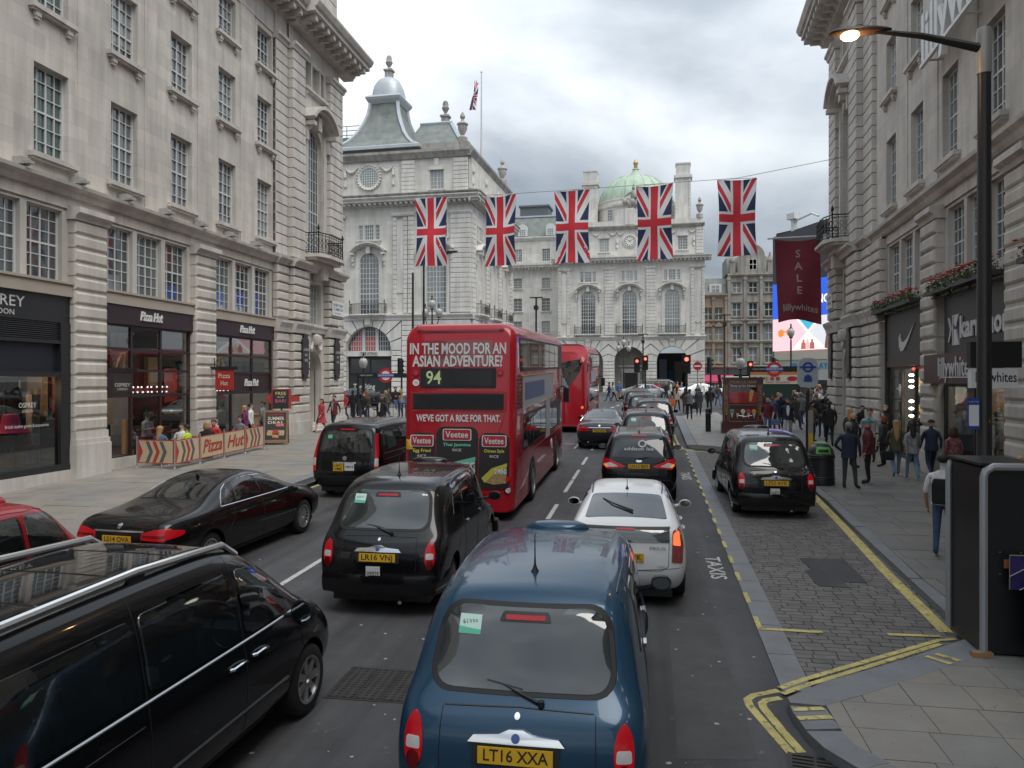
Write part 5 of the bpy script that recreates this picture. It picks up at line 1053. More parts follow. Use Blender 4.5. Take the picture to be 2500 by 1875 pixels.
def cage_mesh(st, crown=.05, bulge=(.03,.04), sub=2, arches=None, hold=None):
    """closed body from stations: each a list of (y, halfwidth, z) per level, smoothed by subdivision; arches = (r, ys, x) wheel openings"""
    n, L = len(st), len(st[0]); nx = len(FX); idx = {}; vs = []; fs = []
    def vid(i, j, k):      # station, column, level; only boundary vertices are made
        if (i, j, k) not in idx:
            y, h, z = st[i][k]; f = FX[j]; c = 1-f*f
            if k == L-1 and 0 < j < nx-1: z += crown*c
            if i == 0: y -= bulge[0]*c
            if i == n-1: y += bulge[1]*c
            idx[(i, j, k)] = len(vs); vs.append((h*f, y, z))
        return idx[(i, j, k)]
    for i in range(n-1):
        for k in range(L-1):
            fs.append((vid(i,nx-1,k), vid(i+1,nx-1,k), vid(i+1,nx-1,k+1), vid(i,nx-1,k+1))); fs.append((vid(i,0,k), vid(i,0,k+1), vid(i+1,0,k+1), vid(i+1,0,k)))
        for j in range(nx-1):
            fs.append((vid(i,j,L-1), vid(i,j+1,L-1), vid(i+1,j+1,L-1), vid(i+1,j,L-1))); fs.append((vid(i,j,0), vid(i+1,j,0), vid(i+1,j+1,0), vid(i,j+1,0)))
    for k in range(L-1):
        for j in range(nx-1):
            fs.append((vid(0,j,k), vid(0,j+1,k), vid(0,j+1,k+1), vid(0,j,k+1))); fs.append((vid(n-1,j,k), vid(n-1,j,k+1), vid(n-1,j+1,k+1), vid(n-1,j+1,k)))
    me = bpy.data.meshes.new('cage'); me.from_pydata(vs, [], fs)
    o = bpy.data.objects.new('cage', me); COL.objects.link(o)
    m = o.modifiers.new('s', 'SUBSURF'); m.levels = m.render_levels = sub
    cut = None
    if arches:
        b = MB()
        for y, z, r in arches[0]:
            for s in (-1, 1):
                xi, xo = s*arches[1], s*1.3; ring = lambda x: [(x, y+r*math.cos(a), z+r*math.sin(a)) for a in [2*math.pi*k/28 for k in range(28)]]; b.loft([ring(min(xi,xo)), ring(max(xi,xo))])
        cme = b.mesh('cut', M_trim); cut = bpy.data.objects.new('cut', cme); COL.objects.link(cut)
        m = o.modifiers.new('b', 'BOOLEAN'); m.operation = 'DIFFERENCE'; m.object = cut; m.solver = 'EXACT'
    bpy.context.view_layer.update()
    dg = bpy.context.evaluated_depsgraph_get(); ev = o.evaluated_get(dg); out = bpy.data.meshes.new_from_object(ev)
    bpy.data.objects.remove(o)
    if cut: bpy.data.objects.remove(cut)
    bm = bmesh.new(); bm.from_mesh(out); bmesh.ops.recalc_face_normals(bm, faces=bm.faces); bm.to_mesh(out); tree = BVHTree.FromBMesh(bm); bm.free()
    out.polygons.foreach_set('use_smooth', [True]*len(out.polygons)); out.set_sharp_from_angle(angle=R(38))
    return out, tree
def inside(pt, P):
    x, y = pt; c = False; n = len(P)
    for i in range(n):
        (x0, y0), (x1, y1) = P[i], P[i-1]
        if (y0 > y) != (y1 > y) and x < (x1-x0)*(y-y0)/(y1-y0)+x0: c = not c
    return c
def cut_holes(me, holes, k=.95):
    bm = bmesh.new(); bm.from_mesh(me); dead = set()
    for side, P in holes:
        cx, cz = sum(p[0] for p in P)/len(P), sum(p[1] for p in P)/len(P); Q = [(cx+(a-cx)*k, cz+(c-cz)*k) for a, c in P]; d = AX[side][0]
        for f in bm.faces:
            if f.normal.dot(d) < -.12:
                c = f.calc_center_median(); u = {'rear':(c.x,c.z),'front':(c.x,c.z),'right':(c.y,c.z),'left':(c.y,c.z),'top':(c.x,c.y)}[side]
                if inside(u, Q): dead.add(f)
    bmesh.ops.delete(bm, geom=list(dead), context='FACES'); bm.to_mesh(me); bm.free()
def cabin(root, hw, rows, zs=.55, top=1.18):
    MB().box(-hw,hw,rows[0]-.3,rows[-1]+1.0,zs-.25,zs-.2).build('cabin_floor', M_trim, root)
    for i, y in enumerate(rows):
        for s in (-1,1):
            x = s*hw*.5; b = MB(); b.loft([[(x+sx*.22*f,y-.02+sy*.06+dy,z) for sx, sy in ((-1,-1),(1,-1),(1,1),(-1,1))] for z, f, dy in ((zs,1,.06),(zs+.3,1,0),(top-.04,.85,-.08))], 0); b.box(x-.23,x+.23,y+.02,y+.5,zs-.1,zs+.1)
            b.loft([[(x+sx*.12*f,y-.09+sy*.05,z) for sx, sy in ((-1,-1),(1,-1),(1,1),(-1,1))] for z, f in ((top,.7),(top+.06,1),(top+.16,1),(top+.2,.8))], 0); b.build('seat', M_seat, root)
    y = rows[-1]; MB().box(-hw,hw,y+.75,y+1.0,zs+.15,zs+.42).build('dashboard', M_trim, root); MB().tube([(hw*.5+.17*math.cos(a),y+.62,zs+.45+.17*math.sin(a)) for a in [k*math.pi/8 for k in range(17)]], .014, 6).build('steering_wheel', M_trim, root)
AX = {'rear': (V((0,1,0)), lambda a, b: V((a,-6,b))), 'front': (V((0,-1,0)), lambda a, b: V((a,20,b))), 'right': (V((-1,0,0)), lambda a, b: V((6,a,b))), 'left': (V((1,0,0)), lambda a, b: V((-6,a,b))), 'top': (V((0,0,-1)), lambda a, b: V((a,b,9)))}
def hit(tree, side, a, b):
    d, f = AX[side]; loc, nrm, i, t = tree.ray_cast(f(a, b), d)
    return (loc, nrm) if loc is not None else (None, None)
def rpoly(pts, r=.06, n=5):
    out = []; N_ = len(pts)
    for i in range(N_):
        p0, p, p1 = V(pts[i-1]), V(pts[i]), V(pts[(i+1) % N_]); rr = min(r, (p-p0).length*.48, (p1-p).length*.48); a = p+(p0-p).normalized()*rr; c = p+(p1-p).normalized()*rr
        for k in range(n+1):
            t = k/n; q = a*(1-t)**2+p*(2*t*(1-t))+c*t*t; out.append((q.x, q.y))
    return out
def ell(cx, cz, rx, rz, n=24): return [(cx+rx*math.cos(2*math.pi*i/n), cz+rz*math.sin(2*math.pi*i/n)) for i in range(n)]
def patch(tree, side, pts, off=.006, seg=.06):
    """sheet that follows the body inside an outline drawn in side, rear or top view, with a small edge thickness"""
    d = AX[side][0]; res = []
    for i in range(len(pts)):
        p, q = V(pts[i]), V(pts[(i+1) % len(pts)]); k = max(1, int((q-p).length/seg))
        res += [p.lerp(q, j/k) for j in range(k)]
    c = sum(res, V((0,0)))/len(res); rings = []; last = None
    rngs = (1.0, .99, .84, .62, .38, .15)
    for ri, s in enumerate(rngs):
        ring = []
        for p in res:
            q = c+(p-c)*s; loc, nr = hit(tree, side, q.x, q.y)
            if loc is None: loc = last if last is not None else AX[side][1](q.x, q.y)
            last = loc
            ring.append(tuple(loc-d*(off if ri else -.004)))
        rings.append(ring)
    b = MB(); b.loft(rings, 0, True, False); n = len(res); loc, nr = hit(tree, side, c.x, c.y)
    cv = tuple((loc if loc is not None else V(rings[-1][0]))-d*off); b.add(rings[-1]+[cv], [(i, (i+1) % n, n) for i in range(n)])
    return b
def seam(tree, side, pts, r=.004, seg=.05, off=0.):
    d = AX[side][0]; P = []
    for i in range(len(pts)-1):
        p, q = V(pts[i]), V(pts[i+1]); k = max(1, int((q-p).length/seg))
        P += [p.lerp(q, j/k) for j in range(k)]
    P.append(V(pts[-1])); out = []
    for p in P:
        loc, nr = hit(tree, side, p.x, p.y)
        if loc is not None: out.append(tuple(loc-d*off))
    return MB().tube(out, r, 5) if len(out) > 1 else MB()
def P_(tree, root, name, side, pts, m, off=.006, **k): return patch(tree, side, pts, off).build(name, m, root, 40, **k)
def S_(tree, root, name, side, pts, m=None, r=.004, **k):
    b = seam(tree, side, pts, r, **k)
    return b.build(name, m or M_trim, root, 40) if b.f else None
def mirx(pts): return [(-p[0], p[1]) for p in pts]
WH = {}
def wheel(root, x, y, r, spokes=7, wd=.22, m=None, style='spoke'):
    k = (round(r,3), spokes, wd, style)
    if k not in WH:
        h = wd/2; t = MB(); t.v = []; 
        prof = [(r*.66,-h),(r*.9,-h),(r*.98,-h*.8),(r,-h*.5),(r,h*.5),(r*.98,h*.8),(r*.9,h),(r*.66,h*.95),(r*.66,-h)]
        rot = lambda b: setattr(b, 'v', [(p[2], p[0], p[1]) for p in b.v]) or b
        t.lathe(prof, 32, cap=False); rot(t); tm = t.mesh('wheel', M_tyre, 50)
        q = MB(); q.lathe([(r*.66,h*.95),(r*.62,h*.85),(r*.6,h*.2),(r*.6,-h*.4),(0,-h*.4)], 32, cap=False); rot(q); dm = q.mesh('brake_well', M_trim, 50)
        s = MB(); s.lathe([(r*.66,h*.93),(r*.67,h*1.02),(r*.6,h*.98),(r*.6,h*.8)], 32, cap=False); s.lathe([(0,h*.75),(r*.16,h*.75),(r*.17,h*.6),(r*.17,h*.4)], 16)
        if style == 'spoke':
            for i in range(spokes):
                a = 2*math.pi*i/spokes; w0, w1 = (r*.09, r*.12) if spokes < 9 else (r*.035, r*.045); c, sn = math.cos(a), math.sin(a)
                pts = [(r*.1,-w0),(r*.62,-w1),(r*.62,w1),(r*.1,w0)]; P = [(u*c-v*sn, u*sn+v*c) for u, v in pts]
                s.add([(px, py, h*.85) for px, py in P]+[(px, py, h*.5) for px, py in P], [(0,1,2,3),(0,4,5,1),(1,5,6,2),(2,6,7,3),(3,7,4,0)])
        else: s.lathe([(r*.2,h*.8),(r*.45,h*.95),(r*.58,h*.85)], 32, cap=False)
        rot(s); rm = s.mesh('rim', M_alloy, 30); WH[k] = (tm, dm, rm)
    tm, dm, rm = WH[k]
    o = ob('wheel', tm, root, (x, y, r), 0 if x > 0 else math.pi); ob('brake_well', dm, o); ob('rim', rm, o); return o
def plate(root, tree, x, z, body, w_=.52, h_=.111, m=None, two=False, side='rear', tilt=0, fs=None):
    loc, n = hit(tree, side, x, z); y = min((hit(tree, side, x+dx, z+dz)[0] or loc).y for dx in (-w_/2,0,w_/2) for dz in (-h_/2,h_/2)) if loc is not None else 0
    o = MB().box(-w_/2,w_/2,-.012,.0,-h_/2,h_/2).build('number_plate', m or M_ply, root, 0, (x, y-.004, z)); o.rotation_euler = (tilt,0,0)
    if two:
        for i, tx in enumerate(body.split(' ')): text(tx, MT['black_lettering'], o, (0,-.0135,h_*(.24-.48*i)), h_*.55, fitw=w_*.8, bold=.01)
    else: text(body, MT['black_lettering'], o, (0,-.0135,0), fs or h_*1.0, fitw=w_*.86, bold=.012)
    return o
def mirror(root, s, x, y, z, m, sx=.1, sy=.07, sz=.085):
    b = MB(); rings = []
    for k, (f, t) in enumerate(((.1,-1),(.7,-.75),(.95,-.2),(1,.4),(.95,.9))): rings.append([(s*x+sx*f*math.cos(a)*(1 if abs(math.cos(a)) < .9 else .95), y-t*sy, z+sz*f*math.sin(a)) for a in [2*math.pi*i/14 for i in range(14)]])
    b.loft(rings, 0); b.tube([(s*(x-.22),y,z-.06),(s*(x-.06),y,z-.03)], .025, 6)
    o = b.build('door_mirror', m, root, 50); MB().extr(ell(s*x, z, sx*.8, sz*.8, 16), y-.9*sy-.006, y-.9*sy-.002).build('mirror_glass', mat('mirror_glass', (.3,.32,.34), .05, 1.), o); return o
def bumper(root, pts, z0, z1, th, m, name='bumper'):
    b = MB(); rings = []
    for i, p in enumerate(pts):
        a, c = V(pts[max(i-1,0)]), V(pts[min(i+1,len(pts)-1)]); t = (c-a).normalized(); n = V((t.y,-t.x)); zm = (z0+z1)/2
        sec = [(-th,z0),(th*.55,z0+.01),(th,z0+(z1-z0)*.3),(th,z0+(z1-z0)*.75),(th*.6,z1),(-th,z1)]
        rings.append([(p[0]+n.x*u, p[1]+n.y*u, v) for u, v in sec])
    b.loft(rings, 0, True, True); return b.build(name, m, root, 50)
def wiper(root, tree, a, c, side='rear'):
    p = hit(tree, side, *a)[0]; q = hit(tree, side, *c)[0]; m_ = hit(tree, side, (a[0]+c[0])/2, (a[1]+c[1])/2)[0]; d = AX[side][0]
    b = MB().tube([tuple(p-d*.03), tuple(m_-d*.03), tuple(q-d*.015)], [.014,.009,.006], 5)
    e1 = hit(tree, side, c[0]*2-a[0]*1.0+(a[0]-c[0])*.55, c[1]+(c[1]-a[1])*.2)[0]; e0 = hit(tree, side, (a[0]+c[0])/2*.9, (a[1]+c[1])/2+.02)[0]
    if e1 and e0: b.tube([tuple(e0-d*.012), tuple(q-d*.014), tuple(e1-d*.012)], .007, 4)
    b.lathe([(.022,-.02),(.024,.02),(0,.03)], 8, tuple(p-d*.03)); return b.build('wiper', M_rub, root, 50)
def veh(name, label, x, y, heading, pitch=True, group=None):
    t = thing(name, label, name.split('_')[-1] if '_' in name else name, (x, y, gz(y)+.004), -R(heading), group); t.rotation_euler[0] = SLOPE_RX; return t
def interior(root, y0, y1, hw, z0, z1): pass
# ------------------------------------------------------------------ London taxi
def taxi_stations():
    Z = [.22,.5,.82,1.04,1.15]
    return [
     [(.10,.78,.29),(.03,.84,.48),(.04,.85,.80),(.11,.83,1.04),(.30,.79,1.14),(.60,.70,1.66)],
     [(.24,.82,.28),(.18,.90,.48),(.20,.915,.80),(.28,.89,1.05),(.46,.85,1.16),(.80,.755,1.74)],
     [(.85,.82,.22),(.83,.905,.50),(.83,.925,.84),(.90,.885,1.05),(1.0,.84,1.17),(1.25,.775,1.78)],
     [(1.75,.82,.22),(1.75,.88,.50),(1.75,.89,.82),(1.75,.865,1.03),(1.75,.83,1.15),(1.85,.78,1.80)],
     [(2.75,.82,.22),(2.75,.88,.50),(2.75,.89,.82),(2.75,.865,1.03),(2.75,.83,1.15),(2.65,.78,1.78)],
     [(3.35,.82,.22),(3.35,.88,.50),(3.35,.89,.82),(3.35,.85,1.0),(3.40,.81,1.12),(3.05,.71,1.705)],
     [(3.72,.82,.22),(3.72,.89,.50),(3.72,.90,.82),(3.66,.80,.95),(3.64,.72,1.04),(3.56,.64,1.12)],
     [(4.25,.80,.22),(4.28,.86,.50),(4.28,.84,.78),(4.25,.66,.90),(4.22,.55,.96),(4.18,.45,1.0)],
     [(4.46,.70,.26),(4.52,.76,.48),(4.50,.72,.72),(4.44,.56,.86),(4.40,.46,.92),(4.36,.38,.95)]]
TAXI = {}
def taxi_proto(p, key):
    if key in TAXI: return TAXI[key]
    if 'mesh' not in TAXI: TAXI['mesh'] = cage_mesh(taxi_stations(), .06, (.05,.05), 3, ([(.86,.33,.40),(3.74,.33,.40)], .62))
    me0, tr = TAXI['mesh']; me = me0.copy(); me.materials.clear(); me.materials.append(p)
    root = ob('taxi_proto', None)
    holes = [('rear', rpoly([(-.66,1.165),(.66,1.165),(.60,1.66),(-.60,1.66)], .17, 6)), ('front', [(-.6,1.14),(.6,1.14),(.53,1.66),(-.53,1.66)])]
    for sd_ in ('right','left'): holes += [(sd_, q) for q in ([(1.0,1.19),(1.58,1.18),(1.58,1.68),(1.16,1.68)],[(1.64,1.18),(2.5,1.17),(2.47,1.70),(1.64,1.70)],[(2.58,1.17),(3.3,1.15),(3.0,1.66),(2.55,1.70)])]
    cut_holes(me, holes); bd = ob('body', me, root); cabin(root, .66, (.95,2.35), .6, 1.2)
    for xs in (-.74,.74):
        for yy in (.86,3.74): wheel(root, xs, yy, .33, 5, .2, style='disc')
    W = rpoly([(-.66,1.165),(.66,1.165),(.60,1.66),(-.60,1.66)], .17, 6)
    sl = P_(tr, root, 'window_seal', 'rear', [(x*1.06, 1.42+(z-1.42)*1.11) for x, z in W], M_rub, .006)
    rw = P_(tr, root, 'rear_window', 'rear', W, G_rear, .012)
    P_(tr, rw, 'brake_light_housing', 'rear', rpoly([(-.2,1.57),(.2,1.57),(.17,1.635),(-.17,1.635)], .02), M_trim, .016); P_(tr, rw, 'high_brake_light', 'rear', rpoly([(-.15,1.585),(.15,1.585),(.15,1.615),(-.15,1.615)], .012), L_red, .021)
    P_(tr, rw, 'licence_sticker', 'rear', [(-.5,1.48),(-.33,1.48),(-.33,1.6),(-.5,1.6)], M_stk, .0155); P_(tr, rw, 'sticker_band', 'rear', [(-.5,1.48),(-.33,1.48),(-.33,1.51),(-.5,1.525)], M_stk2, .018)
    wiper(root, tr, (.16,1.115), (-.12,1.2))
    for s in (-1,1):
        f = (lambda q: q) if s > 0 else mirx
        lp = P_(tr, root, 'tail_lamp', 'rear', f(ell(.735,.84,.07,.185)), L_red, .014); P_(tr, lp, 'clear_lens', 'rear', f(rpoly([(.68,.80),(.79,.80),(.785,.88),(.685,.88)], .02)), L_clear, .02); P_(tr, lp, 'lower_lens', 'rear', f(ell(.735,.725,.05,.065)), L_redoff, .02)
        S_(tr, root, 'panel_seam', 'rear', f([(.53,.42),(.545,.8),(.54,1.06)])); sd_ = 'right' if s > 0 else 'left'
        for nm, q, g in (('side_window', [(1.0,1.19),(1.58,1.18),(1.58,1.68),(1.16,1.68)], G_side), ('side_window', [(1.64,1.18),(2.5,1.17),(2.47,1.70),(1.64,1.70)], G_side), ('side_window', [(2.58,1.17),(3.3,1.15),(3.0,1.66),(2.55,1.70)], G_side)):
            w_ = P_(tr, root, nm, sd_, rpoly(q, .07), g, .008)
        for q in ([(1.03,.62),(1.3,.95),(1.61,1.1),(1.61,1.7)],[(1.03,.62),(1.25,.3),(1.61,.28)],[(1.61,.28),(1.61,1.15)],[(2.52,.28),(2.54,1.7)],[(3.38,.28),(3.4,1.1)],[(1.25,.3),(3.38,.3)]): S_(tr, root, 'door_seam', sd_, q)
        for yy in (1.72,2.66): l = hit(tr, sd_, yy+.08, 1.0)[0]; MB().box(-.012,.02,-.07,.07,-.018,.018).build('door_handle', M_chrome, root, 0, (l.x, l.y, l.z), 0 if s > 0 else math.pi)
        S_(tr, root, 'roof_gutter', 'top', [(s*.66,.85),(s*.69,1.6),(s*.69,2.6),(s*.62,2.95)], p, .009); mirror(root, s, 1.05, 3.2, 1.16, M_trim, .115, .07, .078)
    S_(tr, root, 'boot_seam', 'rear', [(-.53,1.07),(0,1.085),(.53,1.07)], r=.007)
    lid = P_(tr, root, 'chrome_strip', 'rear', [(-.34,.885),(-.3,.93),(-.12,.945),(-.05,.975),(.05,.975),(.12,.945),(.3,.93),(.34,.885)], M_chrome, .02); P_(tr, lid, 'badge', 'rear', ell(0,.925,.03,.03), mat('badge_blue', (.05,.12,.35), .3), .026)
    P_(tr, root, 'plate_recess', 'rear', rpoly([(-.31,.73),(.31,.73),(.31,.885),(-.31,.885)], .02), M_trim, .004); P_(tr, root, 'boot_lock', 'rear', ell(.0,1.045,.02,.02,12), M_chrome, .012)
    bumper(root, [(-.88,.75),(-.885,.35),(-.80,.06),(-.5,-.03),(0,-.05),(.5,-.03),(.80,.06),(.885,.35),(.88,.75)], .30, .58, .035, p)
    bumper(root, [(.88,4.15),(.86,4.4),(.6,4.56),(0,4.6),(-.6,4.56),(-.86,4.4),(-.88,4.15)], .25, .52, .04, p)
    MB().box(-.7,.7,.15,4.3,.17,.3).build('underbody', M_trim, root); MB().tube([(.32,.0,.2),(.32,.3,.22)], .028, 8).build('exhaust', M_chrome, root)
    wl = hit(tr, 'top', 0, 1.02)[0]; MB().lathe([(.035,0),(.02,.025),(.009,.06),(.006,.12),(.004,.3),(0,.31)], 8, tuple(wl)).build('aerial', M_rub, root, 50)
    fl = hit(tr, 'top', 0, 2.75)[0]; b = MB(); rings = []
    for f, z in ((1,-.04),(1,.01),(.9,.045),(.65,.07),(.2,.078)): rings.append([(.32*f*math.cos(a), 2.72+.15*f*math.sin(a), fl.z+z) for a in [2*math.pi*i/20 for i in range(20)]])
    b.loft(rings, 0); o = b.build('roof_sign', p, root, 60)
    P_(tr, root, 'windscreen', 'front', rpoly([(-.6,1.14),(.6,1.14),(.53,1.66),(-.53,1.66)], .1), G_wind, .01)
    TAXI[key] = root; return root
def taxi(p, key, label, x, y, heading, reg, lic=None, tag_no=None):
    pr = taxi_proto(p, key); t = veh('taxi', label, x, y, heading, group='black cabs in the queue' if key == 'black' else None); t['category'] = 'taxi'; tr = TAXI['mesh'][1]
    for c in pr.children: copy_tree(c, t)
    plate(t, tr, 0, .81, reg, tilt=R(-6))
    if lic: o = plate(t, tr, -.04, .6, lic, .2, .2, M_plw, fs=.09); o.name = 'licence_plate'; o.location.y -= .05
    if tag_no: text(tag_no, MT['black_lettering'], t, tuple(hit(tr, 'rear', -.415, 1.555)[0]+V((0,-.022,0))), .05, fitw=.11)
    return t
taxi(P_blue, 'blue', 'metallic blue taxi nearest the camera with LT16 XXA plate', -.86, 5.25, 0, 'LT16 XXA', None, '61333')
taxi(P_black, 'black', 'black taxi with LR16 VNJ plate behind the red double-decker', -3.62, 10.3, 0, 'LR16 VNJ', '09929', '42910')
taxi(P_black, 'black', 'black taxi with LF53 AYK plate parked in the bay beside the bin', 2.9, 17.9, -1.5, 'LF53 AYK', '06877')
taxi(P_black, 'black', 'black taxi directly ahead of the people carrier with silver rails', .1, 26.2, 0, 'LK12 ABX')
taxi(P_black, 'black', 'black taxi with its brake light lit, second ahead of the people carrier', .48, 34.6, 0, 'LJ10 HVF')
taxi(P_black, 'black', 'black taxi near the head of the queue at the traffic lights', .05, 41.0, 0, 'LM14 GZP')
taxi(P_black, 'black', 'foremost black taxi with pale reflecting roof at the stop line', -.25, 47.5, -3, 'LN61 KSE')
taxi(P_red, 'red', 'dark red taxi with card stickers at the left picture edge', -8.05, 5.7, 0, 'LD08 WRC')
for k_ in ('blue','black','red'):
    for c in list(TAXI[k_].children_recursive)+[TAXI[k_]]: bpy.data.objects.remove(c)
# ------------------------------------------------------------------ other cars and vans
def car(name, label, x, y, heading, p, st, crown, bulge, arches, wheels, wins, group=None, rows=None, zseat=1.0):
    t = veh(name, label, x, y, heading, group=group); me, tr = cage_mesh(st, crown, bulge, 3, arches); me.materials.clear(); me.materials.append(p); me.materials.append(M_trim)
    holes = []
    for nm, side, pts, g, off in wins:
        if g in (G_side, G_wind, G_rear) and 'roof' not in nm and nm != 'lower_rear_pane' and side != 'rears': holes += [(sd_, pts) for sd_ in (('right','left') if side == 'sides' else (side,))]
    cut_holes(me, holes); ob('body', me, t); cabin(t, .68, rows or (1.6,2.75), .5, zseat)
    for wx, wy, r, sp, st_ in wheels:
        for s in (-1,1): wheel(t, s*wx, wy, r, sp, .22, style=st_)
    for nm, side, pts, g, off in wins:
        if side == 'sides':
            for sd_ in ('right','left'): P_(tr, t, nm, sd_, pts, g, off)
        elif side == 'rears':
            P_(tr, t, nm, 'rear', pts, g, off); P_(tr, t, nm, 'rear', mirx(pts), g, off)
        else: P_(tr, t, nm, side, pts, g, off)
    return t, tr
def seams(t, tr, lines, nm='door_seam'):
    for q in lines:
        for sd_ in ('right','left'): S_(tr, t, nm, sd_, q)
def handles(t, tr, ys, z, m):
    for sd_, s in (('right',1),('left',-1)):
        for yy in ys: l = hit(tr, sd_, yy, z)[0]; MB().tube([(.0,-.11,0),(.03,-.09,.005),(.035,0,.01),(.03,.09,.005),(0,.11,0)], .016, 6).build('door_handle', m, t, 40, tuple(l), 0 if s > 0 else math.pi)
# large black saloon on the left
SAL = [
 [(.14,.78,.26),(.02,.86,.48),(.0,.87,.74),(.07,.82,.93),(.12,.78,1.0),(.26,.72,1.04)],
 [(.34,.85,.22),(.30,.935,.46),(.28,.95,.74),(.34,.91,.94),(.38,.87,1.02),(.52,.77,1.07)],
 [(1.0,.86,.2),(1.0,.945,.46),(1.0,.96,.76),(1.0,.92,.95),(1.0,.88,1.03),(1.12,.74,1.11)],
 [(1.8,.86,.2),(1.8,.94,.46),(1.8,.95,.76),(1.8,.92,.96),(1.72,.86,1.05),(1.95,.64,1.42)],
 [(2.6,.86,.2),(2.6,.94,.46),(2.6,.945,.75),(2.6,.91,.95),(2.6,.86,1.04),(2.6,.645,1.49)],
 [(3.35,.86,.2),(3.35,.94,.46),(3.35,.945,.74),(3.35,.91,.93),(3.4,.86,1.02),(3.2,.62,1.43)],
 [(4.1,.86,.2),(4.1,.945,.46),(4.1,.95,.74),(4.05,.89,.91),(4.02,.84,.98),(3.95,.74,1.04)],
 [(4.75,.84,.2),(4.78,.92,.45),(4.75,.92,.7),(4.7,.82,.83),(4.68,.75,.89),(4.62,.66,.93)],
 [(5.05,.74,.24),(5.16,.80,.44),(5.14,.78,.64),(5.08,.68,.77),(5.04,.62,.82),(4.98,.56,.85)]]
def saloon(label, x, y, h, p, reg, sp, badge, lit=True, group=None):
    t, tr = car('car', label, x, y, h, p, SAL, .035, (.04,.06), ([(1.06,.34,.40),(4.2,.34,.40)], .66), ((.80,1.06,.345,sp,'spoke'),(.80,4.2,.345,sp,'spoke')), [
     ('rear_window','top',rpoly([(-.60,1.2),(.60,1.2),(.52,1.86),(-.52,1.86)],.1),G_side,.008),
     ('side_window','sides',rpoly([(1.5,1.06),(1.86,1.06),(1.86,1.33)],.05),G_side,.008), ('side_window','sides',rpoly([(1.9,1.06),(2.66,1.055),(2.66,1.42),(2.05,1.38)],.06),G_side,.008), ('side_window','sides',rpoly([(2.72,1.055),(3.6,1.04),(3.15,1.35),(2.72,1.42)],.06),G_side,.008),
     ('windscreen','front',rpoly([(-.66,1.08),(.66,1.08),(.55,1.4),(-.55,1.4)],.08),G_wind,.008),
     ('tail_lamp','rears',rpoly([(.42,.76),(.80,.74),(.865,.80),(.84,.93),(.64,.92),(.42,.86)],.03),L_red if lit else L_redoff,.012), ('chrome_strip','rear',[(-.45,.87),(.45,.87),(.45,.895),(-.45,.895)],M_chrome,.012), ('lamp_band','rears',rpoly([(.44,.80),(.8,.79),(.81,.83),(.44,.835)],.01),L_redoff,.017), ('rear_diffuser','rear',rpoly([(-.6,.28),(.6,.28),(.66,.42),(-.66,.42)],.03),M_trim,.006)], group)
    for sd_ in ('right','left'):
        P_(tr, t, 'lamp_wrap', sd_, rpoly([(.03,.76),(.36,.80),(.40,.86),(.08,.92)],.03), L_red if lit else L_redoff, .01)
        b = seam(tr, sd_, [(1.42,1.04),(1.47,1.1),(1.56,1.19),(1.7,1.28),(1.88,1.35),(2.1,1.39),(2.5,1.415),(2.9,1.39),(3.2,1.3)], .010, off=.004); b.build('window_chrome', M_chrome, t, 40); S_(tr, t, 'window_chrome', sd_, [(1.42,1.04),(2.6,1.03),(3.7,1.02)], M_chrome, .011)
    seams(t, tr, ([(1.55,.3),(1.5,.55),(1.72,.8),(1.78,1.02)],[(2.69,.28),(2.69,1.03)],[(3.75,.3),(3.7,1.0)],[(1.55,.28),(3.75,.28)])); handles(t, tr, (2.0,3.0), .86, p)
    S_(tr, t, 'boot_seam', 'rear', [(-.62,.98),(-.42,.95),(-.4,.62),(.4,.62),(.42,.95),(.62,.98)])
    plate(t, tr, 0, .76, reg); P_(tr, t, 'badge', 'rear', ell(0,.955,.04,.04), M_chrome, .012)
    if badge: text(badge, M_chrome, t, tuple(hit(tr,'rear',.42,.95)[0]+V((0,-.02,0))), .05, fitw=.2, bold=.01)
    for s in (-1,1): mirror(t, s, 1.05, 3.55, 1.03, p, .105, .07, .06)
    l = hit(tr, 'top', 0, 2.05)[0]; MB().extr([(-.09,0),(.08,0),(.0,.0),(-.07,.07)], -.015, .015, ax='x').build('aerial_fin', p, t, 0, tuple(l+V((0,0,-.005)))); MB().box(-.72,.72,.2,4.9,.15,.3).build('underbody', M_trim, t)
    MB().tube([(-.45,.05,.3),(-.45,.3,.3)], .04, 8).build('exhaust', M_chrome, t); return t
saloon('long black saloon with LS14 OVA plate on the left', -8.1, 11.0, 4, P_black, 'LS14 OVA', 16, '730 Ld')
saloon('dark grey saloon with YF65 HKZ plate beside the second bus', -1.72, 31.2, 0, P_dgrey, 'YF65 HKZ', 7, '420d')
saloon('silver saloon crossing at the far junction', -1.9, 72.0, 52, P_silver, 'KX10 LWT', 7, '')
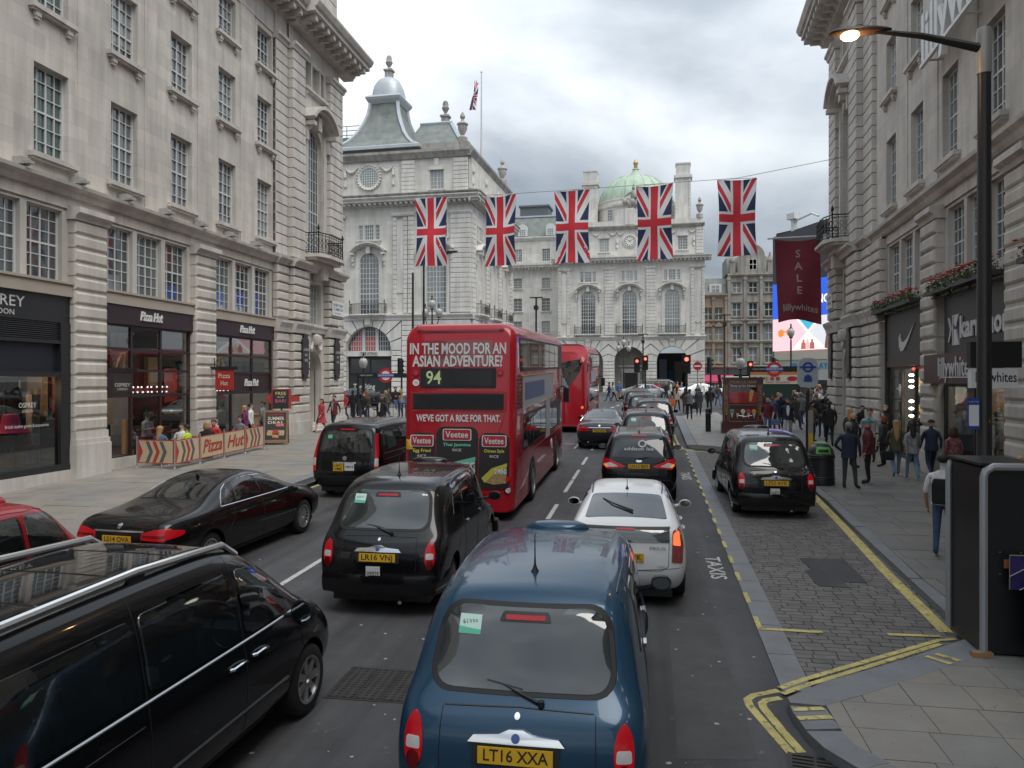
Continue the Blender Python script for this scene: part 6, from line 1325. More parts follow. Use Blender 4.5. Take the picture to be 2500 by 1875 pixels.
# white hatchback
HAT = [
 [(.12,.72,.26),(.0,.80,.46),(.02,.82,.72),(.05,.80,.92),(.08,.77,1.08),(.20,.72,1.16)],
 [(.30,.79,.22),(.24,.86,.45),(.24,.875,.74),(.30,.845,.94),(.34,.81,1.1),(.62,.70,1.27)],
 [(.86,.80,.2),(.86,.87,.45),(.86,.885,.76),(.88,.85,.95),(.92,.80,1.06),(1.15,.66,1.41)],
 [(1.7,.80,.2),(1.7,.865,.45),(1.7,.88,.75),(1.7,.85,.94),(1.7,.80,1.03),(1.8,.64,1.50)],
 [(2.4,.80,.2),(2.4,.865,.45),(2.4,.88,.74),(2.4,.85,.92),(2.4,.80,1.0),(2.35,.62,1.49)],
 [(3.0,.80,.2),(3.0,.865,.45),(3.0,.88,.73),(3.0,.84,.9),(3.1,.79,.98),(2.75,.60,1.41)],
 [(3.56,.80,.2),(3.56,.87,.45),(3.56,.87,.72),(3.55,.82,.86),(3.6,.76,.93),(3.55,.66,1.02)],
 [(4.05,.78,.2),(4.1,.84,.44),(4.08,.82,.66),(4.05,.72,.78),(4.03,.66,.83),(4.0,.56,.88)],
 [(4.36,.66,.24),(4.46,.72,.42),(4.42,.68,.58),(4.36,.56,.68),(4.33,.52,.72),(4.3,.46,.75)]]
t, tr = car('car', 'white hatchback ahead of the blue taxi with red brake lights', -.25, 11.15, 0, P_white, HAT, .035, (.06,.06), ([(.86,.31,.37),(3.56,.31,.37)], .62), ((.755,.86,.315,7,'spoke'),(.755,3.56,.315,7,'spoke')), [
 ('rear_window','top',rpoly([(-.60,.36),(.60,.36),(.53,1.22),(-.53,1.22)],.08),glassmat('hatch_glass',(.02,.024,.028),.08),.008), ('lower_rear_pane','rear',rpoly([(-.62,.95),(.62,.95),(.62,1.125),(-.62,1.125)],.02),G_side,.01), ('spoiler_line','rear',[(-.63,1.125),(.63,1.125),(.63,1.15),(-.63,1.15)],M_trim,.018), ('high_brake_light','rear',[(-.13,1.115),(.13,1.115),(.13,1.135),(-.13,1.135)],L_red,.024),
 ('side_window','sides',rpoly([(.95,1.12),(1.5,1.06),(1.5,1.4),(1.3,1.4)],.05),G_side,.008), ('side_window','sides',rpoly([(1.56,1.06),(2.3,1.02),(2.28,1.44),(1.58,1.44)],.05),G_side,.008), ('side_window','sides',rpoly([(2.36,1.02),(3.2,.99),(2.75,1.36),(2.36,1.43)],.05),G_side,.008), ('windscreen','front',rpoly([(-.62,1.04),(.62,1.04),(.52,1.4),(-.52,1.4)],.08),G_wind,.008),
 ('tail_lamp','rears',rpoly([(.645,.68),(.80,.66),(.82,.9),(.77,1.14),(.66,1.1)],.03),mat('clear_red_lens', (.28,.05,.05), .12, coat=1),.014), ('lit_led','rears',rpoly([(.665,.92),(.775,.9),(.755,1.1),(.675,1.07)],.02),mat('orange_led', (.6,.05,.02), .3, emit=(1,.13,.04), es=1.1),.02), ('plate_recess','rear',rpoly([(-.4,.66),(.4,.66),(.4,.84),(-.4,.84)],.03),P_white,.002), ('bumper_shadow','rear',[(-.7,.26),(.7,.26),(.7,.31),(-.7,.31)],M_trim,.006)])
seams(t, tr, ([(.95,.55),(1.2,.8),(1.52,1.0),(1.52,.28)],[(2.33,.28),(2.33,1.0)],[(3.1,.3),(3.2,.96)],[(1.3,.27),(3.1,.27)])); S_(tr, t, 'hatch_seam', 'rear', [(-.62,1.1),(-.6,.62),(-.5,.56),(.5,.56),(.6,.62),(.62,1.1)]); S_(tr, t, 'bumper_seam', 'rear', [(-.8,.6),(.0,.555),(.8,.6)])
plate(t, tr, 0, .745, 'LN63 FYK'); P_(tr, t, 'badge', 'rear', ell(0,.885,.07,.045), M_chrome, .012); P_(tr, t, 'badge_inner', 'rear', ell(0,.885,.035,.025), MT['badge_blue'], .016); text('PRIUS', mat('grey_lettering', (.2,.21,.22), .4), t, tuple(hit(tr,'rear',.45,.87)[0]+V((0,-.02,0))), .06, fitw=.22, bold=.01); text('HYBRID', MT['grey_lettering'], t, tuple(hit(tr,'rear',.5,.62)[0]+V((0,-.02,0))), .04, fitw=.1)
handles(t, tr, (1.75,2.5), .82, P_white); p0_ = hit(tr,'top',.1,.5)[0]; MB().tube([tuple(p0_+V((0,0,.03))), tuple(hit(tr,'top',-.2,.75)[0]+V((0,0,.03))), tuple(hit(tr,'top',-.36,.98)[0]+V((0,0,.015)))], [.018,.012,.007], 5).build('wiper', M_rub, t)
for s in (-1,1): mirror(t, s, .98, 2.95, 1.0, P_white, .115, .07, .068); S_(tr, t, 'roof_line', 'top', [(s*.54,1.3),(s*.56,1.9),(s*.54,2.6)], M_trim, .01)
l = hit(tr,'top',0,1.42)[0]; MB().lathe([(.03,0),(.015,.03),(.006,.06),(.004,.2),(0,.21)], 8, tuple(l)).build('aerial', M_rub, t); MB().box(-.66,.66,.15,4.2,.15,.3).build('underbody', M_trim, t)
# black people carrier
MPV = [
 [(.12,.78,.28),(.0,.87,.5),(.02,.89,.8),(.05,.87,1.0),(.10,.83,1.12),(.40,.68,1.63)],
 [(.30,.85,.24),(.22,.93,.5),(.22,.945,.82),(.26,.91,1.02),(.32,.87,1.14),(.62,.715,1.68)],
 [(.95,.86,.22),(.95,.94,.5),(.95,.95,.84),(.95,.91,1.02),(.98,.87,1.13),(1.1,.72,1.71)],
 [(1.8,.86,.22),(1.8,.93,.5),(1.8,.94,.82),(1.8,.90,1.0),(1.8,.86,1.1),(1.8,.72,1.72)],
 [(2.6,.86,.22),(2.6,.93,.5),(2.6,.94,.8),(2.6,.90,.98),(2.6,.86,1.08),(2.5,.70,1.70)],
 [(3.3,.86,.22),(3.3,.93,.5),(3.3,.94,.8),(3.3,.89,.96),(3.4,.84,1.05),(2.95,.66,1.68)],
 [(3.9,.86,.22),(3.9,.93,.5),(3.9,.93,.78),(3.9,.86,.92),(3.9,.8,1.0),(3.85,.7,1.08)],
 [(4.45,.82,.22),(4.5,.9,.5),(4.48,.88,.72),(4.42,.76,.86),(4.4,.7,.9),(4.36,.6,.95)],
 [(4.74,.7,.26),(4.82,.76,.46),(4.8,.74,.64),(4.74,.62,.76),(4.7,.56,.8),(4.66,.5,.83)]]
t, tr = car('people_carrier', 'black people carrier with LN15 BJO plate and white lettering on its rear window', -.1, 19.35, 0, P_black, MPV, .03, (.06,.06), ([(.95,.34,.4),(3.85,.34,.4)], .68), ((.82,.95,.34,7,'spoke'),(.82,3.85,.34,7,'spoke')), [
 ('rear_window','rear',rpoly([(-.68,1.14),(.68,1.14),(.57,1.62),(-.57,1.62)],.07),glassmat('mpv_glass',(.015,.017,.019),.01),.01), ('high_brake_light','rear',[(-.18,1.635),(.18,1.635),(.18,1.665),(-.18,1.665)],L_red,.012),
 ('tail_lamp','rears',rpoly([(.30,.93),(.78,.86),(.885,.94),(.875,1.14),(.74,1.1)],.03),L_red,.014), ('clear_lens','rears',rpoly([(.5,.935),(.82,.90),(.82,1.0),(.7,1.03)],.03),L_clear,.02), ('indicator','rears',rpoly([(.76,.9),(.86,.95),(.86,1.0),(.76,.97)],.02),L_amber,.024), ('plate_panel','rear',rpoly([(-.36,.86),(.36,.86),(.42,1.02),(-.42,1.02)],.03),M_trim,.005), ('bumper_line','rear',[(-.86,.6),(.86,.6),(.86,.64),(-.86,.64)],M_trim,.004),
 ('side_window','sides',rpoly([(.75,1.18),(1.5,1.14),(1.5,1.6),(.95,1.62)],.06),G_side,.008), ('side_window','sides',rpoly([(1.56,1.14),(2.45,1.1),(2.4,1.66),(1.58,1.64)],.06),G_side,.008), ('side_window','sides',rpoly([(2.52,1.1),(3.4,1.08),(2.9,1.58),(2.5,1.66)],.06),G_side,.008), ('windscreen','front',rpoly([(-.66,1.1),(.66,1.1),(.56,1.62),(-.56,1.62)],.08),G_wind,.008)])
plate(t, tr, 0, .94, 'LN15 BJO'); P_(tr, t, 'badge', 'rear', ell(0,1.065,.075,.03), M_chrome, .014); wiper(t, tr, (.0,1.12), (.22,1.16))
c_ = hit(tr,'rear',0,1.35)[0]; o = text('addison lee', mat('white_decal', (.55,.56,.57), .5), t, tuple(c_+V((0,-.035,0))), .13, fitw=.72, bold=.004); o.rotation_euler = (R(-29),0,0)
o = MB().lathe([(.1,0),(.1,.004),(.065,.004),(.065,0)], 20, cap=False).build('round_emblem', MT['white_decal'], t, 0, tuple(hit(tr,'rear',.08,1.47)[0]+V((0,-.02,0)))); o.rotation_euler = (R(61),0,0); text('GALAXY', M_chrome, t, tuple(hit(tr,'rear',-.6,.75)[0]+V((0,-.02,0))), .04, fitw=.18)
seams(t, tr, ([(1.2,.3),(1.53,.8),(1.53,1.1)],[(2.48,.28),(2.48,1.08)],[(3.45,.3),(3.4,1.04)])); handles(t, tr, (1.75,2.75), .9, P_black)
for s in (-1,1):
    mirror(t, s, 1.06, 3.25, 1.08, P_black, .115, .07, .07); q = [hit(tr,'top',s*.56,yy)[0] for yy in (.72,1.0,2.0,2.5)]; MB().tube([tuple(q[0]), tuple(q[1]+V((0,0,.045))), tuple(q[2]+V((0,0,.045))), tuple(q[3])], .02, 6).build('roof_rail', M_alloy, t, 40)
l = hit(tr,'top',0,.75)[0]; MB().lathe([(.03,0),(.015,.03),(.005,.06),(.003,.35),(0,.36)], 8, tuple(l)).build('aerial', M_rub, t); MB().box(-.72,.72,.2,4.5,.16,.3).build('underbody', M_trim, t)
# black vans
VAN = [
 [(.14,.82,.3),(.0,.91,.5),(.02,.93,.85),(.05,.925,1.04),(.08,.90,1.16),(.26,.76,1.84)],
 [(.28,.88,.26),(.2,.955,.5),(.2,.965,.86),(.22,.955,1.06),(.24,.93,1.18),(.42,.80,1.90)],
 [(.95,.88,.24),(.95,.96,.5),(.95,.97,.86),(.95,.96,1.06),(.95,.93,1.18),(1.0,.82,1.92)],
 [(1.9,.88,.24),(1.9,.955,.5),(1.9,.965,.86),(1.9,.955,1.05),(1.9,.925,1.17),(1.9,.82,1.93)],
 [(2.9,.88,.24),(2.9,.955,.5),(2.9,.965,.86),(2.9,.95,1.04),(2.9,.92,1.15),(2.85,.82,1.92)],
 [(3.55,.88,.24),(3.55,.955,.5),(3.55,.965,.86),(3.6,.945,1.03),(3.65,.91,1.14),(3.35,.78,1.86)],
 [(4.15,.88,.24),(4.15,.96,.5),(4.15,.96,.84),(4.2,.92,1.0),(4.24,.88,1.08),(4.2,.78,1.16)],
 [(4.62,.84,.24),(4.66,.92,.5),(4.64,.91,.8),(4.6,.82,.94),(4.58,.76,.99),(4.54,.68,1.04)],
 [(4.88,.72,.28),(4.97,.8,.48),(4.95,.78,.72),(4.9,.66,.86),(4.87,.6,.9),(4.84,.54,.93)]]
def van(label, x, y, h, reg, rails, lic=None, lit=True):
    t, tr = car('van', label, x, y, h, P_black, VAN, .025, (.05,.06), ([(.95,.34,.41),(4.15,.34,.41)], .68), ((.83,.95,.345,7,'spoke'),(.83,4.15,.345,7,'spoke')), [
     ('rear_window','rear',rpoly([(-.74,1.2),(.74,1.2),(.66,1.74),(-.66,1.74)],.07),G_side,.01), ('high_brake_light','rear',[(-.2,1.765),(.2,1.765),(.19,1.8),(-.19,1.8)],L_red,.012),
     ('tail_lamp','rears',rpoly([(.80,.72),(.90,.72),(.885,1.2),(.80,1.68),(.75,1.68),(.80,1.2)],.03),L_red,.014), ('clear_lens','rears',rpoly([(.805,.86),(.90,.86),(.89,1.06),(.80,1.06)],.02),L_clear,.02), ('chrome_handle','rear',[(-.32,.93),(.32,.93),(.32,.965),(-.32,.965)],M_chrome,.03), ('bumper_line','rear',[(-.92,.58),(.92,.58),(.92,.61),(-.92,.61)],M_trim,.006), ('bumper_face','rear',rpoly([(-.9,.32),(.9,.32),(.92,.57),(-.92,.57)],.03),M_trim,.003),
     ('side_window','sides',rpoly([(.35,1.2),(1.72,1.19),(1.72,1.72),(.48,1.72)],.06),G_side,.008), ('side_window','sides',rpoly([(1.8,1.19),(2.95,1.17),(2.92,1.73),(1.8,1.73)],.06),G_side,.008), ('side_window','sides',rpoly([(3.04,1.17),(3.9,1.15),(3.45,1.66),(3.04,1.73)],.07),G_wind,.008), ('windscreen','front',rpoly([(-.76,1.2),(.76,1.2),(.66,1.78),(-.66,1.78)],.1),G_wind,.008)], None, (1.0,2.0,3.05), 1.3)
    seams(t, tr, ([(1.76,.3),(1.76,1.85)],[(2.99,.28),(2.99,1.85)],[(4.0,.75),(3.95,1.12)],[(.4,1.0),(1.7,1.0)])); handles(t, tr, (2.85,3.2), .98, M_chrome if rails else P_black)
    for sd_ in ('right','left'): S_(tr, t, 'waist_molding', sd_, [(.35,1.155),(3.0,1.13),(3.95,1.12)], M_trim if not rails else M_alloy, .012); S_(tr, t, 'side_molding', sd_, [(1.4,.55),(3.7,.55)], M_trim, .02)
    (plate(t, tr, -.16, .83, reg, .28, .2, two=True), plate(t, tr, .14, .84, lic, .26, .19, M_plw, fs=.08)) if lic else plate(t, tr, 0, .84, reg)
    P_(tr, t, 'badge', 'rear', ell(0,1.06,.055,.055), M_chrome, .014)
    if lic: P_(tr, t, 'licence_sticker', 'rear', [(-.52,1.55),(-.4,1.55),(-.4,1.64),(-.52,1.64)], M_stk2, .016)
    for s in (-1,1): mirror(t, s, 1.12, 3.72, 1.18, M_trim, .12, .08, .13)
    if rails:
        for s in (-1,1):
            q = [hit(tr,'top',s*.66,yy)[0] for yy in (.5,.75,2.0,3.1,3.3)]
            MB().tube([tuple(q[0]), tuple(q[1]+V((0,0,.06))), tuple(q[2]+V((0,0,.06))), tuple(q[3]+V((0,0,.06))), tuple(q[4])], .03, 8).build('roof_rail', mat('bright_rail', (.78,.79,.8), .22, .7), t, 40); MB().box(-.02,.02,-.08,.08,-.03,.05).build('rail_foot', M_trim, t, 0, tuple(q[2]))
        for i in range(4): P_(tr, t, 'glass_roof_panel', 'top', rpoly([(-.5,.6+.68*i),(.5,.6+.68*i),(.5,1.24+.68*i),(-.5,1.24+.68*i)],.04), G_side, .006)
        P_(tr, t, 'fuel_cap_badge', 'right', ell(3.96,1.0,.025,.025,12), L_clear, .008)
    MB().box(-.74,.74,.2,4.7,.17,.34).build('underbody', M_trim, t); wiper(t, tr, (.0,1.17), (-.3,1.24)); return t
van('large black van with chrome roof rails in the left foreground', -4.4, 3.22, 2.5, 'LC12 PXA', True)
van('black van taxi with LB61 VME plate in front of the pizza restaurant', -7.55, 19.0, 2, 'LB61 VME', False, '08818')
van('dark van crossing beyond the traffic lights', -.4, 83, 75, 'LX57 RTB', False)
saloon('white car turning at the far junction beside the dark van', 3.2, 80.5, 78, P_white, 'EK13 NVR', 7, '', group=None)
saloon('black car waiting behind the railings on the far left', -19.5, 57.5, -75, P_black, 'LV62 UHD', 7, '')
saloon('pale car glimpsed between the van taxi and the red bus', -8.6, 38.5, 10, P_silver, 'RO59 TSF', 7, '')
# ------------------------------------------------------------------ buses
def rrect(hw, z0, z1, rt, rb, n=6):
    P = []
    for cx, cz, a0, r in ((hw-rb,z0+rb,-90,rb),(hw-rt,z1-rt,0,rt),(-hw+rt,z1-rt,90,rt),(-hw+rb,z0+rb,180,rb)): P += arc(cx, cz, r, a0, a0+90, n)
    return P
def bus_body(L, hw, z0, z1, rt, rb, lean=.3, rear_r=.22, front_r=.3, sweep=None):
    rings = []
    ys = [(0,rear_r),(rear_r*.12,rear_r*.6),(rear_r*.4,rear_r*.25),(rear_r,.02),(rear_r*1.5,0)]+[(L*k/10,0) for k in range(2,9)]+[(L-front_r*1.5,0),(L-front_r,.03),(L-front_r*.4,front_r*.3),(L,front_r)]
    for y, ins in ys:
        P = rrect(hw-ins*.55, z0, z1-ins*.8, rt, rb); f = max(0, 1-y/1.2)
        rings.append([(x, y+f*lean*max(0,(z-(z0+z1)*.62)/(z1-(z0+z1)*.62))**1.6, z) for x, z in P])
    b = MB(); b.loft(rings, 0); me = b.mesh('body', P_bus, 40); bm = bmesh.new(); bm.from_mesh(me); tr = BVHTree.FromBMesh(bm); bm.free(); return me, tr
t = veh('double_decker_bus', 'red double-decker bus on route 94 with a rice advert on its rear', -4.05, 16.85, 0); t['category'] = 'bus'
LB_ = 10.7; me, tr = bus_body(LB_, 1.27, .2, 4.38, .34, .1, .34, .2, .35); ob('body', me, t)
def fl(z): return hit(tr,'rear',0,z)[0].y
def BP(nm, pts, m, off=.008, par=None): return P_(tr, par or t, nm, 'rear', pts, m, off)
M_adb = mat('advert_black', (.018,.017,.018), .4); M_adw = mat('advert_white', (.72,.72,.72), .45)
BP('roof_recess', rpoly([(-.98,4.17),(.98,4.17),(.93,4.235),(-.93,4.235)],.02), mat('deep_red', (.16,.006,.01), .4), .006)
BP('rear_window', rpoly([(-.86,3.42),(.8,3.42),(.76,4.0),(-.82,4.0)],.1), mat('filmed_window', (.26,.02,.03), .12, coat=1), .01)
def btext(s_, x0, x1, z, sz, m=M_adw, bold=.03, off=.02):
    o = text(s_, m, t, ((x0+x1)/2, 0, z), sz, fitw=x1-x0, bold=bold); me_ = o.data
    for v in me_.vertices:
        l = hit(tr, 'rear', v.co.x+(x0+x1)/2, v.co.z+z)[0]
        v.co.y = (l.y if l is not None else 0)-off
    return o
btext('IN THE MOOD FOR AN', -1.14, 1.06, 3.80, .34); btext('ASIAN ADVENTURE?', -1.08, .99, 3.52, .34); btext('WE\'VE GOT A RICE FOR THAT.', -.98, .95, 2.25, .21)
rb_ = BP('route_box', rpoly([(-.91,2.93),(.84,2.93),(.84,3.375),(-.91,3.375)],.03), M_trim, .012); BP('route_display', [(-.8,2.97),(-.38,2.97),(-.38,3.33),(-.8,3.33)], mat('display', (.012,.02,.016), .2), .018, rb_); BP('blind_window', [(-.15,2.98),(.76,2.98),(.76,3.31),(-.15,3.31)], mat('blind_black', (.006,.006,.007), .2), .018, rb_)
btext('94', -.77, -.42, 3.15, .42, mat('route_digit', (.5,.6,.3), .5, emit=(.55,.7,.35), es=.08), .012, .024)
BP('grille_panel', rpoly([(-1.14,2.4),(1.08,2.4),(1.08,2.86),(-1.14,2.86)],.04), P_bus, .008)
for z_ in range(7): BP('grille_slat', [(-1.04,2.47+.048*z_),(.0,2.47+.048*z_),(.0,2.495+.048*z_),(-1.06,2.495+.048*z_)], M_trim, .03); BP('grille_slat', [(.02,2.47+.048*z_),(1.0,2.47+.048*z_),(1.0,2.495+.048*z_),(.02,2.495+.048*z_)], M_trim, .03)
BP('grille_back', [(-1.07,2.45),(1.02,2.45),(1.02,2.81),(-1.08,2.81)], M_adb, .014)
for x0, x1, zt, nm, c1, c2, lg in ((-1.15,-.54,1.93,'Egg Fried',(.55,.45,.06),(.5,.32,.05),.5),(-.52,.44,2.07,'Thai Jasmine',(.12,.5,.38),(.05,.35,.25),.62),(.46,1.15,1.94,'Chinese Style',(.5,.48,.06),(.45,.4,.06),.52)):
    xc = (x0+x1)/2; wd_ = x1-x0; k = BP('rice_packet', rpoly([(x0,.7),(x1,.7),(x1,zt-.12),(x1-.1,zt),(x0+.1,zt),(x0,zt-.12)],.06), M_adb, .012+.004*(nm[0] == 'T'))
    lgo = BP('logo_field', rpoly([(xc-lg/2-.02,zt-.31),(xc+lg/2+.02,zt-.31),(xc+lg/2+.02,zt-.05),(xc-lg/2-.02,zt-.05)],.05), M_adw, .022, k); BP('logo_red', rpoly([(xc-lg/2,zt-.295),(xc+lg/2,zt-.295),(xc+lg/2,zt-.065),(xc-lg/2,zt-.065)],.045), mat('logo_red', (.42,.02,.03), .4), .026, k)
    btext('Veetee', xc-lg*.42, xc+lg*.42, zt-.18, .2, M_adw, .012, .032); btext(nm, xc-wd_*.33, xc+wd_*.33, zt-.4, .1, mat('pk_%s' % nm[0], tuple(min(1,q*1.5) for q in c1), .5), .012, .024); btext('RICE', xc-.1, xc+.1, zt-.52, .08, M_adw, .005, .024); btext('2 MINS', xc+.02, xc+wd_*.42, zt-.85, .16, M_adw, .03, .034)
    BP('rice_band', [(x0+.06,zt-1.0),(xc-.05,zt-.78),(x1-.05,zt-.66),(x1-.05,zt-.75),(xc,zt-.9),(x0+.14,zt-1.1)], mat('band_%s' % nm[0], c1, .5), .026, k); BP('rice_picture', [(x0+.1,zt-1.08),(xc,zt-.9),(x1-.06,zt-.76),(x1-.06,zt-1.1),(xc,zt-1.14)], mat('rice_%s' % nm[0], ((.5,.42,.25),(.62,.62,.55),(.4,.27,.12))[('E','T','C').index(nm[0])], .8, var=.5, vs=30), .024, k)
BP('cycle_sign', rpoly([(-1.22,1.55),(-1.06,1.55),(-1.06,1.78),(-1.22,1.78)],.01), M_ply, .018)
btext('ENVIRO', -.42, .5, 1.2, .12, M_adb, .02, .04)
for x, z, m_ in ((-1.0,3.27,L_red),(.93,3.27,L_red),(1.12,.93,L_red),(-1.12,.93,L_red),(1.12,.68,L_clear),(-1.12,.68,L_clear),(-1.0,3.05,L_clear)): BP('lamp_ring', ell(x,z,.075,.075,16), M_chrome if m_ is L_clear else L_redoff, .02); BP('rear_lamp', ell(x,z,.055,.055,16), m_ if z < 3.2 or z > 3.2 else m_, .03)
for x in (-.95,.95): BP('marker_lamp', ell(x,4.24,.05,.03,12), L_redoff, .03)
for q in ([(-1.24,.62),(1.24,.62)],[(-1.24,1.42),(1.24,1.42)],[(.9,.36),(.9,.62)],[(-1.1,2.35),(-.9,1.95),(-.5,1.7),(0,1.62),(.5,1.7),(.9,1.95),(1.05,2.35)]): S_(tr, t, 'panel_seam', 'rear', q, mat('seam_red', (.12,.008,.01), .5), .006)
M_busg = glassmat('bus_side_glass', (.02,.024,.026), .16)
for sd_, s in (('right',1),('left',-1)):
    up = P_(tr, t, 'upper_window_band', sd_, rpoly([(.75,3.28),(10.1,3.28),(10.0,4.08),(.65,4.08)],.12), M_trim, .006)
    yy = .85
    for wdt in (1.25,.45,1.45,.95,1.45,1.45,1.0): P_(tr, up, 'window_pane', sd_, rpoly([(yy,3.34),(yy+wdt-.09,3.34),(yy+wdt-.09,4.02),(yy,4.02)],.05), M_busg, .011); yy += wdt
    lo_ = P_(tr, t, 'lower_window_band', sd_, rpoly([(1.25,1.42),(9.6,1.42),(9.6,2.28),(1.25,2.28)],.1), M_trim, .006)
    yy = 1.35
    for wdt in (1.1,.5,1.5,1.1,1.5,1.45): P_(tr, lo_, 'window_pane', sd_, rpoly([(yy,1.48),(yy+wdt-.09,1.48),(yy+wdt-.09,2.22),(yy,2.22)],.05), M_busg, .011); yy += wdt
    ad = P_(tr, t, 'side_advert', sd_, [(1.1,2.42),(7.4,2.42),(7.4,3.18),(1.1,3.18)], mat('advert_pale', (.42,.46,.52), .4), .014); P_(tr, ad, 'advert_field', sd_, [(1.5,2.6),(5.2,2.6),(5.2,3.02),(1.5,3.02)], mat('advert_blue', (.08,.14,.32), .4), .02); P_(tr, ad, 'advert_drop', sd_, [(5.6,1.3),(6.5,1.3),(6.5,2.42),(5.6,2.42)], MT['advert_pale'], .016)
    for q in ([(1.1,2.42),(7.4,2.42)],[(1.1,3.18),(7.4,3.18)],[(1.1,2.42),(1.1,3.18)]): S_(tr, ad, 'advert_frame', sd_, q, mat('brass_frame', (.4,.28,.12), .4, .5), .012, off=.015)
    for q in ([(.3,1.3),(10.4,1.3)],[(.3,.6),(10.4,.6)],[(.95,.35),(.95,3.2)]): S_(tr, t, 'panel_seam', sd_, q, MT['seam_red'], .006)
    for ay in (2.75,8.3): P_(tr, t, 'wheel_arch', sd_, arc(ay,.5,.62,0,180,16)+[(ay-.62,.34),(ay+.62,.34)], M_trim, .006)
    for k in range(9): P_(tr, t, 'vent_slat', sd_, [(.5,2.45+.09*k),(.85,2.45+.09*k),(.85,2.49+.09*k),(.5,2.49+.09*k)], M_trim, .012)
    P_(tr, t, 'roundel', sd_, ell(7.0,1.0,.16,.16), M_adw, .012)
for ay in (2.75,8.3):
    for s in (-1,1): wheel(t, s*1.16, ay, .49, 8, .3, style='disc')
MB().box(-1.1,1.1,.2,10.3,.22,.45).build('underbody', M_trim, t); MB().box(1.3,1.5,10.3,10.5,2.1,2.6).tube([(1.2,10.4,2.7),(1.4,10.4,2.6)], .03, 6).build('door_mirror', M_trim, t)
P_(tr, t, 'windscreen', 'front', rpoly([(-1.1,1.2),(1.1,1.2),(1.1,2.3),(-1.1,2.3)],.1), G_wind, .008)
# newer rounded bus ahead of it
t = veh('double_decker_bus', 'rounded red double-decker bus with black diagonal rear glass, ahead of the route 94 bus', -3.98, 38.6, 0); t['category'] = 'bus'
me, tr = bus_body(11.2, 1.26, .32, 4.42, .6, .12, 1.5, .5, .5); ob('body', me, t)
M_bg2 = glassmat('black_bus_glass', (.008,.009,.01), .10)
P_(tr, t, 'rear_glass', 'rear', [(-1.1,1.55),(-.4,1.7),(.3,2.2),(.85,3.0),(1.05,3.7),(-1.1,3.3)], M_bg2, .012)
for sd_, s in (('right',1),('left',-1)):
    P_(tr, t, 'rear_glass', sd_, [(.55,2.9),(1.3,3.3),(2.05,3.95),(1.2,3.95),(.7,3.5)], M_bg2, .012)
    up = P_(tr, t, 'upper_window_band', sd_, rpoly([(2.2,3.2),(10.6,3.2),(10.5,3.98),(2.2,3.98)],.12), M_trim, .006)
    for k in range(6): P_(tr, up, 'window_pane', sd_, rpoly([(2.3+1.37*k,3.26),(3.6+1.37*k,3.26),(3.6+1.37*k,3.9),(2.3+1.37*k,3.9)],.06), M_busg, .011)
    lo_ = P_(tr, t, 'lower_window_band', sd_, rpoly([(1.6,1.42),(10.2,1.42),(10.2,2.25),(1.6,2.25)],.1), M_trim, .006)
    for k in range(6): P_(tr, lo_, 'window_pane', sd_, rpoly([(1.7+1.4*k,1.48),(3.0+1.4*k,1.48),(3.0+1.4*k,2.18),(1.7+1.4*k,2.18)],.06), M_busg, .011)
    P_(tr, t, 'side_advert', sd_, [(3.0,2.42),(6.8,2.42),(6.8,3.02),(3.0,3.02)], MT['advert_pale'], .014)
    for ay in (2.6,8.5): P_(tr, t, 'wheel_arch', sd_, arc(ay,.5,.62,0,180,16)+[(ay-.62,.34),(ay+.62,.34)], M_trim, .006)
for ay in (2.6,8.5):
    for s in (-1,1): wheel(t, s*1.16, ay, .49, 8, .3, style='disc')
for z_, m_ in ((1.25,L_amber),(1.05,L_red),(.82,L_clear)):
    for s in (-1,1): P_(tr, t, 'rear_lamp', 'rear', ell(s*1.0,z_,.07,.07,16), m_, .02)
MB().box(-1.1,1.1,.3,10.8,.22,.45).build('underbody', M_trim, t); MB().box(1.36,1.6,10.9,11.0,2.0,2.5).tube([(1.1,10.8,2.7),(1.48,10.95,2.55)], .03, 6).build('door_mirror', M_trim, t)
P_(tr, t, 'windscreen', 'front', rpoly([(-1.0,1.2),(1.0,1.2),(1.0,2.3),(-1.0,2.3)],.1), G_wind, .008)
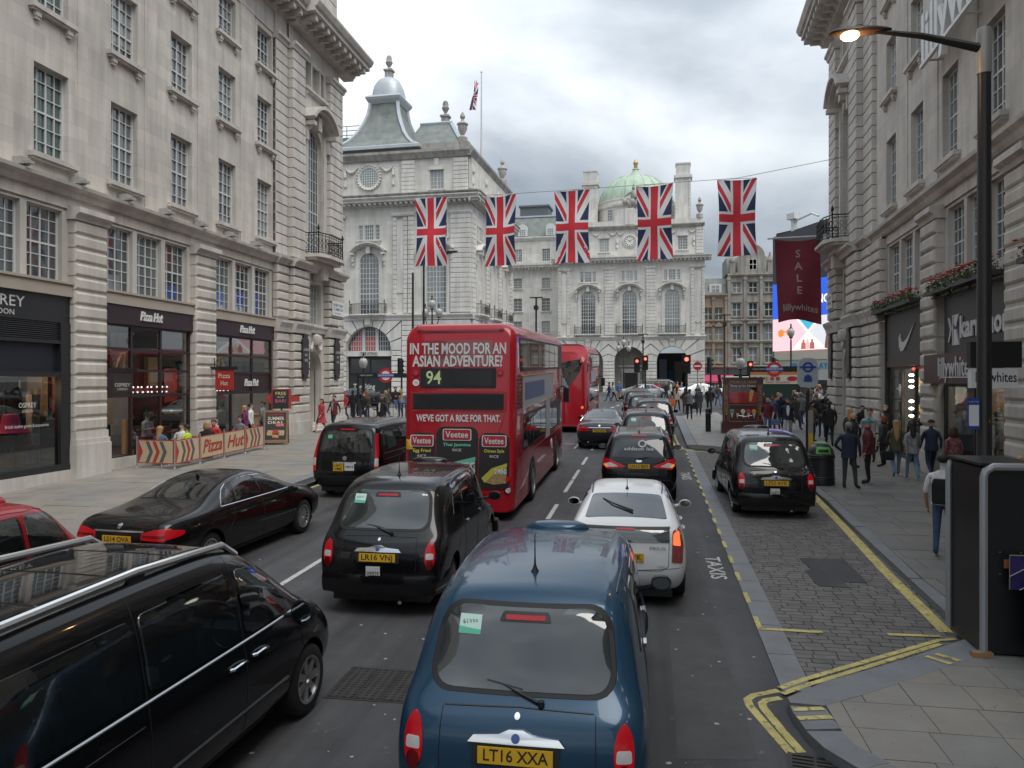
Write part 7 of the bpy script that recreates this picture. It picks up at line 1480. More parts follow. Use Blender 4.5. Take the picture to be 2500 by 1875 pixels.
# ------------------------------------------------------------------ flags and banner
F_red = mat('flag_red', (.64,.035,.055), .75); F_white = mat('flag_white', (.8,.81,.83), .75); F_blue = mat('flag_blue', (.026,.036,.105), .75)
def union_flag(W, H, wav=.06, seed=0, sag=.06):
    """cloth hung from its short top edge: layers of blue, white saltire, red saltire, crosses, all on one rippling cloth"""
    rg = random.Random(seed); a1, a2 = rg.uniform(0,6), rg.uniform(0,6)
    def pos(u, v, lift):       # u across 0..1, v down 0..1
        ed = 1-.10*math.sin(math.pi*min(1,max(0,v)))*(1 if True else 0)
        x = (u-.5)*W*ed; y = wav*math.sin(u*7+a1+v*2.2)*(.3+v)+.04*math.sin(v*9+a2)-lift; z = -v*H-sag*math.sin(math.pi*u)*(1-v)
        return (x, y, z)
    def clipline(p, q, w_): # band along a segment in flag space (x in W, y in H), as polygon
        d = V((q[0]-p[0], q[1]-p[1])); d.normalize(); n = V((-d.y, d.x))*w_/2; e = d*.6
        return [(p[0]+n.x-e.x, p[1]+n.y-e.y), (p[0]-n.x-e.x, p[1]-n.y-e.y), (q[0]-n.x+e.x, q[1]-n.y+e.y), (q[0]+n.x+e.x, q[1]+n.y+e.y)]
    b = MB(); rect = [(0,0),(W,0),(W,H),(0,H)]
    def ccw(P):
        a = sum(P[i][0]*P[(i+1)%len(P)][1]-P[(i+1)%len(P)][0]*P[i][1] for i in range(len(P))); return P if a > 0 else P[::-1]
    def layer(poly, lift, mi):
        nx, ny = 12, 26; poly = ccw(poly)
        for i in range(nx):
            for j in range(ny):
                c = [(W*i/nx,H*j/ny),(W*(i+1)/nx,H*j/ny),(W*(i+1)/nx,H*(j+1)/ny),(W*i/nx,H*(j+1)/ny)]; c = clip_to(c, poly)
                if len(c) >= 3: b.add([pos(p[0]/W, p[1]/H, lift) for p in c], [tuple(range(len(c)))], mi)
    k = W/6.
    layer(rect, 0, 2)
    for p, q in (((0,0),(W,H)),((W,0),(0,H))): layer(clip_to(ccw(clipline(p,q,k*1.75)), rect), .004, 1)
    C = (W/2, H/2)
    for p, sgn in (((0,0),1),((W,H),1),((W,0),1),((0,H),1)):
        d = V((C[0]-p[0],C[1]-p[1])).normalized(); n = V((-d.y,d.x))*k*.3*sgn; layer(clip_to(ccw(clipline((p[0]+n.x,p[1]+n.y),(C[0]+n.x-d.x*.6,C[1]+n.y-d.y*.6),k*.62)), rect), .007, 0)
    layer([(W/2-k*1.0,0),(W/2+k*1.0,0),(W/2+k*1.0,H),(W/2-k*1.0,H)], .011, 1); layer([(0,H/2-k*1.0),(W,H/2-k*1.0),(W,H/2+k*1.0),(0,H/2+k*1.0)], .0115, 1)
    layer([(W/2-k*.62,0),(W/2+k*.62,0),(W/2+k*.62,H),(W/2-k*.62,H)], .015, 0); layer([(0,H/2-k*.6),(W,H/2-k*.6),(W,H/2+k*.6),(0,H/2+k*.6)], .0155, 0)
    me = bpy.data.meshes.new('flag_cloth'); me.from_pydata(b.v, [], b.f); [me.materials.append(m) for m in (F_red, F_white, F_blue)]; me.polygons.foreach_set('material_index', b.m); me.polygons.foreach_set('use_smooth', [True]*len(b.f)); return me
wl, wr = V((-16.3,41.9,13.9)), V((9.1,37.6,13.75))
fpos = [(-11.4,41.1,13.5),(-7.45,40.5,13.33),(-3.6,39.9,13.28),(.55,39.25,13.24),(4.45,38.7,13.22)]
lab = ('leftmost union flag hanging above the red bus','second union flag from the left hanging on the wire','middle union flag of the five on the wire','fourth union flag from the left, before the green dome','rightmost union flag hanging in front of the open sky')
MB().tube([tuple(wl)]+[(x,y,z+.03) for x,y,z in fpos]+[tuple(wr)], .012, 5).build('flag_wire', mat('steel_wire', (.12,.12,.12), .5), label='thin wire strung across the street carrying the union flags', cat='wire')
for i, (x, y, z) in enumerate(fpos):
    t = thing('union_flag', lab[i], 'flag', (x,y,z), R(-8.8+(5,-6,3,-4,7)[i]), 'union flags strung across the street'); ob('flag_cloth', union_flag(1.86, 3.72, (.1,.06,.12,.08,.1)[i], i*7+1, (.05,.1,.03,.08,.06)[i]), t); MB().tube([(-.9,0,.0),(.9,0,.0)], .015, 5).build('top_hem', F_white, t)
t = thing('flagpole', 'white flagpole on the turret building roof with a limp union flag', 'flagpole', (-18.4,88,26.9)); MB().lathe([(.16,0),(.1,5),(.06,12.2),(.14,12.25),(.02,12.35)], 10).build('pole', M_frame, t, 40)
o = ob('flag_cloth', union_flag(1.3, 3.6, .3, 9, 0), t, (-.55,0,11.2)); o.rotation_euler = (0, R(14), R(60)); o.scale = (.5,1,1)
t = thing('sale_banner', 'dark red SALE banner hanging from a white pole beside the sports shop', 'banner', (7.55,40.4,10.55), R(-2)); M_ban = mat('banner_red', (.20,.022,.035), .7, var=.12, vs=2)
def ban(u, v): return ((u-.5)*2.15*(1-.05*v)+.12*v, .09*math.sin(u*6+v*3)*(.3+v)+.05*math.sin(v*7), -v*4.15-.12*math.sin(math.pi*u)*(1-v)+.15*v*v*math.sin(u*4))
b = MB(); b.loft([[ban(i/14, j/24) for i in range(15)] for j in range(25)], 0, False); o = b.build('cloth', M_ban, t, 60)
def bletter(s_, u, v, sz, fitw=None, m=None):
    vv, ff = text_pts(s_, sz, bold=.01); 
    if fitw: q = fitw/(max(p[0] for p in vv)-min(p[0] for p in vv)); vv = [(p[0]*q,0,p[2]) for p in vv]
    bb = MB(); bb.add([(lambda c: (c[0], c[1]-.012, c[2]))(ban(u+p[0]/2.15, v-p[2]/4.15)) for p in vv], ff); bb.build('lettering', m or mat('faded_lettering', (.42,.36,.35), .7), o)
for i, c in enumerate('SALE'): bletter(c, .5, .16+.155*i, .55)
bletter('lillywhites', .52, .84, .5, 1.7)
MB().tube([(-1.35,0,.05),(2.2,0,.12)], .04, 8).lathe([(0,-.06),(.07,0),(0,.06)], 8, (-1.38,0,.05)).build('pole', M_frame, t, 40)
# ------------------------------------------------------------------ lamps, lights and signs
M_gal = mat('galvanised', (.32,.31,.29), .5, .4); M_pole = mat('black_pole', (.016,.016,.017), .4)
def at_g(x, y, dz=.1): return (x, y, gz(y)+dz)
x, y = 5.17, 13.0
t = thing('street_lamp', 'tall black street lamp with a glowing orange lantern at the right', 'street lamp', at_g(x,y)); gzl = 8.72-gz(y)-.1
MB().lathe([(.16,0),(.16,.9),(.11,1.0),(.095,gzl-.3),(.095,gzl)], 16).build('post', M_pole, t, 40); MB().lathe([(.105,gzl-.5),(.105,gzl+.15),(.09,gzl+.2),(0,gzl+.2)], 16).build('collar', M_gal, t, 40)
MB().tube([(0,0,gzl-.12),(-.9,-.02,gzl+.14),(-1.6,-.03,gzl+.26)], [.075,.05,.035], 8).build('arm', M_pole, t, 40)
b = MB(); rings = []
for f, xx in ((.1,-2.27),(.6,-2.22),(.95,-2.05),(1,-1.8),(.85,-1.58),(.55,-1.42),(.3,-1.34)): rings.append([(xx, .15*f*math.cos(a), gzl+.28+.075*f*math.sin(a)*(1 if math.sin(a) > 0 else .7)) for a in [2*math.pi*i/14 for i in range(14)]])
b.loft(rings, 0); hd = b.build('lantern', mat('lantern_shell', (.05,.03,.025), .35), t, 50)
MB().lathe([(0,-.085),(.1,-.07),(.14,-.03),(.14,.0),(0,.02)], 16, (-1.95,0,gzl+.25)).build('lamp_bowl', mat('sodium_glow', (1,.8,.5), .3, emit=(1,.62,.25), es=14), hd, 50)
l = bpy.data.lights.new('sodium_lamp','POINT'); l.energy = 25; l.color = (1,.6,.25); l.shadow_soft_size = .1; lo = bpy.data.objects.new('sodium_lamp', l); COL.objects.link(lo); lo.parent = t; lo.location = (-1.95,0,gzl+.05)
o = MB().box(-.27,-.1,-.1,-.08,2.35,2.83).build('taxi_stand_notice', mat('notice_blue', (.02,.06,.3), .4), t); MB().box(-.255,-.115,-.103,-.1,2.4,2.72).build('notice_sheet', MT['white_plate'], o); text('Stand for 4 Taxis', MT['white_plate'], o, (-.185,-.104,2.77), .03, fitw=.14); MB().box(.0,.04,-.1,-.095,2.45,2.49).build('yellow_tag', M_ply, t)
def globes(x, y, h, n, label, sc_=1.):
    t = thing('globe_lamp', label, 'street lamp', at_g(x,y)); b = MB().lathe([(.25,0),(.25,.6),(.14,.8),(.1,2.5),(.12,2.6),(.075,2.7),(.06,h-.6)], 12)
    ps = [(0,h)] if n == 1 else [(0,h+.3),(-.55,h-.35),(.55,h-.35)]
    for dx, z in ps:
        if dx: b.tube([(0,0,h-1.2),(dx*.7,0,h-1.3),(dx,0,z-.45)], .04, 6)
        else: b.tube([(0,0,h-1.2),(0,0,z-.4)], .05, 6)
        b.lathe([(.1,z-.42),(.16,z-.36),(.06,z-.3)], 10, (dx,0,0)); b.lathe([(.16,z+.3),(.1,z+.4),(.05,z+.5),(.07,z+.6),(0,z+.75)], 10, (dx,0,0))
    b.build('post', M_pole, t, 40)
    for dx, z in ps: MB().lathe([(.12,z-.36),(.24,z-.15),(.28,z+.08),(.22,z+.25),(.12,z+.33),(0,z+.35)], 14, (dx,0,0)).build('globe', mat('opal_glass', (.42,.42,.40), .25), t, 50)
globes(-16.0,58,7.6,3,'three-globe black lamp standard left of the red bus roof'); globes(-2.1,86,5.6,3,'three-globe lamp standard before the far arches'); globes(11.2,62.5,5.6,1,'single-globe lamp standard in front of the giant screen')
globes(-18.2,49,3.4,1,'small lantern post by the left subway entrance'); globes(5.9,49.5,3.3,1,'small lantern post beside the right subway entrance')
def tall_pole(x, y, h, label, arm=None, cam_=False):
    t = thing('lamp_column' if not cam_ else 'camera_pole', label, 'pole', at_g(x,y)); MB().lathe([(.12,0),(.12,1),(.09,1.1),(.07,h),(0,h)], 10).build('post', M_pole, t, 40)
    if arm: MB().tube([(0,0,h-.1),(arm*.6,0,h+.15),(arm,0,h+.3)], .05, 6).build('arm', M_gal, t, 40); MB().extr([(arm-.1,h+.2),(arm+.9,h+.42),(arm+1.0,h+.5),(arm+.3,h+.5)], -.16, .16).build('lantern', M_pole, t)
    if cam_: MB().box(-.5,.5,-.1,.1,h,h+.08).box(-.15,.15,-.3,.3,h-.9,h-.6).build('camera_bracket', M_pole, t)
tall_pole(-15.0,52.2,10.6,'tall dark lamp column with angled arm behind the first union flag', 1.4); tall_pole(-15.6,51.6,9.6,'thin bare pole left of the tall dark lamp column'); tall_pole(-8.2,60,8.4,'pole with surveillance camera above the bus roof', cam_=True); tall_pole(6.6,66,7.2,'camera mast with cross bar before the brown building', cam_=True); tall_pole(.0,80,6.4,'camera mast with cross bar before the right-hand arch', cam_=True)
M_tl = mat('signal_black', (.012,.012,.013), .5); L_sig = mat('red_signal', (.6,.02,.02), .3, emit=(1,.05,.03), es=6)
def signal(x, y, label, rz=0, lit=True, h=3.6, s=1.):
    t = thing('traffic_light', label, 'traffic light', at_g(x,y), rz); MB().lathe([(.07,0),(.07,h-.9)], 10).build('post', M_tl, t, 40)
    MB().box(-.17*s,.17*s,.0,.18,h-1.0,h+.08).box(-.24*s,.24*s,.17,.19,h-1.08,h+.16).build('signal_head', M_tl, t)
    for i in range(3):
        o = MB().lathe([(0,-.02),(.105*s,-.01),(.11*s,.0)], 14).build('signal_lens', L_sig if lit and i == 0 else mat('dark_lens', (.03,.03,.03), .3), t, 40, (0,-.01,h-.13-.33*i)); o.rotation_euler = (R(90),0,0)
        b = MB(); A = arc(0,0,.13*s,0,180,8); b.loft([[(p[0],yy,p[1]) for p in A] for yy in (-.18,0)], 0, False); b.build('hood', M_tl, t, 0, (0,0,h-.15-.33*i))
signal(2.8,52,'nearest red traffic light on a thick pole before the arches', s=1.15, h=3.7); signal(-.5,66,'small red traffic light left of the nearest signal'); signal(.2,68,'slightly taller red traffic light beside the small one',h=3.8); signal(8.4,64,'red traffic light behind the ice cream kiosk',h=3.3)
for x, y, l_ in ((5.0,60,'dark traffic light seen edge-on right of the no entry sign'),(10.6,66,'dark traffic light facing away below the giant screen'),(-17.8,56,'dark traffic light in front of the shop with The Sting window'),(-10.2,55,'dark traffic light just left of the bus')): signal(x, y, l_, R(60), False)
t = thing('no_entry_sign', 'round red no entry sign on a thin pole by the nearest traffic light', 'sign', at_g(3.7,55)); MB().lathe([(.04,0),(.04,3.5)], 8).build('pole', M_gal, t)
o = MB().lathe([(0,0),(.3,0),(.3,.02),(0,.02)], 24).build('disc', mat('sign_red', (.45,.02,.03), .4), t, 0, (0,-.05,3.1)); o.rotation_euler = (R(90),0,0); MB().box(-.22,.22,-.08,-.075,3.05,3.15).build('bar', MT['white_plate'], t)
# taxi rank flag
t = thing('taxi_rank_sign', 'grey taxi rank flag with blue taxi symbol on a pole beside the bin', 'sign', at_g(4.97,25)); M_flag = mat('pale_grey_sign', (.42,.46,.49), .4)
MB().lathe([(.06,0),(.06,2.5)], 10).build('pole', M_pole, t, 40); P = rpoly([(-.22,2.6),(.22,2.6),(.3,2.75),(.3,3.3),(.2,3.5),(-.2,3.5),(-.3,3.3),(-.3,2.75)], .12); hb = MB().extr(P, -.04, .04).build('flag_board', M_flag, t)
o = MB().lathe([(.16,0),(.16,.01),(.1,.01),(.1,0)], 20, cap=False).build('roundel_ring', MT['notice_blue'], hb, 0, (0,-.042,3.22)); o.rotation_euler = (R(90),0,0); MB().box(-.24,.24,-.056,-.05,3.19,3.25).build('roundel_bar', MT['notice_blue'], hb)
MB().extr([(-.12,2.78),(.12,2.78),(.12,2.88),(.08,2.97),(-.08,2.97),(-.12,2.88)], -.05, -.041).box(-.03,.03,-.05,-.041,2.97,3.0).build('taxi_symbol', MT['notice_blue'], hb); MB().box(.0,.14,-.1,.1,.7,1.9).build('notice_case', M_gal, t); MB().box(.01,.13,-.105,-.1,.8,1.2).build('yellow_notice', M_ply, t)
# hanging shop signs
def hang(name, label, cat_, x, y, z, w_, h_, m, lines, lm, rim=None):
    t = thing(name, label, cat_, (x,y,z)); b = MB().tube([(-w_/2-.35,0,h_/2+.12),(w_/2+.15,0,h_/2+.12)], .025, 6).tube([(-w_/2-.1,0,h_/2+.12),(-w_/2-.1,0,h_/2+.5)], .02, 6)
    b.tube([(-w_/2+.05+.12*math.cos(a), 0, h_/2+.27+.12*math.sin(a)) for a in [k*math.pi/6 for k in range(13)]], .012, 5); b.box(-w_/2-.2,w_/2+.2,-.05,.05,h_/2+.02,h_/2+.14); b.build('bracket', M_pole, t)
    o = MB().box(-w_/2,w_/2,-.03,.03,-h_/2,h_/2).build('board', m, t)
    if rim: MB().box(-w_/2-.05,w_/2+.05,-.02,.02,-h_/2-.05,h_/2+.05).build('rim', rim, t)
    for tx, zz, sz, fw_ in lines: text(tx, lm, o, (0,-.033,zz), sz, fitw=fw_, bold=.006)
hang('hanging_sign','dark square hanging sign of the leather shop on the stone pier','sign',-16.05,22.0,3.45,.62,.62,M_plq,(('OSPREY',-.08,.16,.54),('LONDON',-.21,.1,.34)),M_ltr)
hang('hanging_sign','red framed hanging pizza sign on the second stone pier','sign',-16.0,27.9,3.55,.66,.72,mat('pizza_red', (.4,.03,.025), .5),(('Pizza',.14,.26,.48),('Hut',-.14,.26,.3)),mat('cream_lettering', (.7,.62,.5), .6),MT['pizza_red'])
t = thing('projecting_sign','black box sign with white lillywhites panel over the right pavement','sign',(7.35,18.0,3.83)); MB().box(-.5,.5,-.1,.1,-.05,.5).build('box', M_tl, t); o = MB().box(-.48,.42,-.09,.09,-.48,-.06).build('panel', MT['white_plate'], t); text('lillywhites', MT['black_lettering'], o, (0,-.093,-.26), .3, fitw=.8, bold=.012)
# ------------------------------------------------------------------ right pavement furniture
t = thing('litter_bin','black recycling bin with green opening surround beside the parked taxi','bin',at_g(4.85,22.65)); M_bin = mat('bin_black', (.02,.021,.023), .4)
MB().lathe([(.36,0),(.37,.05),(.36,.1),(.35,.72),(.37,.74),(.37,.8),(.35,.82),(.34,.9),(.3,1.02),(.2,1.1),(0,1.13)], 24).build('body', M_bin, t, 40)
b = MB()
for z in (.14,.2,.74,.8): b.lathe([(.365,z),(.38,z+.015),(.365,z+.03)], 24, cap=False)
b.build('band', M_bin, t); q = MB(); q.loft([[(r*math.sin(a), -r*math.cos(a), z) for a in [R(-32+8*i) for i in range(9)]] for r, z in ((.365,.86),(.35,.95),(.31,1.05))], 0, False); q.build('green_surround', mat('bin_green', (.14,.5,.09), .5), t, 40); q = MB(); q.loft([[(r*math.sin(a), -r*math.cos(a), z) for a in [R(-22+5.5*i) for i in range(9)]] for r, z in ((.372,.91),(.345,.99))], 0, False); q.build('slot', M_tl, t); MB().box(-.15,.12,-.15,.1,1.12,1.17).box(.12,.14,-.15,.1,1.13,1.16).build('paper_litter', mat('green_packet', (.35,.6,.3), .6), t)
t = thing('bollard','black bollard with pale band beside the ice cream kiosk','bollard',at_g(3.12,38.9)); MB().lathe([(.13,0),(.13,.9),(.135,.92),(.12,1.0),(.14,1.03),(.13,1.1),(.05,1.16),(0,1.17)], 14).build('post', M_pole, t, 40); MB().lathe([(.138,.9),(.138,.93)], 14, cap=False).build('band', M_gal, t)
# ice cream kiosk
t = thing('ice_cream_kiosk','maroon ice cream kiosk with painted cones and gilt lettering','kiosk',at_g(4.72,38.9), R(-4)); M_mar = mat('kiosk_maroon', (.085,.012,.016), .35, coat=.5); M_gilt = mat('gilt_paint', (.5,.36,.2), .5); hw = .92
MB().box(-hw,hw,-.7,.8,.45,2.55).build('body', M_mar, t); MB().box(-hw-.08,hw+.08,-.82,.85,0,.45).box(-hw-.04,hw+.04,-.76,.82,.42,.5).build('base', M_mar, t); MB().box(-hw-.06,hw+.06,-.76,.86,2.55,2.64).build('roof', M_mar, t)
MB().box(-.62,.62,-.72,-.7,1.42,1.95).build('serving_hatch', mat('hatch_red', (.4,.02,.02), .3, coat=1), t); MB().box(-.62,.62,-.71,-.69,1.7,2.15).build('hatch_glass', G_side, t); MB().box(-.01,.01,-.74,-.7,1.42,2.15).build('hatch_bar', M_mar, t)
text('ITALIAN ICE CREAM', M_gilt, t, (0,-.71,2.42), .17, fitw=1.2, bold=.01); text('Fancy an Ice Cream', M_adw, t, (0,-.71,2.23), .15, fitw=1.15, bold=.015)
for s, tx in ((-1,'FLAVOURED ICE CREAM'),(1,'SOFT ICE CREAM')):
    o = text(tx, M_gilt, t, (s*.77,-.712,1.55), .12, fitw=1.4, bold=.008); o.rotation_euler = (0,R(90),0)
for q in ([(-.85,.6),(-.69,.6),(-.69,2.3),(-.85,2.3)],[(.69,.6),(.85,.6),(.85,2.3),(.69,2.3)],[(-.63,.55),(.63,.55),(.63,1.33),(-.63,1.33)],[(-.64,2.32),(.64,2.32),(.64,2.52),(-.64,2.52)]): MB().tube([(x,-.71,z) for x, z in q+q[:1]], .009, 4).build('gilt_line', M_gilt, t)
for x, c in ((-.5,(.08,.4,.25)),(-.25,(.12,.03,.03)),(.0,(.75,.7,.6)),(.25,(.6,.06,.1)),(.5,(.7,.4,.06))): k = MB().extr([(x-.07,.95),(x+.07,.95),(x,.68)], -.715, -.7).build('painted_cone', mat('cone', (.6,.5,.35), .6), t); o = MB().lathe([(0,0),(.105,0),(.1,.015),(0,.02)], 14).build('painted_scoop', mat('scoop_%d' % int(x*100), c, .6), t, 0, (x,-.7,1.03)); o.rotation_euler = (R(90),0,0)
o = MB().extr([(.28,1.5),(.38,1.5),(.5,2.0),(.38,2.08),(.3,1.98)], -.735, -.72).build('cornet_picture', mat('cornet', (.65,.35,.12), .6), t)
t = thing('newspaper_kiosk','small newspaper kiosk with pale green awning behind the ice cream kiosk','kiosk',at_g(7.2,59,.02), R(-8)); MB().box(-1.1,1.1,-.6,.8,0,2.1).build('body', M_plq, t); MB().extr([(-.6,2.1),(-1.2,1.85),(-1.2,1.8),(-.6,2.0),(.9,2.3),(.9,2.4)], -1.25, 1.25, ax='x').build('awning', mat('green_awning', (.22,.34,.27), .7), t); MB().box(-1.0,1.0,-.64,-.6,.9,1.75).build('magazine_rack', mat('magazines', (.4,.35,.35), .7, var=.9, vs=14), t)
# bicycle by the kiosk
t = thing('bicycle','dark bicycle standing in front of the ice cream kiosk','bicycle',at_g(4.25,34.2), R(80)); b = MB()
for xx in (-.5,.5):
    w_ = MB(); w_.tube([(xx+.33*math.cos(a),0,.34+.33*math.sin(a)) for a in [2*math.pi*k/20 for k in range(21)]], .018, 5)
    for k in range(9): a = math.pi*k/9; w_.tube([(xx+.33*math.cos(a),0,.34+.33*math.sin(a)),(xx-.33*math.cos(a),0,.34-.33*math.sin(a))], .003, 3)
    w_.build('wheel', M_rub, t)
for p in ([(-.5,0,.34),(-.1,0,.3),(.35,0,.8),(.5,0,.34)],[(-.5,0,.34),(-.2,0,.8),(.35,0,.8)],[(-.1,0,.3),(-.22,0,.95)]): b.tube(p, .018, 6)
b.build('frame', M_pole, t, 40); MB().tube([(.35,0,.8),(.33,0,1.05)], .015, 5).tube([(.36,-.28,1.1),(.33,0,1.05),(.36,.28,1.1)], .014, 5).build('handlebar', M_chrome, t); MB().extr([(-.35,.94),(-.1,.96),(-.1,.99),(-.35,1.0)], -.07, .07).build('saddle', M_rub, t)
# subway entrances
def subway(x, y, rz, w_, label, adv):
    t = thing('subway_entrance', label, 'subway entrance', at_g(x,y), rz); M_gr = mat('dark_green_panel', (.012,.045,.03), .5)
    MB().box(-w_/2,w_/2,-.06,.06,1.0,2.0).build('green_panel', M_gr, t) if adv else None
    MB().box(-w_/2-.1,w_/2+.1,-.08,.08,2.75 if adv else 2.45,3.1 if adv else 2.75).build('beam', M_tl, t)
    for s in (-1,1): MB().box(s*w_/2-.06,s*w_/2+.06,-.07,.07,0,3.1 if adv else 2.75).build('upright', M_tl, t)
    zb = 2.92 if adv else 2.6; MB().box(-.55,.55,-.12,-.09,zb-.11,zb+.11).build('roundel_bar', MT['notice_blue'], t); text('UNDERGROUND', MT['white_plate'], t, (0,-.125,zb), .15, fitw=.98, bold=.008)
    o = MB().lathe([(.46,0),(.46,.02),(.3,.02),(.3,0)], 28, cap=False).build('roundel_ring', mat('roundel_red', (.5,.02,.03), .4), t, 0, (0,-.085,zb)); o.rotation_euler = (R(90),0,0); o = MB().lathe([(0,0),(.3,0),(.3,.01),(0,.01)], 28).build('roundel_white', MT['white_plate'], t, 0, (0,-.083,zb)); o.rotation_euler = (R(90),0,0)
    text('PUBLIC SUBWAY', M_ltr, t, (-w_/2+.55,-.085,zb), .13, fitw=.8)
    if adv:
        a = MB().box(-w_/2+.02,w_/2-.02,-.09,-.06,2.0,2.74).build('advert_board', mat('cream_board', (.65,.6,.5), .6), t); MB().box(-w_/2+.02,w_/2-.02,-.095,-.09,2.58,2.74).build('orange_strip', mat('orange_strip', (.6,.2,.05), .6), a)
        for i, c in enumerate(((.35,.08,.06),(.05,.2,.3),(.3,.4,.1),(.5,.08,.1),(.25,.1,.1))): o = MB().lathe([(0,0),(.13,0),(.13,.01),(0,.01)], 14).build('round_motif', mat('motif_%d' % i, c, .6), a, 0, (-w_/2+.3+.34*i,-.095,2.33)); o.rotation_euler = (R(90),0,0)
        o = MB().extr(ell(w_/2-.4,2.33,.3,.15), -.1, -.091).build('red_oval', MT['sign_red'], a); text('SALE TICKETS', MT['sign_red'], a, (0.2,-.1,2.1), .12, fitw=1.4, bold=.02); MB().box(-.2,.8,-.1,-.07,.8,1.0).build('red_notice', MT['sign_red'], t)
    for s in (-1,1):
        b = MB()
        for k in range(12): b.tube([(s*w_/2,.15+.25*k,0),(s*w_/2,.15+.25*k,1.05)], .012, 4)
        b.tube([(s*w_/2,0,1.05),(s*w_/2,3.1,1.05)], .025, 6); b.tube([(s*w_/2,0,.15),(s*w_/2,3.1,.15)], .02, 6); b.build('railing', M_tl, t)
subway(8.05,50.5,R(-4),2.9,'right subway entrance with green panel and advert board under the roundel',True); subway(-16.3,48,R(10),3.6,'left subway entrance with roundel on a black beam beside the bus',False)
t = thing('railings','black iron railings round the left subway steps','railings',at_g(-15.2,44.6)); 
for k in range(13): MB().tube([(-1.9+.3*k,0,0),(-1.9+.3*k,0,1.0)], .014, 4).build('baluster', M_tl, t)
for x in (-2.0,0,1.9): MB().box(x-.06,x+.06,-.06,.06,0,1.15).build('post', M_tl, t)
MB().tube([(-2,0,1.0),(1.9,0,1.0)], .028, 6).build('handrail', M_tl, t); MB().tube([(-2,0,.14),(1.9,0,.14)], .02, 6).build('bottom_rail', M_tl, t); MB().box(-2.3,2.2,-.2,.1,-.1,.12).build('stone_kerb', M_gran, t)
# tall black cabinet with grey tube frame, and a folded trolley beside it
t = thing('black_cabinet','tall black cabinet with grey tubular frame on the near right pavement','cabinet',at_g(3.86,9.75)); M_cab = mat('cabinet_black', (.014,.015,.016), .35, var=.3, vs=1.5); hh = 2.16
MB().extr([(0,.03),(1.35,.03),(1.35,1.35),(.62,hh),(0,hh)], .0, .92).build('body', M_cab, t)
Q = [(0,.05),(0,hh-.1),(.02,hh-.03),(.1,hh+.02),(.6,hh+.02),(.68,hh-.05),(1.38,1.38),(1.38,.05)]
MB().tube([(x,-.03,z) for x, z in Q], .045, 8).build('tube_frame', mat('grey_tube', (.36,.37,.38), .35, .3), t, 40); MB().tube([(x-.02,.95,z) for x, z in Q], .04, 8).build('tube_frame', MT['grey_tube'], t, 40)
MB().extr([(-.04,hh+.03),(.62,hh+.03),(.62,hh+.06),(-.04,hh+.06)], -.03, .97).build('top_lid', M_cab, t); MB().box(.22,.85,-.012,.0,1.0,1.14).build('slot', M_tl, t); MB().box(.22,.38,-.016,-.012,1.02,1.12).build('orange_slot_light', mat('copper_panel', (.42,.13,.06), .5), t)
for x, z in ((.18,1.2),(.4,1.2),(.66,1.2),(.18,.95),(.48,.95),(.8,.95)): MB().lathe([(0,-.006),(.012,0),(0,.006)], 6, (x,-.01,z)).build('rivet', M_gal, t)
MB().box(-.14,.08,-.1,.0,.0,.06).build('timber_wedge', M_wood, t)
t = thing('folded_trolley','black folded trolley with small wheels leaning by the tall cabinet','trolley',at_g(4.25,9.35), R(10))
MB().box(.0,.8,.05,.2,.12,.95).build('frame_panel', M_tl, t)
for x in (.02,.28,.78): MB().tube([(x,0,.08),(x,-.02,.55),(x+.05,-.03,.8),(x+.2,-.03,.86)], .015, 6).build('tube', M_pole, t)
for x in (.05,.3,.55): 
    o = MB().lathe([(0,-.02),(.06,-.02),(.07,0),(.06,.02),(0,.02)], 14).build('wheel', M_rub, t, 40, (x,-.03,.07)); o.rotation_euler = (0,R(90),0); o2 = MB().lathe([(0,-.022),(.03,-.024),(0,.024)], 10).build('hub', M_alloy, o)
t = thing('purple_panel','purple wire-netted panel hung on the tall black cabinet','panel',(4.5,9.66,gz(9.7)+1.15)); MB().box(-.4,.5,-.015,.0,-.25,.14).build('sheet', mat('purple_sheet', (.03,.02,.12), .5, var=.3, vs=8), t); b = MB()
for p in ([(-.4,-.02,.14),(.5,-.02,.14)],[(-.4,-.02,-.25),(-.4,-.02,.14)],[(-.4,-.025,-.1),(.0,-.025,.14)],[(-.3,-.025,-.25),(.4,-.025,.14)],[(-.2,-.025,.14),(.2,-.025,-.25)]): b.tube(p, .006, 4)
b.build('wire_net', M_gal, t); MB().tube([(.12+.1*math.cos(a),-.03,-.02+.1*math.sin(a)) for a in [k*math.pi/6 for k in range(10)]], .009, 5).build('gold_swirl', mat('gold_swirl', (.4,.25,.08), .5), t)
# ------------------------------------------------------------------ pizza terrace
M_cream = mat('banner_cream', (.55,.44,.28), .7, var=.08, vs=3); M_bred = mat('banner_red2', (.42,.05,.04), .7); M_bgry = mat('banner_grey', (.10,.11,.12), .7); M_steel = mat('steel_post', (.5,.5,.5), .3, .8)
posts = [(-16.35,23.1),(-14.9,22.95),(-14.87,24.35),(-14.87,25.9),(-14.87,27.4),(-14.87,28.9)]
for i, (x, y) in enumerate(posts):
    t = thing('barrier_post', ('steel barrier post against the first stone pier','steel barrier post at the near outer corner of the terrace','steel barrier post after the long chevron panels','steel barrier post in the middle of the pizza lettering','steel barrier post after the pizza lettering','far steel barrier post by the sandwich board')[i], 'barrier post', at_g(x,y), group='steel posts of the terrace barrier'); MB().lathe([(.19,0),(.19,.015),(.05,.03),(.025,.05),(.025,1.0),(.03,1.02),(0,1.04)], 14).build('post', M_steel, t, 40)
kinds = ('chev','chev','Pizza','Hut','chev')
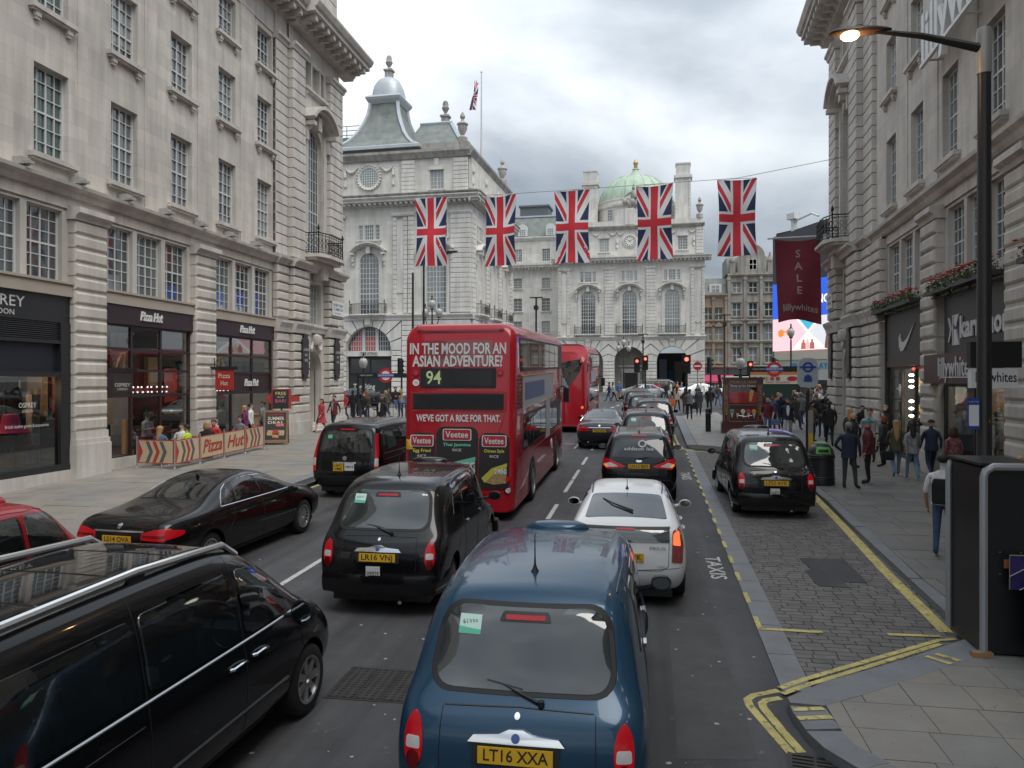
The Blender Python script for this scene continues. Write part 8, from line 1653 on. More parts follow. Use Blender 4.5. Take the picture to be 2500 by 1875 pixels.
for i in range(5):
    a, c = V(posts[i]), V(posts[i+1]); d = (c-a); L_ = d.length-.1; zz = (gz(a.y)+gz(c.y))/2+.1; ang = math.atan2(d.y, d.x); flip = 0
    t = thing('barrier_banner', ('first cream chevron banner across the end of the terrace','cream chevron banner left of the pizza lettering','cream banner with the red word Pizza','cream banner with the red word Hut','last cream chevron banner next to the sandwich board')[i], 'banner', ((a.x+c.x)/2,(a.y+c.y)/2,zz), ang, 'printed banners of the terrace barrier'); t.rotation_euler[1] = -math.atan2(gz(c.y)-gz(a.y), d.length)
    MB().box(-L_/2,L_/2,-.006,.006,.16,.92).build('cloth', M_cream, t)
    for z in (.16,.9): MB().box(-L_/2,L_/2,-.008,.008,z,z+.03).build('hem', M_bred, t)
    for s in (-1,1): MB().box(s*L_/2-.02,s*L_/2+.02,-.008,.008,.16,.92).build('hem', M_bred, t)
    if kinds[i] == 'chev':
        n = 4; w_ = L_/(n+1.2)
        for k in range(n):
            x0 = -L_/2+.03+k*(L_-.3)/n; q = [(x0,.2),(x0+w_*.5,.2),(x0+w_*1.1,.54),(x0+w_*.5,.88),(x0,.88),(x0+w_*.6,.54)] if k else [(x0,.2),(x0+w_*.6,.54),(x0,.88)]
            MB().extr(q, -.012, -.006).build('chevron', (M_bred, M_bgry)[k % 2], t)
    else: text(kinds[i], M_bred, t, (0,-.013,.54), .62, fitw=L_*.86, bold=.025, shear=.3)
t = thing('sandwich_board','wooden sandwich board with summer offer beyond the terrace','sandwich board',at_g(-15.25,30.7), R(20)); M_wd = mat('board_wood', (.25,.15,.08), .6, var=.2, vs=4)
for s in (-1,1):
    b = MB()
    for q in ((-.5,-.42,0,1.45),(.42,.5,0,1.45),(-.42,.42,.08,.2),(-.42,.42,1.36,1.45)): b.box(q[0],q[1],-.03,.03,q[2],q[3])
    o = b.build('frame', M_wd, t, 0, (0,s*.32,0)); o.rotation_euler = (-s*R(-12),0,0) if s > 0 else (R(-12),0,0)
    p = MB().box(-.42,.42,-.01,.01,.2,1.36).build('poster', M_plq, o)
    if s < 0:
        for tx, z, sz, m_ in (('UNLIMITED',1.27,.1,'red_lettering'),('SUMMER',1.1,.2,'cream_lettering'),('DEAL',.93,.16,'cream_lettering')): text(tx, MT[m_], p, (0,-.013,z), sz, fitw=.66, bold=.015)
        MB().box(0,.34,-.014,-.01,.76,.9).build('price_box', M_bred, p); text('£20.95', MT['cream_lettering'], p, (.17,-.016,.83), .12, fitw=.28)
        for x, z, c in ((-.22,.5,(.5,.35,.2)),(.0,.52,(.5,.05,.04)),(.22,.5,(.5,.4,.25)),(0,.4,(.6,.3,.1))): MB().extr(rpoly([(x-.14,z-.1),(x+.12,z-.12),(x+.14,z+.1),(x-.12,z+.12)],.05), -.014, -.01).build('pizza_picture', mat('pz_%d' % int(c[1]*100), c, .7, var=.5, vs=20), p)
t = thing('salad_bar_sign','black FREE SALAD BAR sign with red arrow behind the sandwich board','sign',at_g(-15.35,31.4), R(20)); MB().box(-.4,.4,-.06,.06,1.45,2.3).build('back', M_bred, t); MB().tube([(0,0,0),(0,0,1.5)], .04, 8).box(-.3,.3,-.2,.2,0,.04).build('post', M_pole, t); o = MB().box(-.36,.3,-.07,-.06,1.47,2.27).build('board', M_plq, t)
for tx, z, m_ in (('FREE',2.1,mat('yellow_lettering', (.65,.55,.2), .6)),('SALAD',1.95,M_ltr),('BAR!',1.78,mat('pink_lettering', (.6,.15,.25), .6))): text(tx, m_, o, (-.03,-.075,z), .2 if tx != 'SALAD' else .09, fitw=.44 if tx != 'SALAD' else .3, bold=.01)
MB().extr([(-.4,1.62),(-.7,1.9),(-.4,2.15),(-.4,2.02),(-.4,1.75)], -.03, .03).box(.4,.75,-.03,.03,1.75,2.0).build('red_arrow', M_bred, t)
for i, (x, y, l_) in enumerate(((-15.9,24.3,'small terrace table nearest the first banner'),(-15.7,26.0,'middle small terrace table behind the pizza lettering'),(-15.7,27.9,'small terrace table by the last chevron banner'))):
    t = thing('cafe_table', l_, 'table', at_g(x,y), group='tables on the pizza terrace'); MB().box(-.35,.35,-.35,.35,.72,.75).build('top', mat('red_table', (.3,.03,.035), .5), t); MB().lathe([(.2,0),(.2,.02),(.03,.04),(.03,.72)], 10).build('leg', M_steel, t)
    for j, (dx, dy, rz) in enumerate(((0,-.65,0),(0,.65,R(180)))):
        c = thing('cafe_chair', ('chair on the near side of the ','chair on the far side of the ')[j]+l_.replace('small ',''), 'chair', at_g(x+dx,y+dy), rz, 'chairs on the pizza terrace'); MB().box(-.2,.2,-.2,.2,.43,.46).build('seat', mat('red_chair', (.4,.04,.04), .5), c); MB().box(-.2,.2,-.22,-.19,.55,.85).build('backrest', MT['red_chair'], c)
        for lx in (-.18,.18):
            for ly in (-.18,.18): MB().tube([(lx*1.1,ly*1.1,0),(lx,ly,.44 if ly > 0 else .84)], .014, 5).build('leg', (M_frame, MT['red_chair'])[i % 2], c)
# silver lectern at the pizza door
t = thing('host_stand','pale wooden host stand inside the pizza doorway','host stand',(-16.85,31.5,1.02)); MB().box(-.25,.25,-.3,.3,0,1.0).box(-.3,.3,-.34,.34,1.0,1.05).build('cabinet', M_wood, t)
# ------------------------------------------------------------------ people
M_feat = mat('dark_features', (.03,.02,.018), .6); SKN = {'pale': mat('skin_pale', (.56,.33,.24), .55), 'tan': mat('skin_tan', (.42,.23,.15), .55), 'brown': mat('skin_brown', (.16,.08,.05), .5)}
def posejoints(pose, fem):
    sh, hp = (.175 if fem else .205), .095
    J = {'pelvis':(0,0,.95),'belly':(0,0,1.1),'chest':(0,.005,1.3),'neck':(0,.0,1.46),'jaw':(0,.02,1.55),'head':(0,.012,1.66),'crown':(0,0,1.74)}
    for s, n in ((1,'R'),(-1,'L')):
        J['sho'+n] = (s*sh,0,1.39); J['elb'+n] = (s*(sh+.06),-.03,1.12); J['wri'+n] = (s*(sh+.06),.06,.89); J['han'+n] = (s*(sh+.055),.085,.80)
        J['hip'+n] = (s*hp,0,.9); J['kne'+n] = (s*(hp+.01),.02,.49); J['ank'+n] = (s*(hp+.02),-.02,.09); J['toe'+n] = (s*(hp+.035),.15,.035)
    if pose[:4] == 'walk':
        k = 1 if pose == 'walkA' else -1
        for s, n in ((1,'R'),(-1,'L')):
            f = s*k; x = J['hip'+n][0]
            if f > 0: J['kne'+n] = (x,.20,.52); J['ank'+n] = (x,.30,.10); J['toe'+n] = (x+.01*s,.48,.07)
            else: J['kne'+n] = (x,.0,.49); J['ank'+n] = (x,-.30,.17); J['toe'+n] = (x+.01*s,-.17,.05)
            sx = J['sho'+n][0]; J['elb'+n] = (sx+.05*s,-.10*f-.02,1.13); J['wri'+n] = (sx+.03*s,-.20*f+.06,.92); J['han'+n] = (sx+.03*s,-.22*f+.1,.84)
    if pose in ('phone','hold'):
        for s, n in ((1,'R'),(-1,'L')):
            sx = J['sho'+n][0]
            if pose == 'phone': J['elb'+n] = (sx+.06*s,.16,1.2); J['wri'+n] = (s*.07,.34,1.44); J['han'+n] = (s*.04,.36,1.53)
            elif s > 0: J['elb'+n] = (sx+.05,.02,1.12); J['wri'+n] = (sx-.03,.25,1.12); J['han'+n] = (sx-.06,.33,1.14)
    if pose == 'contra':
        J['kneR'] = (.13,.06,.50); J['ankR'] = (.17,.02,.09); J['toeR'] = (.24,.17,.035); J['elbL'] = (-.33,-.08,1.15); J['wriL'] = (-.2,.02,1.0); J['hanL'] = (-.14,.06,.97)
    if pose == 'sit':
        for k in ('pelvis','belly','chest','neck','jaw','head','crown','shoR','shoL','hipR','hipL'): x, y, z = J[k]; J[k] = (x, y+(.02 if z > 1.2 else 0), z-.40)
        for s, n in ((1,'R'),(-1,'L')): J['kne'+n] = (s*.13,.42,.50); J['ank'+n] = (s*.13,.42,.09); J['toe'+n] = (s*.14,.58,.035); J['elb'+n] = (s*.25,.08,.74); J['wri'+n] = (s*.14,.30,.78); J['han'+n] = (s*.1,.38,.79)
    return J
BODY = {}
def body_mesh(pose, fem):
    if (pose, fem) in BODY: return BODY[(pose, fem)]
    J = posejoints(pose, fem); names = list(J); idx = {n: i for i, n in enumerate(names)}
    rad = {'pelvis':(.15,.115),'belly':(.13 if fem else .145,.105),'chest':(.14 if fem else .165,.11),'neck':(.052,.054),'jaw':(.062,.07),'head':(.083,.098),'crown':(.06,.072)}
    for n in 'RL': rad.update({'sho'+n:(.062,.062),'elb'+n:(.046,.046),'wri'+n:(.032,.032),'han'+n:(.036,.026),'hip'+n:(.095,.095),'kne'+n:(.064,.064),'ank'+n:(.042,.046),'toe'+n:(.04,.032)})
    E_ = [('pelvis','belly'),('belly','chest'),('chest','neck'),('neck','jaw'),('jaw','head'),('head','crown')]
    for n in 'RL': E_ += [('chest','sho'+n),('sho'+n,'elb'+n),('elb'+n,'wri'+n),('wri'+n,'han'+n),('pelvis','hip'+n),('hip'+n,'kne'+n),('kne'+n,'ank'+n),('ank'+n,'toe'+n)]
    me = bpy.data.meshes.new('b'); me.from_pydata([J[n] for n in names], [(idx[a], idx[c]) for a, c in E_], [])
    o = bpy.data.objects.new('b', me); COL.objects.link(o); m = o.modifiers.new('k','SKIN'); m.use_smooth_shade = True; m2 = o.modifiers.new('s','SUBSURF'); m2.levels = m2.render_levels = 1
    for i, n in enumerate(names): sv = me.skin_vertices[0].data[i]; sv.radius = rad[n]; sv.use_root = n == 'pelvis'
    bpy.context.view_layer.update(); ev = o.evaluated_get(bpy.context.evaluated_depsgraph_get()); out = ev.to_mesh()
    vs = [tuple(v.co) for v in out.vertices]; fs = [tuple(p.vertices) for p in out.polygons]; ev.to_mesh_clear(); bpy.data.objects.remove(o)
    slot = {}
    for a, c in E_:
        k = a+c; slot[(a,c)] = 0 if any(q in k for q in ('jaw','crown')) or c[:3] == 'han' else 4 if a[:3] == 'elb' else 3 if c[:3] == 'toe' else 5 if c[:3] == 'ank' else 2 if (c[:3] in ('hip','kne') or (a, c) == ('pelvis','belly')) else 1
    segs = [(V(J[a]), V(J[c]), slot[(a,c)], max(rad[a][0], rad[c][0])) for a, c in E_]; mi = []
    for f in fs:
        c = sum((V(vs[i]) for i in f), V())/len(f); best = None
        for p, q, s, r in segs:
            d = q-p; t_ = max(0, min(1, (c-p).dot(d)/max(1e-9, d.length_squared))); ds = (c-p-d*t_).length/r
            if best is None or ds < best[0]: best = (ds, s, t_)
        mi.append(best[1])
    b = MB(); b.v = vs; b.f = fs; b.m = mi; H_ = V(J['head'])
    def add(c, r, s, n=6): b.lathe([(0,-r[2]),(r[0]*.8,-r[2]*.5),(r[0],0),(r[0]*.8,r[2]*.5),(0,r[2])], n, tuple(H_+V(c)), s)
    add((0,.105,-.03),(.016,.016,.028),0); 
    for s in (-1,1): add((s*.034,.083,.012),(.013,.008,.008),6); add((s*.084,.0,-.015),(.014,.02,.032),0)
    b.lathe([(0,-.006),(.024,0),(0,.006)], 6, tuple(H_+V((0,.083,-.07))), 6)
    for n, s in (('R',1),('L',-1)):
        h = V(J['han'+n]); d = (h-V(J['wri'+n])).normalized(); sd = V((0,1,0)) if abs(d.y) < .8 else V((1,0,0)); sd = (sd-d*sd.dot(d)).normalized(); nn_ = d.cross(sd)
        for k, ln in enumerate((.062,.074,.07,.055)):
            p = h+sd*(.024-.016*k)+d*.015; b.tube([tuple(p), tuple(p+d*ln*.55+nn_*s*-.006), tuple(p+d*ln+nn_*s*-.02)], [.0088,.0085,.007], 5, 0)
        p = h+sd*.03-d*.02; b.tube([tuple(p), tuple(p+sd*.022+d*.03), tuple(p+sd*.024+d*.06)], [.011,.0095,.008], 5, 0)
    me2 = b.mesh('person_body', [M_feat]*7, 60); BODY[(pose, fem)] = (me2, J); return BODY[(pose, fem)]
GAR = {}
def garment(kind, fem, sit=False):
    k = (kind, fem, sit)
    if k not in GAR:
        dz = -.40 if sit else 0; hem = {'shirt':.90,'jacket':.82,'coat':.52,'dress':.50}[kind]; 
        if sit: hem = max(hem, .86)
        w_ = 0 if fem else .018; rows = [(1.475,.075,.075,0),(1.45,.115,.088,0),(1.41,.168+w_,.105,0),(1.33,.178+w_,.122,.004),(1.2,.165+w_*1.3,.124,.004),(1.08,.158+w_*1.3,.122,.0),(.98,.172+w_,.13,0)]
        if hem < .96: rows += [(.90,.185+w_*.6,.14,0)]
        if hem < .88: rows += [(.82,.188+w_*.6,.145,0)]
        if hem < .7: rows += [(.68,.2 if kind == 'coat' else .23,.17,0),(hem,.21 if kind == 'coat' else .28,.19 if kind == 'coat' else .24,0)]
        b = MB(); n = 20; rings = []
        for i, (z, rx, ry, yo) in enumerate(rows):
            fl_ = .012 if i > 4 else .004; rings.append([(rx*math.cos(a)*(1+fl_*math.sin(5*a+z*9)), yo+ry*math.sin(a)*(1+fl_*math.sin(4*a+z*7)), z+dz) for a in [2*math.pi*j/n for j in range(n)]])
        b.loft(rings, 0, True, False); GAR[k] = b.mesh('clothing', [M_feat], 60)
    return GAR[k]
HAIR = {}
def hairmesh(kind):
    if kind not in HAIR:
        b = MB(); c = (0,-.006,1.672); n = 18
        def cap(rx, ry, rz, lowf, lowb):
            rings = []
            for i in range(7):
                t_ = i/6; ring = []
                for j in range(n):
                    a = 2*math.pi*j/n; low = lowf+(lowb-lowf)*(.5-.5*math.sin(a)); ph = math.pi/2-(math.pi/2-low)*t_; wob = 1+.03*math.sin(9*a+5*t_)
                    ring.append((c[0]+rx*math.cos(ph)*math.cos(a)*wob, c[1]+ry*math.cos(ph)*math.sin(a)*wob, c[2]+rz*math.sin(ph)))
                rings.append(ring)
            b.loft(rings, 0, True, True)
        if kind == 'bald': cap(.001,.001,.001,0,0)
        elif kind == 'cap': cap(.098,.115,.095,.15,.0); b.extr([(-.08,.09),(.08,.09),(.06,.19),(-.06,.19)], 1.685, 1.695, ax='z')
        elif kind == 'hood': cap(.12,.125,.115,.25,-1.2)
        else: cap(.096,.113,.098,.45,-.75)
        if kind in ('long','vlong'):
            L_ = .34 if kind == 'vlong' else .2; rings = []
            for z, rx, y0, ry in ((1.71,.088,-.04,.07),(1.6,.09,-.055,.06),(1.5,.084,-.07,.052),(1.46-L_*.35,.078,-.095,.045),(1.46-L_*.7,.06,-.11,.035),(1.46-L_,.012,-.115,.012)): rings.append([(rx*math.cos(a)*(1+.1*math.sin(7*a+z*22)), y0+ry*math.sin(a), z) for a in [2*math.pi*j/14 for j in range(14)]])
            b.loft(rings, 0)
        if kind == 'bob':
            b.loft([[(rx*math.cos(a)*(1+.07*math.sin(8*a)), y0+ry*math.sin(a), z) for a in [2*math.pi*j/14 for j in range(14)]] for z, rx, y0, ry in ((1.72,.1,-.03,.09),(1.6,.125,-.035,.095),(1.5,.12,-.04,.085),(1.47,.07,-.05,.05))], 0)
        HAIR[kind] = b.mesh('hair', [M_feat], 60)
    return HAIR[kind]
CL = {'black':(.012,.012,.014),'navy':(.018,.024,.05),'dark grey':(.045,.047,.05),'grey':(.17,.175,.18),'pale grey':(.36,.37,.38),'white':(.68,.68,.67),'cream':(.52,.47,.38),'maroon':(.13,.02,.03),'red':(.42,.03,.035),'orange':(.62,.16,.03),'olive':(.075,.07,.04),'brown':(.10,.06,.035),'tan':(.32,.21,.13),'blue':(.06,.12,.3),'denim':(.07,.12,.22),'pale denim':(.15,.23,.36),'dark denim':(.02,.03,.065),'purple':(.14,.02,.10),'lime':(.5,.62,.07),'pink':(.5,.12,.2),'teal':(.04,.2,.22),'khaki':(.3,.26,.17),'green':(.05,.12,.05)}
HC = {'dark':(.012,.009,.008),'brown':(.055,.028,.014),'blonde':(.36,.22,.09),'grey':(.2,.2,.2),'ginger':(.2,.06,.02),'white':(.5,.5,.5),'teal':(.02,.12,.13),'black':(.01,.01,.011)}
def cmat(c): return mat('cloth_'+c.replace(' ','_'), CL[c], .85, var=.25, vs=7)
M_check = mat('checked_cloth', (.13,.16,.26), .85, var=.9, vs=16); M_stripe = mat('striped_cloth', (.22,.08,.09), .85, var=1., vs=20); M_floral = mat('floral_cloth', (.45,.05,.07), .85, var=.8, vs=22); M_camo = mat('mottled_grey_cloth', (.26,.26,.27), .85, var=.6, vs=14)
def person(label, x, y, head, pose='stand', top='black', bot='denim', hair=('short','dark'), skin='pale', fem=0, gar='jacket', h=1.75, dz=.1, sleeve=True, shin=None, topm=None, shoe='black', group=None, z=None, shirt=None):
    me, J = body_mesh(pose, fem); s = h/1.76
    t = ob('person', None, None, (x, y, gz(y)+dz if z is None else z), -R(head), label, 'person', group); wb = .94+.2*((abs(x*7.3+y*3.1)) % 1); t.scale = (s*wb, s*wb, s)
    o = ob('body', me, t); tm = topm or cmat(top); bm_ = cmat(bot); sk = SKN[skin]
    for i, m in enumerate((sk, tm, bm_, cmat(shoe), tm if sleeve else sk, (cmat(shin) if shin in CL else sk) if shin else bm_, M_feat)): sl = o.material_slots[i]; sl.link = 'OBJECT'; sl.material = m
    g = ob('clothing', garment(gar, fem, pose == 'sit'), t); g.material_slots[0].link = 'OBJECT'; g.material_slots[0].material = tm
    if shirt: MB().add([(-.045,.118,1.44),(.045,.118,1.44),(.06,.138,1.3),(.035,.142,1.02),(-.035,.142,1.02),(-.06,.138,1.3)], [(0,1,2,3,4,5)]).build('shirt_front', cmat(shirt), t)
    if hair[0] != 'bald':
        k = ob('hat' if hair[0] in ('cap','hood') else 'hair', hairmesh(hair[0]), t); k.material_slots[0].link = 'OBJECT'; k.material_slots[0].material = (cmat(hair[1]) if hair[0] in ('cap','hood') and hair[1] in CL else mat('hair_'+hair[1], HC[hair[1]], .6))
        if pose == 'sit': k.location = (0,.02,-.40)
    return t
def bag(label, x, y, z, c, w_=.34, h_=.26, d_=.12, rz=0, strap=True):
    t = thing('bag', label, 'bag', (x,y,z), rz); b = MB(); b.loft([[(sx*w_/2*f, sy*d_/2*f, zz) for sx, sy in ((-1,-1),(1,-1),(1,1),(-1,1))] for f, zz in ((.9,0),(1,h_*.15),(1,h_*.8),(.85,h_))], 0); b.build('pouch', cmat(c), t)
    if strap: MB().tube([(-w_*.4,0,h_*.9),(-w_*.2,0,h_*1.7),(w_*.2,0,h_*1.7),(w_*.4,0,h_*.9)], .012, 5).build('strap', cmat(c), t)
PE = person
# right pavement, near to far
PE('man in navy jacket and grey trousers standing with his back to the street',5.4,21.9,25,'contra','navy','dark grey',('short','grey'),h=1.78)
PE('man in teal cap and maroon checked shirt over grey top',6.15,22.9,-75,'stand','maroon','black',('cap','teal'),topm=mat('maroon_check', (.13,.02,.03), .85, var=.7, vs=15),shirt='grey',h=1.78)
PE('red-haired woman in dark grey jacket with shoulder bag',7.6,26.6,-60,'hold','dark grey','black',('bob','ginger'),fem=1,h=1.66); bag('grey shoulder bag of the red-haired woman',7.85,26.35,1.55,'grey')
PE('bald man in black coat beside the man in the navy jacket',6.6,26.3,80,'stand','black','dark grey',('bald','dark'),h=1.76,shirt='grey')
PE('dark-haired man in pale grey hoodie among the crowd',7.55,27.9,-150,'hold','pale grey','dark denim',('short','dark'),h=1.8,shirt='black')
PE('woman with blonde ponytail in olive coat by the shop corner',7.5,30.2,30,'stand','olive','black',('long','blonde'),fem=1,h=1.68)
PE('grey-haired man in dark suit near the shop doorway',8.75,30.4,-120,'walkA','black','black',('short','grey'),h=1.8,shirt='white')
PE('woman with very long blonde hair in olive jacket and jeans',7.3,24.3,8,'walkA','olive','pale denim',('vlong','blonde'),fem=1,h=1.68,shoe='grey'); bag('black shoulder bag carried by the woman with very long hair',7.0,24.1,1.2,'black')
PE('woman in mottled grey hoodie and pale jeans walking away',7.52,23.6,4,'walkB','grey','pale denim',('long','dark'),fem=1,topm=M_camo,h=1.68,shoe='white')
PE('boy in grey jacket with pink hood and jeans',8.55,26.2,5,'walkA','dark grey','denim',('short','brown'),h=1.6,shoe='white')
PE('woman in black cap and navy jacket walking away in dark jeans',8.25,24.3,0,'walkA','navy','dark denim',('cap','black'),fem=1,h=1.7,shoe='white')
PE('person in black hooded top behind the boy',9.0,27.9,0,'stand','black','dark denim',('hood','black'),h=1.74)
PE('curly-haired woman in maroon and cream striped blouse beyond the cabinet',8.0,22.0,-20,'stand','maroon','black',('bob','tan') if 0 else ('bob','brown'),fem=1,topm=M_stripe,h=1.68)
PE('man in white T-shirt and jeans half hidden by the tall black cabinet',5.12,14.5,30,'hold','white','denim',('short','dark'),'tan',sleeve=False,gar='shirt',h=1.8,shoe='white')
bag('black backpack of the man in the white T-shirt',4.98,14.15,1.42,'black',.3,.42,.16,R(-30),False)
PE('woman with curly fair hair at the right picture edge',6.85,15.6,-160,'stand','brown','dark denim',('bob','blonde'),fem=1,h=1.66)
PE('man in black suit walking away towards the crowd',7.3,32.6,10,'walkB','black','black',('short','dark'),h=1.82)
PE('woman in black top with pale blue jumper tied at her waist',7.9,36.6,0,'stand','black','dark denim',('hood','black'),fem=1,h=1.7)
PE('man in dark brown jacket leaning by the taxi rank sign',7.0,34.4,60,'hold','brown','black',('short','dark'),h=1.74)
PE('woman in long cream coat with white hat and black bag',8.6,46.2,8,'walkA','cream','black',('cap','white'),fem=1,gar='coat',h=1.64); bag('black bag on the back of the woman in the cream coat',8.45,45.95,2.35,'black',.3,.34,.14)
PE('man in navy jacket and pale trousers walking towards the parked taxi',6.25,35.6,-172,'walkA','navy','pale grey',('short','dark'),'tan',h=1.8,shirt='white')
PE('man in blue checked shirt walking beside the kiosk',6.1,38.9,-175,'walkB','blue','black',('short','brown'),topm=M_check,gar='shirt',h=1.8)
PE('bald bearded man in maroon T-shirt and jeans by the kiosk',5.5,36.2,-165,'walkA','maroon','denim',('bald','dark'),sleeve=False,gar='shirt',h=1.8); bag('pale blue bag held by the man in the maroon T-shirt',5.8,36.0,1.55,'pale denim')
PE('bald man in dark navy jumper behind the checked shirt',6.75,40.4,-178,'walkA','navy','dark denim',('bald','dark'),h=1.82,gar='shirt')
PE('short-haired man in black behind the maroon T-shirt man',5.95,42.5,-170,'walkB','black','black',('short','brown'),h=1.78,shirt='white')
PE('woman in tan top in front of the subway entrance',7.3,44.5,-178,'stand','tan','dark denim',('short','blonde'),fem=1,gar='shirt',h=1.7)
PE('man in grey jumper taking a photograph at the kerb',2.7,46.9,8,'phone','grey','black',('short','brown'),gar='shirt',h=1.8)
PE('woman in dark grey coat with a black bag walking away',3.45,50.2,4,'walkA','dark grey','black',('short','dark'),fem=1,gar='coat',h=1.7,shin='black',shoe='white'); bag('black bag carried by the woman in the grey coat',3.1,50.1,1.75,'black',.4,.4,.15)
PE('man all in black walking towards the bollard',4.2,51.5,178,'walkB','black','black',('bald','dark'),'brown',h=1.84)
PE('woman in cream jacket carrying an orange carrier bag',2.3,54.6,20,'walkA','cream','black',('long','dark'),fem=1,h=1.7); bag('orange carrier bag held near the kerb',2.0,54.3,1.75,'orange',.4,.5,.12)
PE('woman with fur-trimmed brown coat behind the photographer',2.75,52.6,15,'stand','brown','dark grey',('long','brown'),fem=1,gar='coat',h=1.68)
PE('person in dark blue jacket left of the kiosk',4.95,45.2,-178,'walkB','navy','denim',('short','brown'),h=1.7)
for i, (x, y, top, bot, hr, gr, lb) in enumerate(((1.5,80,'red','black','blonde','coat','person in long red coat crossing at the far junction'),(2.1,73.5,'black','black','grey','jacket','grey-haired man in dark suit crossing at the far junction'),(2.6,75.5,'cream','black','brown','jacket','man in cream jacket crossing beside the dark suit'),(3.3,78,'orange','black','dark','jacket','person in bright orange jacket at the far junction'),(5.1,71.5,'white','denim','blonde','jacket','person in white hooded jacket crossing behind the signal'),(4.4,65,'black','black','dark','coat','person in long black coat crossing behind the signal'),(-2.98,69.8,'navy','denim','dark','jacket','person in navy jacket crossing beside the rounded bus'),(-2.6,69.2,'pale grey','black','dark','shirt','woman in pale grey top crossing beside the rounded bus'),(-2.15,71.2,'blue','khaki','grey','shirt','man in blue shirt and khaki trousers crossing by the rounded bus'),(.9,77,'pink','denim','brown','shirt','person in pink top beside the silver saloon'),(1.15,78,'red','denim','dark','shirt','person in red T-shirt beside the silver saloon'),(3.9,82,'blue','black','dark','jacket','person in blue jacket beyond the far crossing'),(6.1,69,'grey','black','brown','jacket','person in grey jacket waiting at the far crossing'),(5.7,62,'dark grey','denim','dark','jacket','person in dark grey top crossing near the thick signal pole'))):
    PE(lb, x, y, (10,170,-80,90)[i % 4], ('walkA','walkB','stand')[i % 3], top, bot, ('long' if i % 2 else 'short', hr), fem=i % 2, gar=gr, h=1.66+.03*(i % 5), dz=.02)
# crowd below the screens
cw = (('black','short','dark'),('navy','long','brown'),('grey','short','grey'),('maroon','long','blonde'),('olive','cap','navy'),('white','short','dark'),('blue','long','dark'),('tan','bob','ginger'),('dark grey','hood','dark grey'),('teal','short','brown'),('brown','long','dark'),('pink','bob','blonde'),('khaki','cap','red'),('pale grey','short','blonde'),('green','bald','dark'),('cream','short','grey'))
cp_ = [(8.6,41.5),(9.0,43.2),(8.2,43.6),(9.4,45.0),(9.3,47.4),(10.2,48.6),(9.9,50.5),(10.9,51.6),(10.6,53.2),(11.6,54.3),(11.3,56.2),(12.2,57.5),(12.0,59.6),(12.9,61.5),(10.0,55.4),(9.6,58)]
for i, (x, y) in enumerate(cp_):
    top, hk, hc = cw[i]; nm = {'cap':hc+' cap','hood':'raised hood','bald':'bald head','bob':hc+' bobbed hair','long':'long '+hc+' hair','short':'short '+hc+' hair'}[hk]
    PE('pedestrian in %s top with %s in the crowd below the giant screen' % (top, nm), x, y, (-170,10,160,-20,90)[i % 5], ('walkA','stand','walkB','hold')[i % 4], top, ('black','denim','dark denim','dark grey')[i % 4], (hk, hc), ('pale','pale','tan','brown')[(i*7) % 4], i % 2, ('jacket','shirt')[i % 2], 1.62+.035*(i % 6))
dk = ('black','navy','dark grey','brown','olive','grey'); hk2 = (('short','dark'),('long','brown'),('bob','dark'),('long','blonde'),('cap','black'),('short','grey'))
for i, (x, y) in enumerate(((8.8,33.6),(9.3,35.2),(8.4,37.9),(9.1,38.9),(7.4,40.2),(8.0,42.0),(9.2,41.0),(7.6,45.4),(8.9,48.6),(9.9,52.3),(10.3,46.4),(11.2,49.9),(7.0,47.8),(9.0,53.4),(10.8,58.2),(11.8,52.6),(8.4,56.0),(6.6,54.4))):
    top = dk[i % 6]; hk, hc = hk2[(i+i//6) % 6]; nm = {'cap':'black cap','bob':'bobbed '+hc+' hair','long':'long '+hc+' hair','short':'short '+hc+' hair'}[hk]
    PE('pedestrian in %s jacket with %s in the crowd along the right pavement' % (top, nm), x, y, (175,-5,160,-30,100,10)[(i*5) % 6], ('walkB','walkA','contra','stand')[i % 4], top, ('black','dark denim','denim')[i % 3], (hk, hc), ('pale','tan','pale','brown')[i % 4], hk in ('long','bob'), ('jacket','coat','jacket')[i % 3], 1.6+.04*(i % 6))
# left side
PE('woman in red floral dress walking by the office door',-15.6,36.2,-160,'walkA','red','black',('vlong','brown'),fem=1,gar='dress',topm=M_floral,h=1.66,shin='skin',sleeve=True)
PE('man in maroon jacket and grey T-shirt beside the floral dress',-15.15,36.7,-165,'walkB','maroon','navy',('short','brown'),h=1.82,shirt='pale grey')
PE('person in black top with circle of stars emblem walking near the railings',-15.4,41.6,-170,'walkA','black','dark denim',('short','brown'),h=1.76,gar='shirt')
PE('woman in black leggings beside the black car at the corner',-18.0,46.6,-20,'stand','black','black',('long','dark'),fem=1,h=1.7)
PE('bald man in dark suit and white shirt standing behind the van taxi',-12.5,36.2,-150,'hold','black','black',('bald','dark'),'brown',h=1.8,shirt='white')
PE('man in dark jacket and jeans sitting on the subway railings',-14.6,44.7,140,'sit','black','denim',('short','dark'),h=1.78,z=gz(44.7)+.72)
lw = (('brown','long','ginger'),('navy','short','dark'),('olive','long','blonde'),('tan','bob','blonde'),('pale denim','short','brown'),('grey','short','grey'),('red','cap','red'),('dark grey','long','dark'),('green','short','brown'),('white','bob','brown'),('maroon','long','brown'),('black','cap','black'))
lp = [(-17.0,46.4),(-16.4,46.9),(-15.7,46.2),(-15.0,47.0),(-14.2,46.0),(-13.5,46.8),(-17.6,44.2),(-16.9,50.2),(-15.3,50.8),(-14.0,50.0),(-13.1,49.2),(-18.6,49.2)]
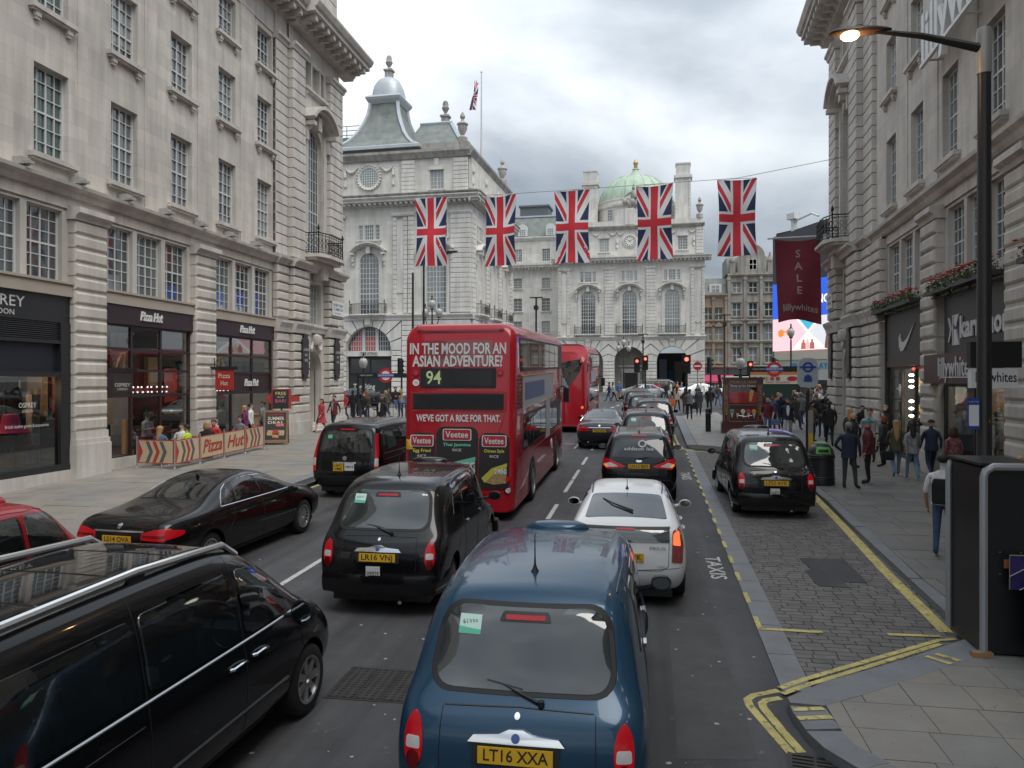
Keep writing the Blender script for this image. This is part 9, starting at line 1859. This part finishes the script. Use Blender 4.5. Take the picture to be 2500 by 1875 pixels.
for i, (x, y) in enumerate(lp):
    top, hk, hc = lw[i]; nm = {'cap':hc+' cap','bob':hc+' bobbed hair','long':'long '+hc+' hair','short':'short '+hc+' hair'}[hk]
    PE('pedestrian in %s top with %s by the left subway steps' % (top, nm), x, y, (20,-170,90,-60,150)[i % 5], ('stand','hold','walkA','contra')[i % 4], top, ('dark denim','black','denim')[i % 3], (hk, hc), ('pale','tan','pale')[i % 3], (hk in ('long','bob'))*1, ('jacket','shirt')[i % 2], 1.62+.04*(i % 5))
# pizza terrace and doorway
PE('blonde woman in purple quilted jacket at the pizza doorway',-16.15,29.7,60,'stand','purple','black',('long','blonde'),fem=1,h=1.68)
PE('dark-haired man in white shirt beside the purple jacket',-16.25,30.4,70,'stand','white','black',('short','dark'),gar='shirt',h=1.74)
PE('tall man in grey jumper at the pizza doorway',-15.95,30.9,-100,'stand','grey','denim',('short','brown'),gar='shirt',h=1.82)
for lb, x, y, hd, top, hr, hc in (('blonde woman in denim jacket seated at the nearest terrace table',-15.9,23.65,0,'denim','vlong','blonde'),('diner in lime green jacket seated at the nearest terrace table',-15.3,24.3,-90,'lime','short','dark'),('diner in white top seated across the nearest terrace table',-15.9,24.95,180,'white','short','dark'),('fair-haired diner in black at the middle terrace table',-15.3,25.5,-30,'black','bob','blonde'),('diner in red top at the middle terrace table',-15.7,26.65,180,'red','short','brown'),('diner in grey top at the last terrace table',-15.7,28.55,180,'grey','short','dark')):
    PE(lb, x, y, hd, 'sit', top, 'denim', (hr, hc), fem=hr == 'vlong', gar='shirt', h=1.72)
for lb, x, y, hd, top, hr, hc in (('diner in black seated behind the pizza window',-17.5,24.4,90,'black','short','dark'),('diner with a white shirt seated inside the pizza window',-17.6,25.4,90,'white','short','brown'),('grey-haired diner seated inside the pizza window',-17.9,26.1,80,'dark grey','bob','grey'),('diner in teal top seated inside by the doorway',-17.6,29.4,90,'teal','short','dark')):
    PE(lb, x, y, hd, 'sit', top, 'denim', (hr, hc), fem=0, gar='shirt', h=1.74, z=1.02)
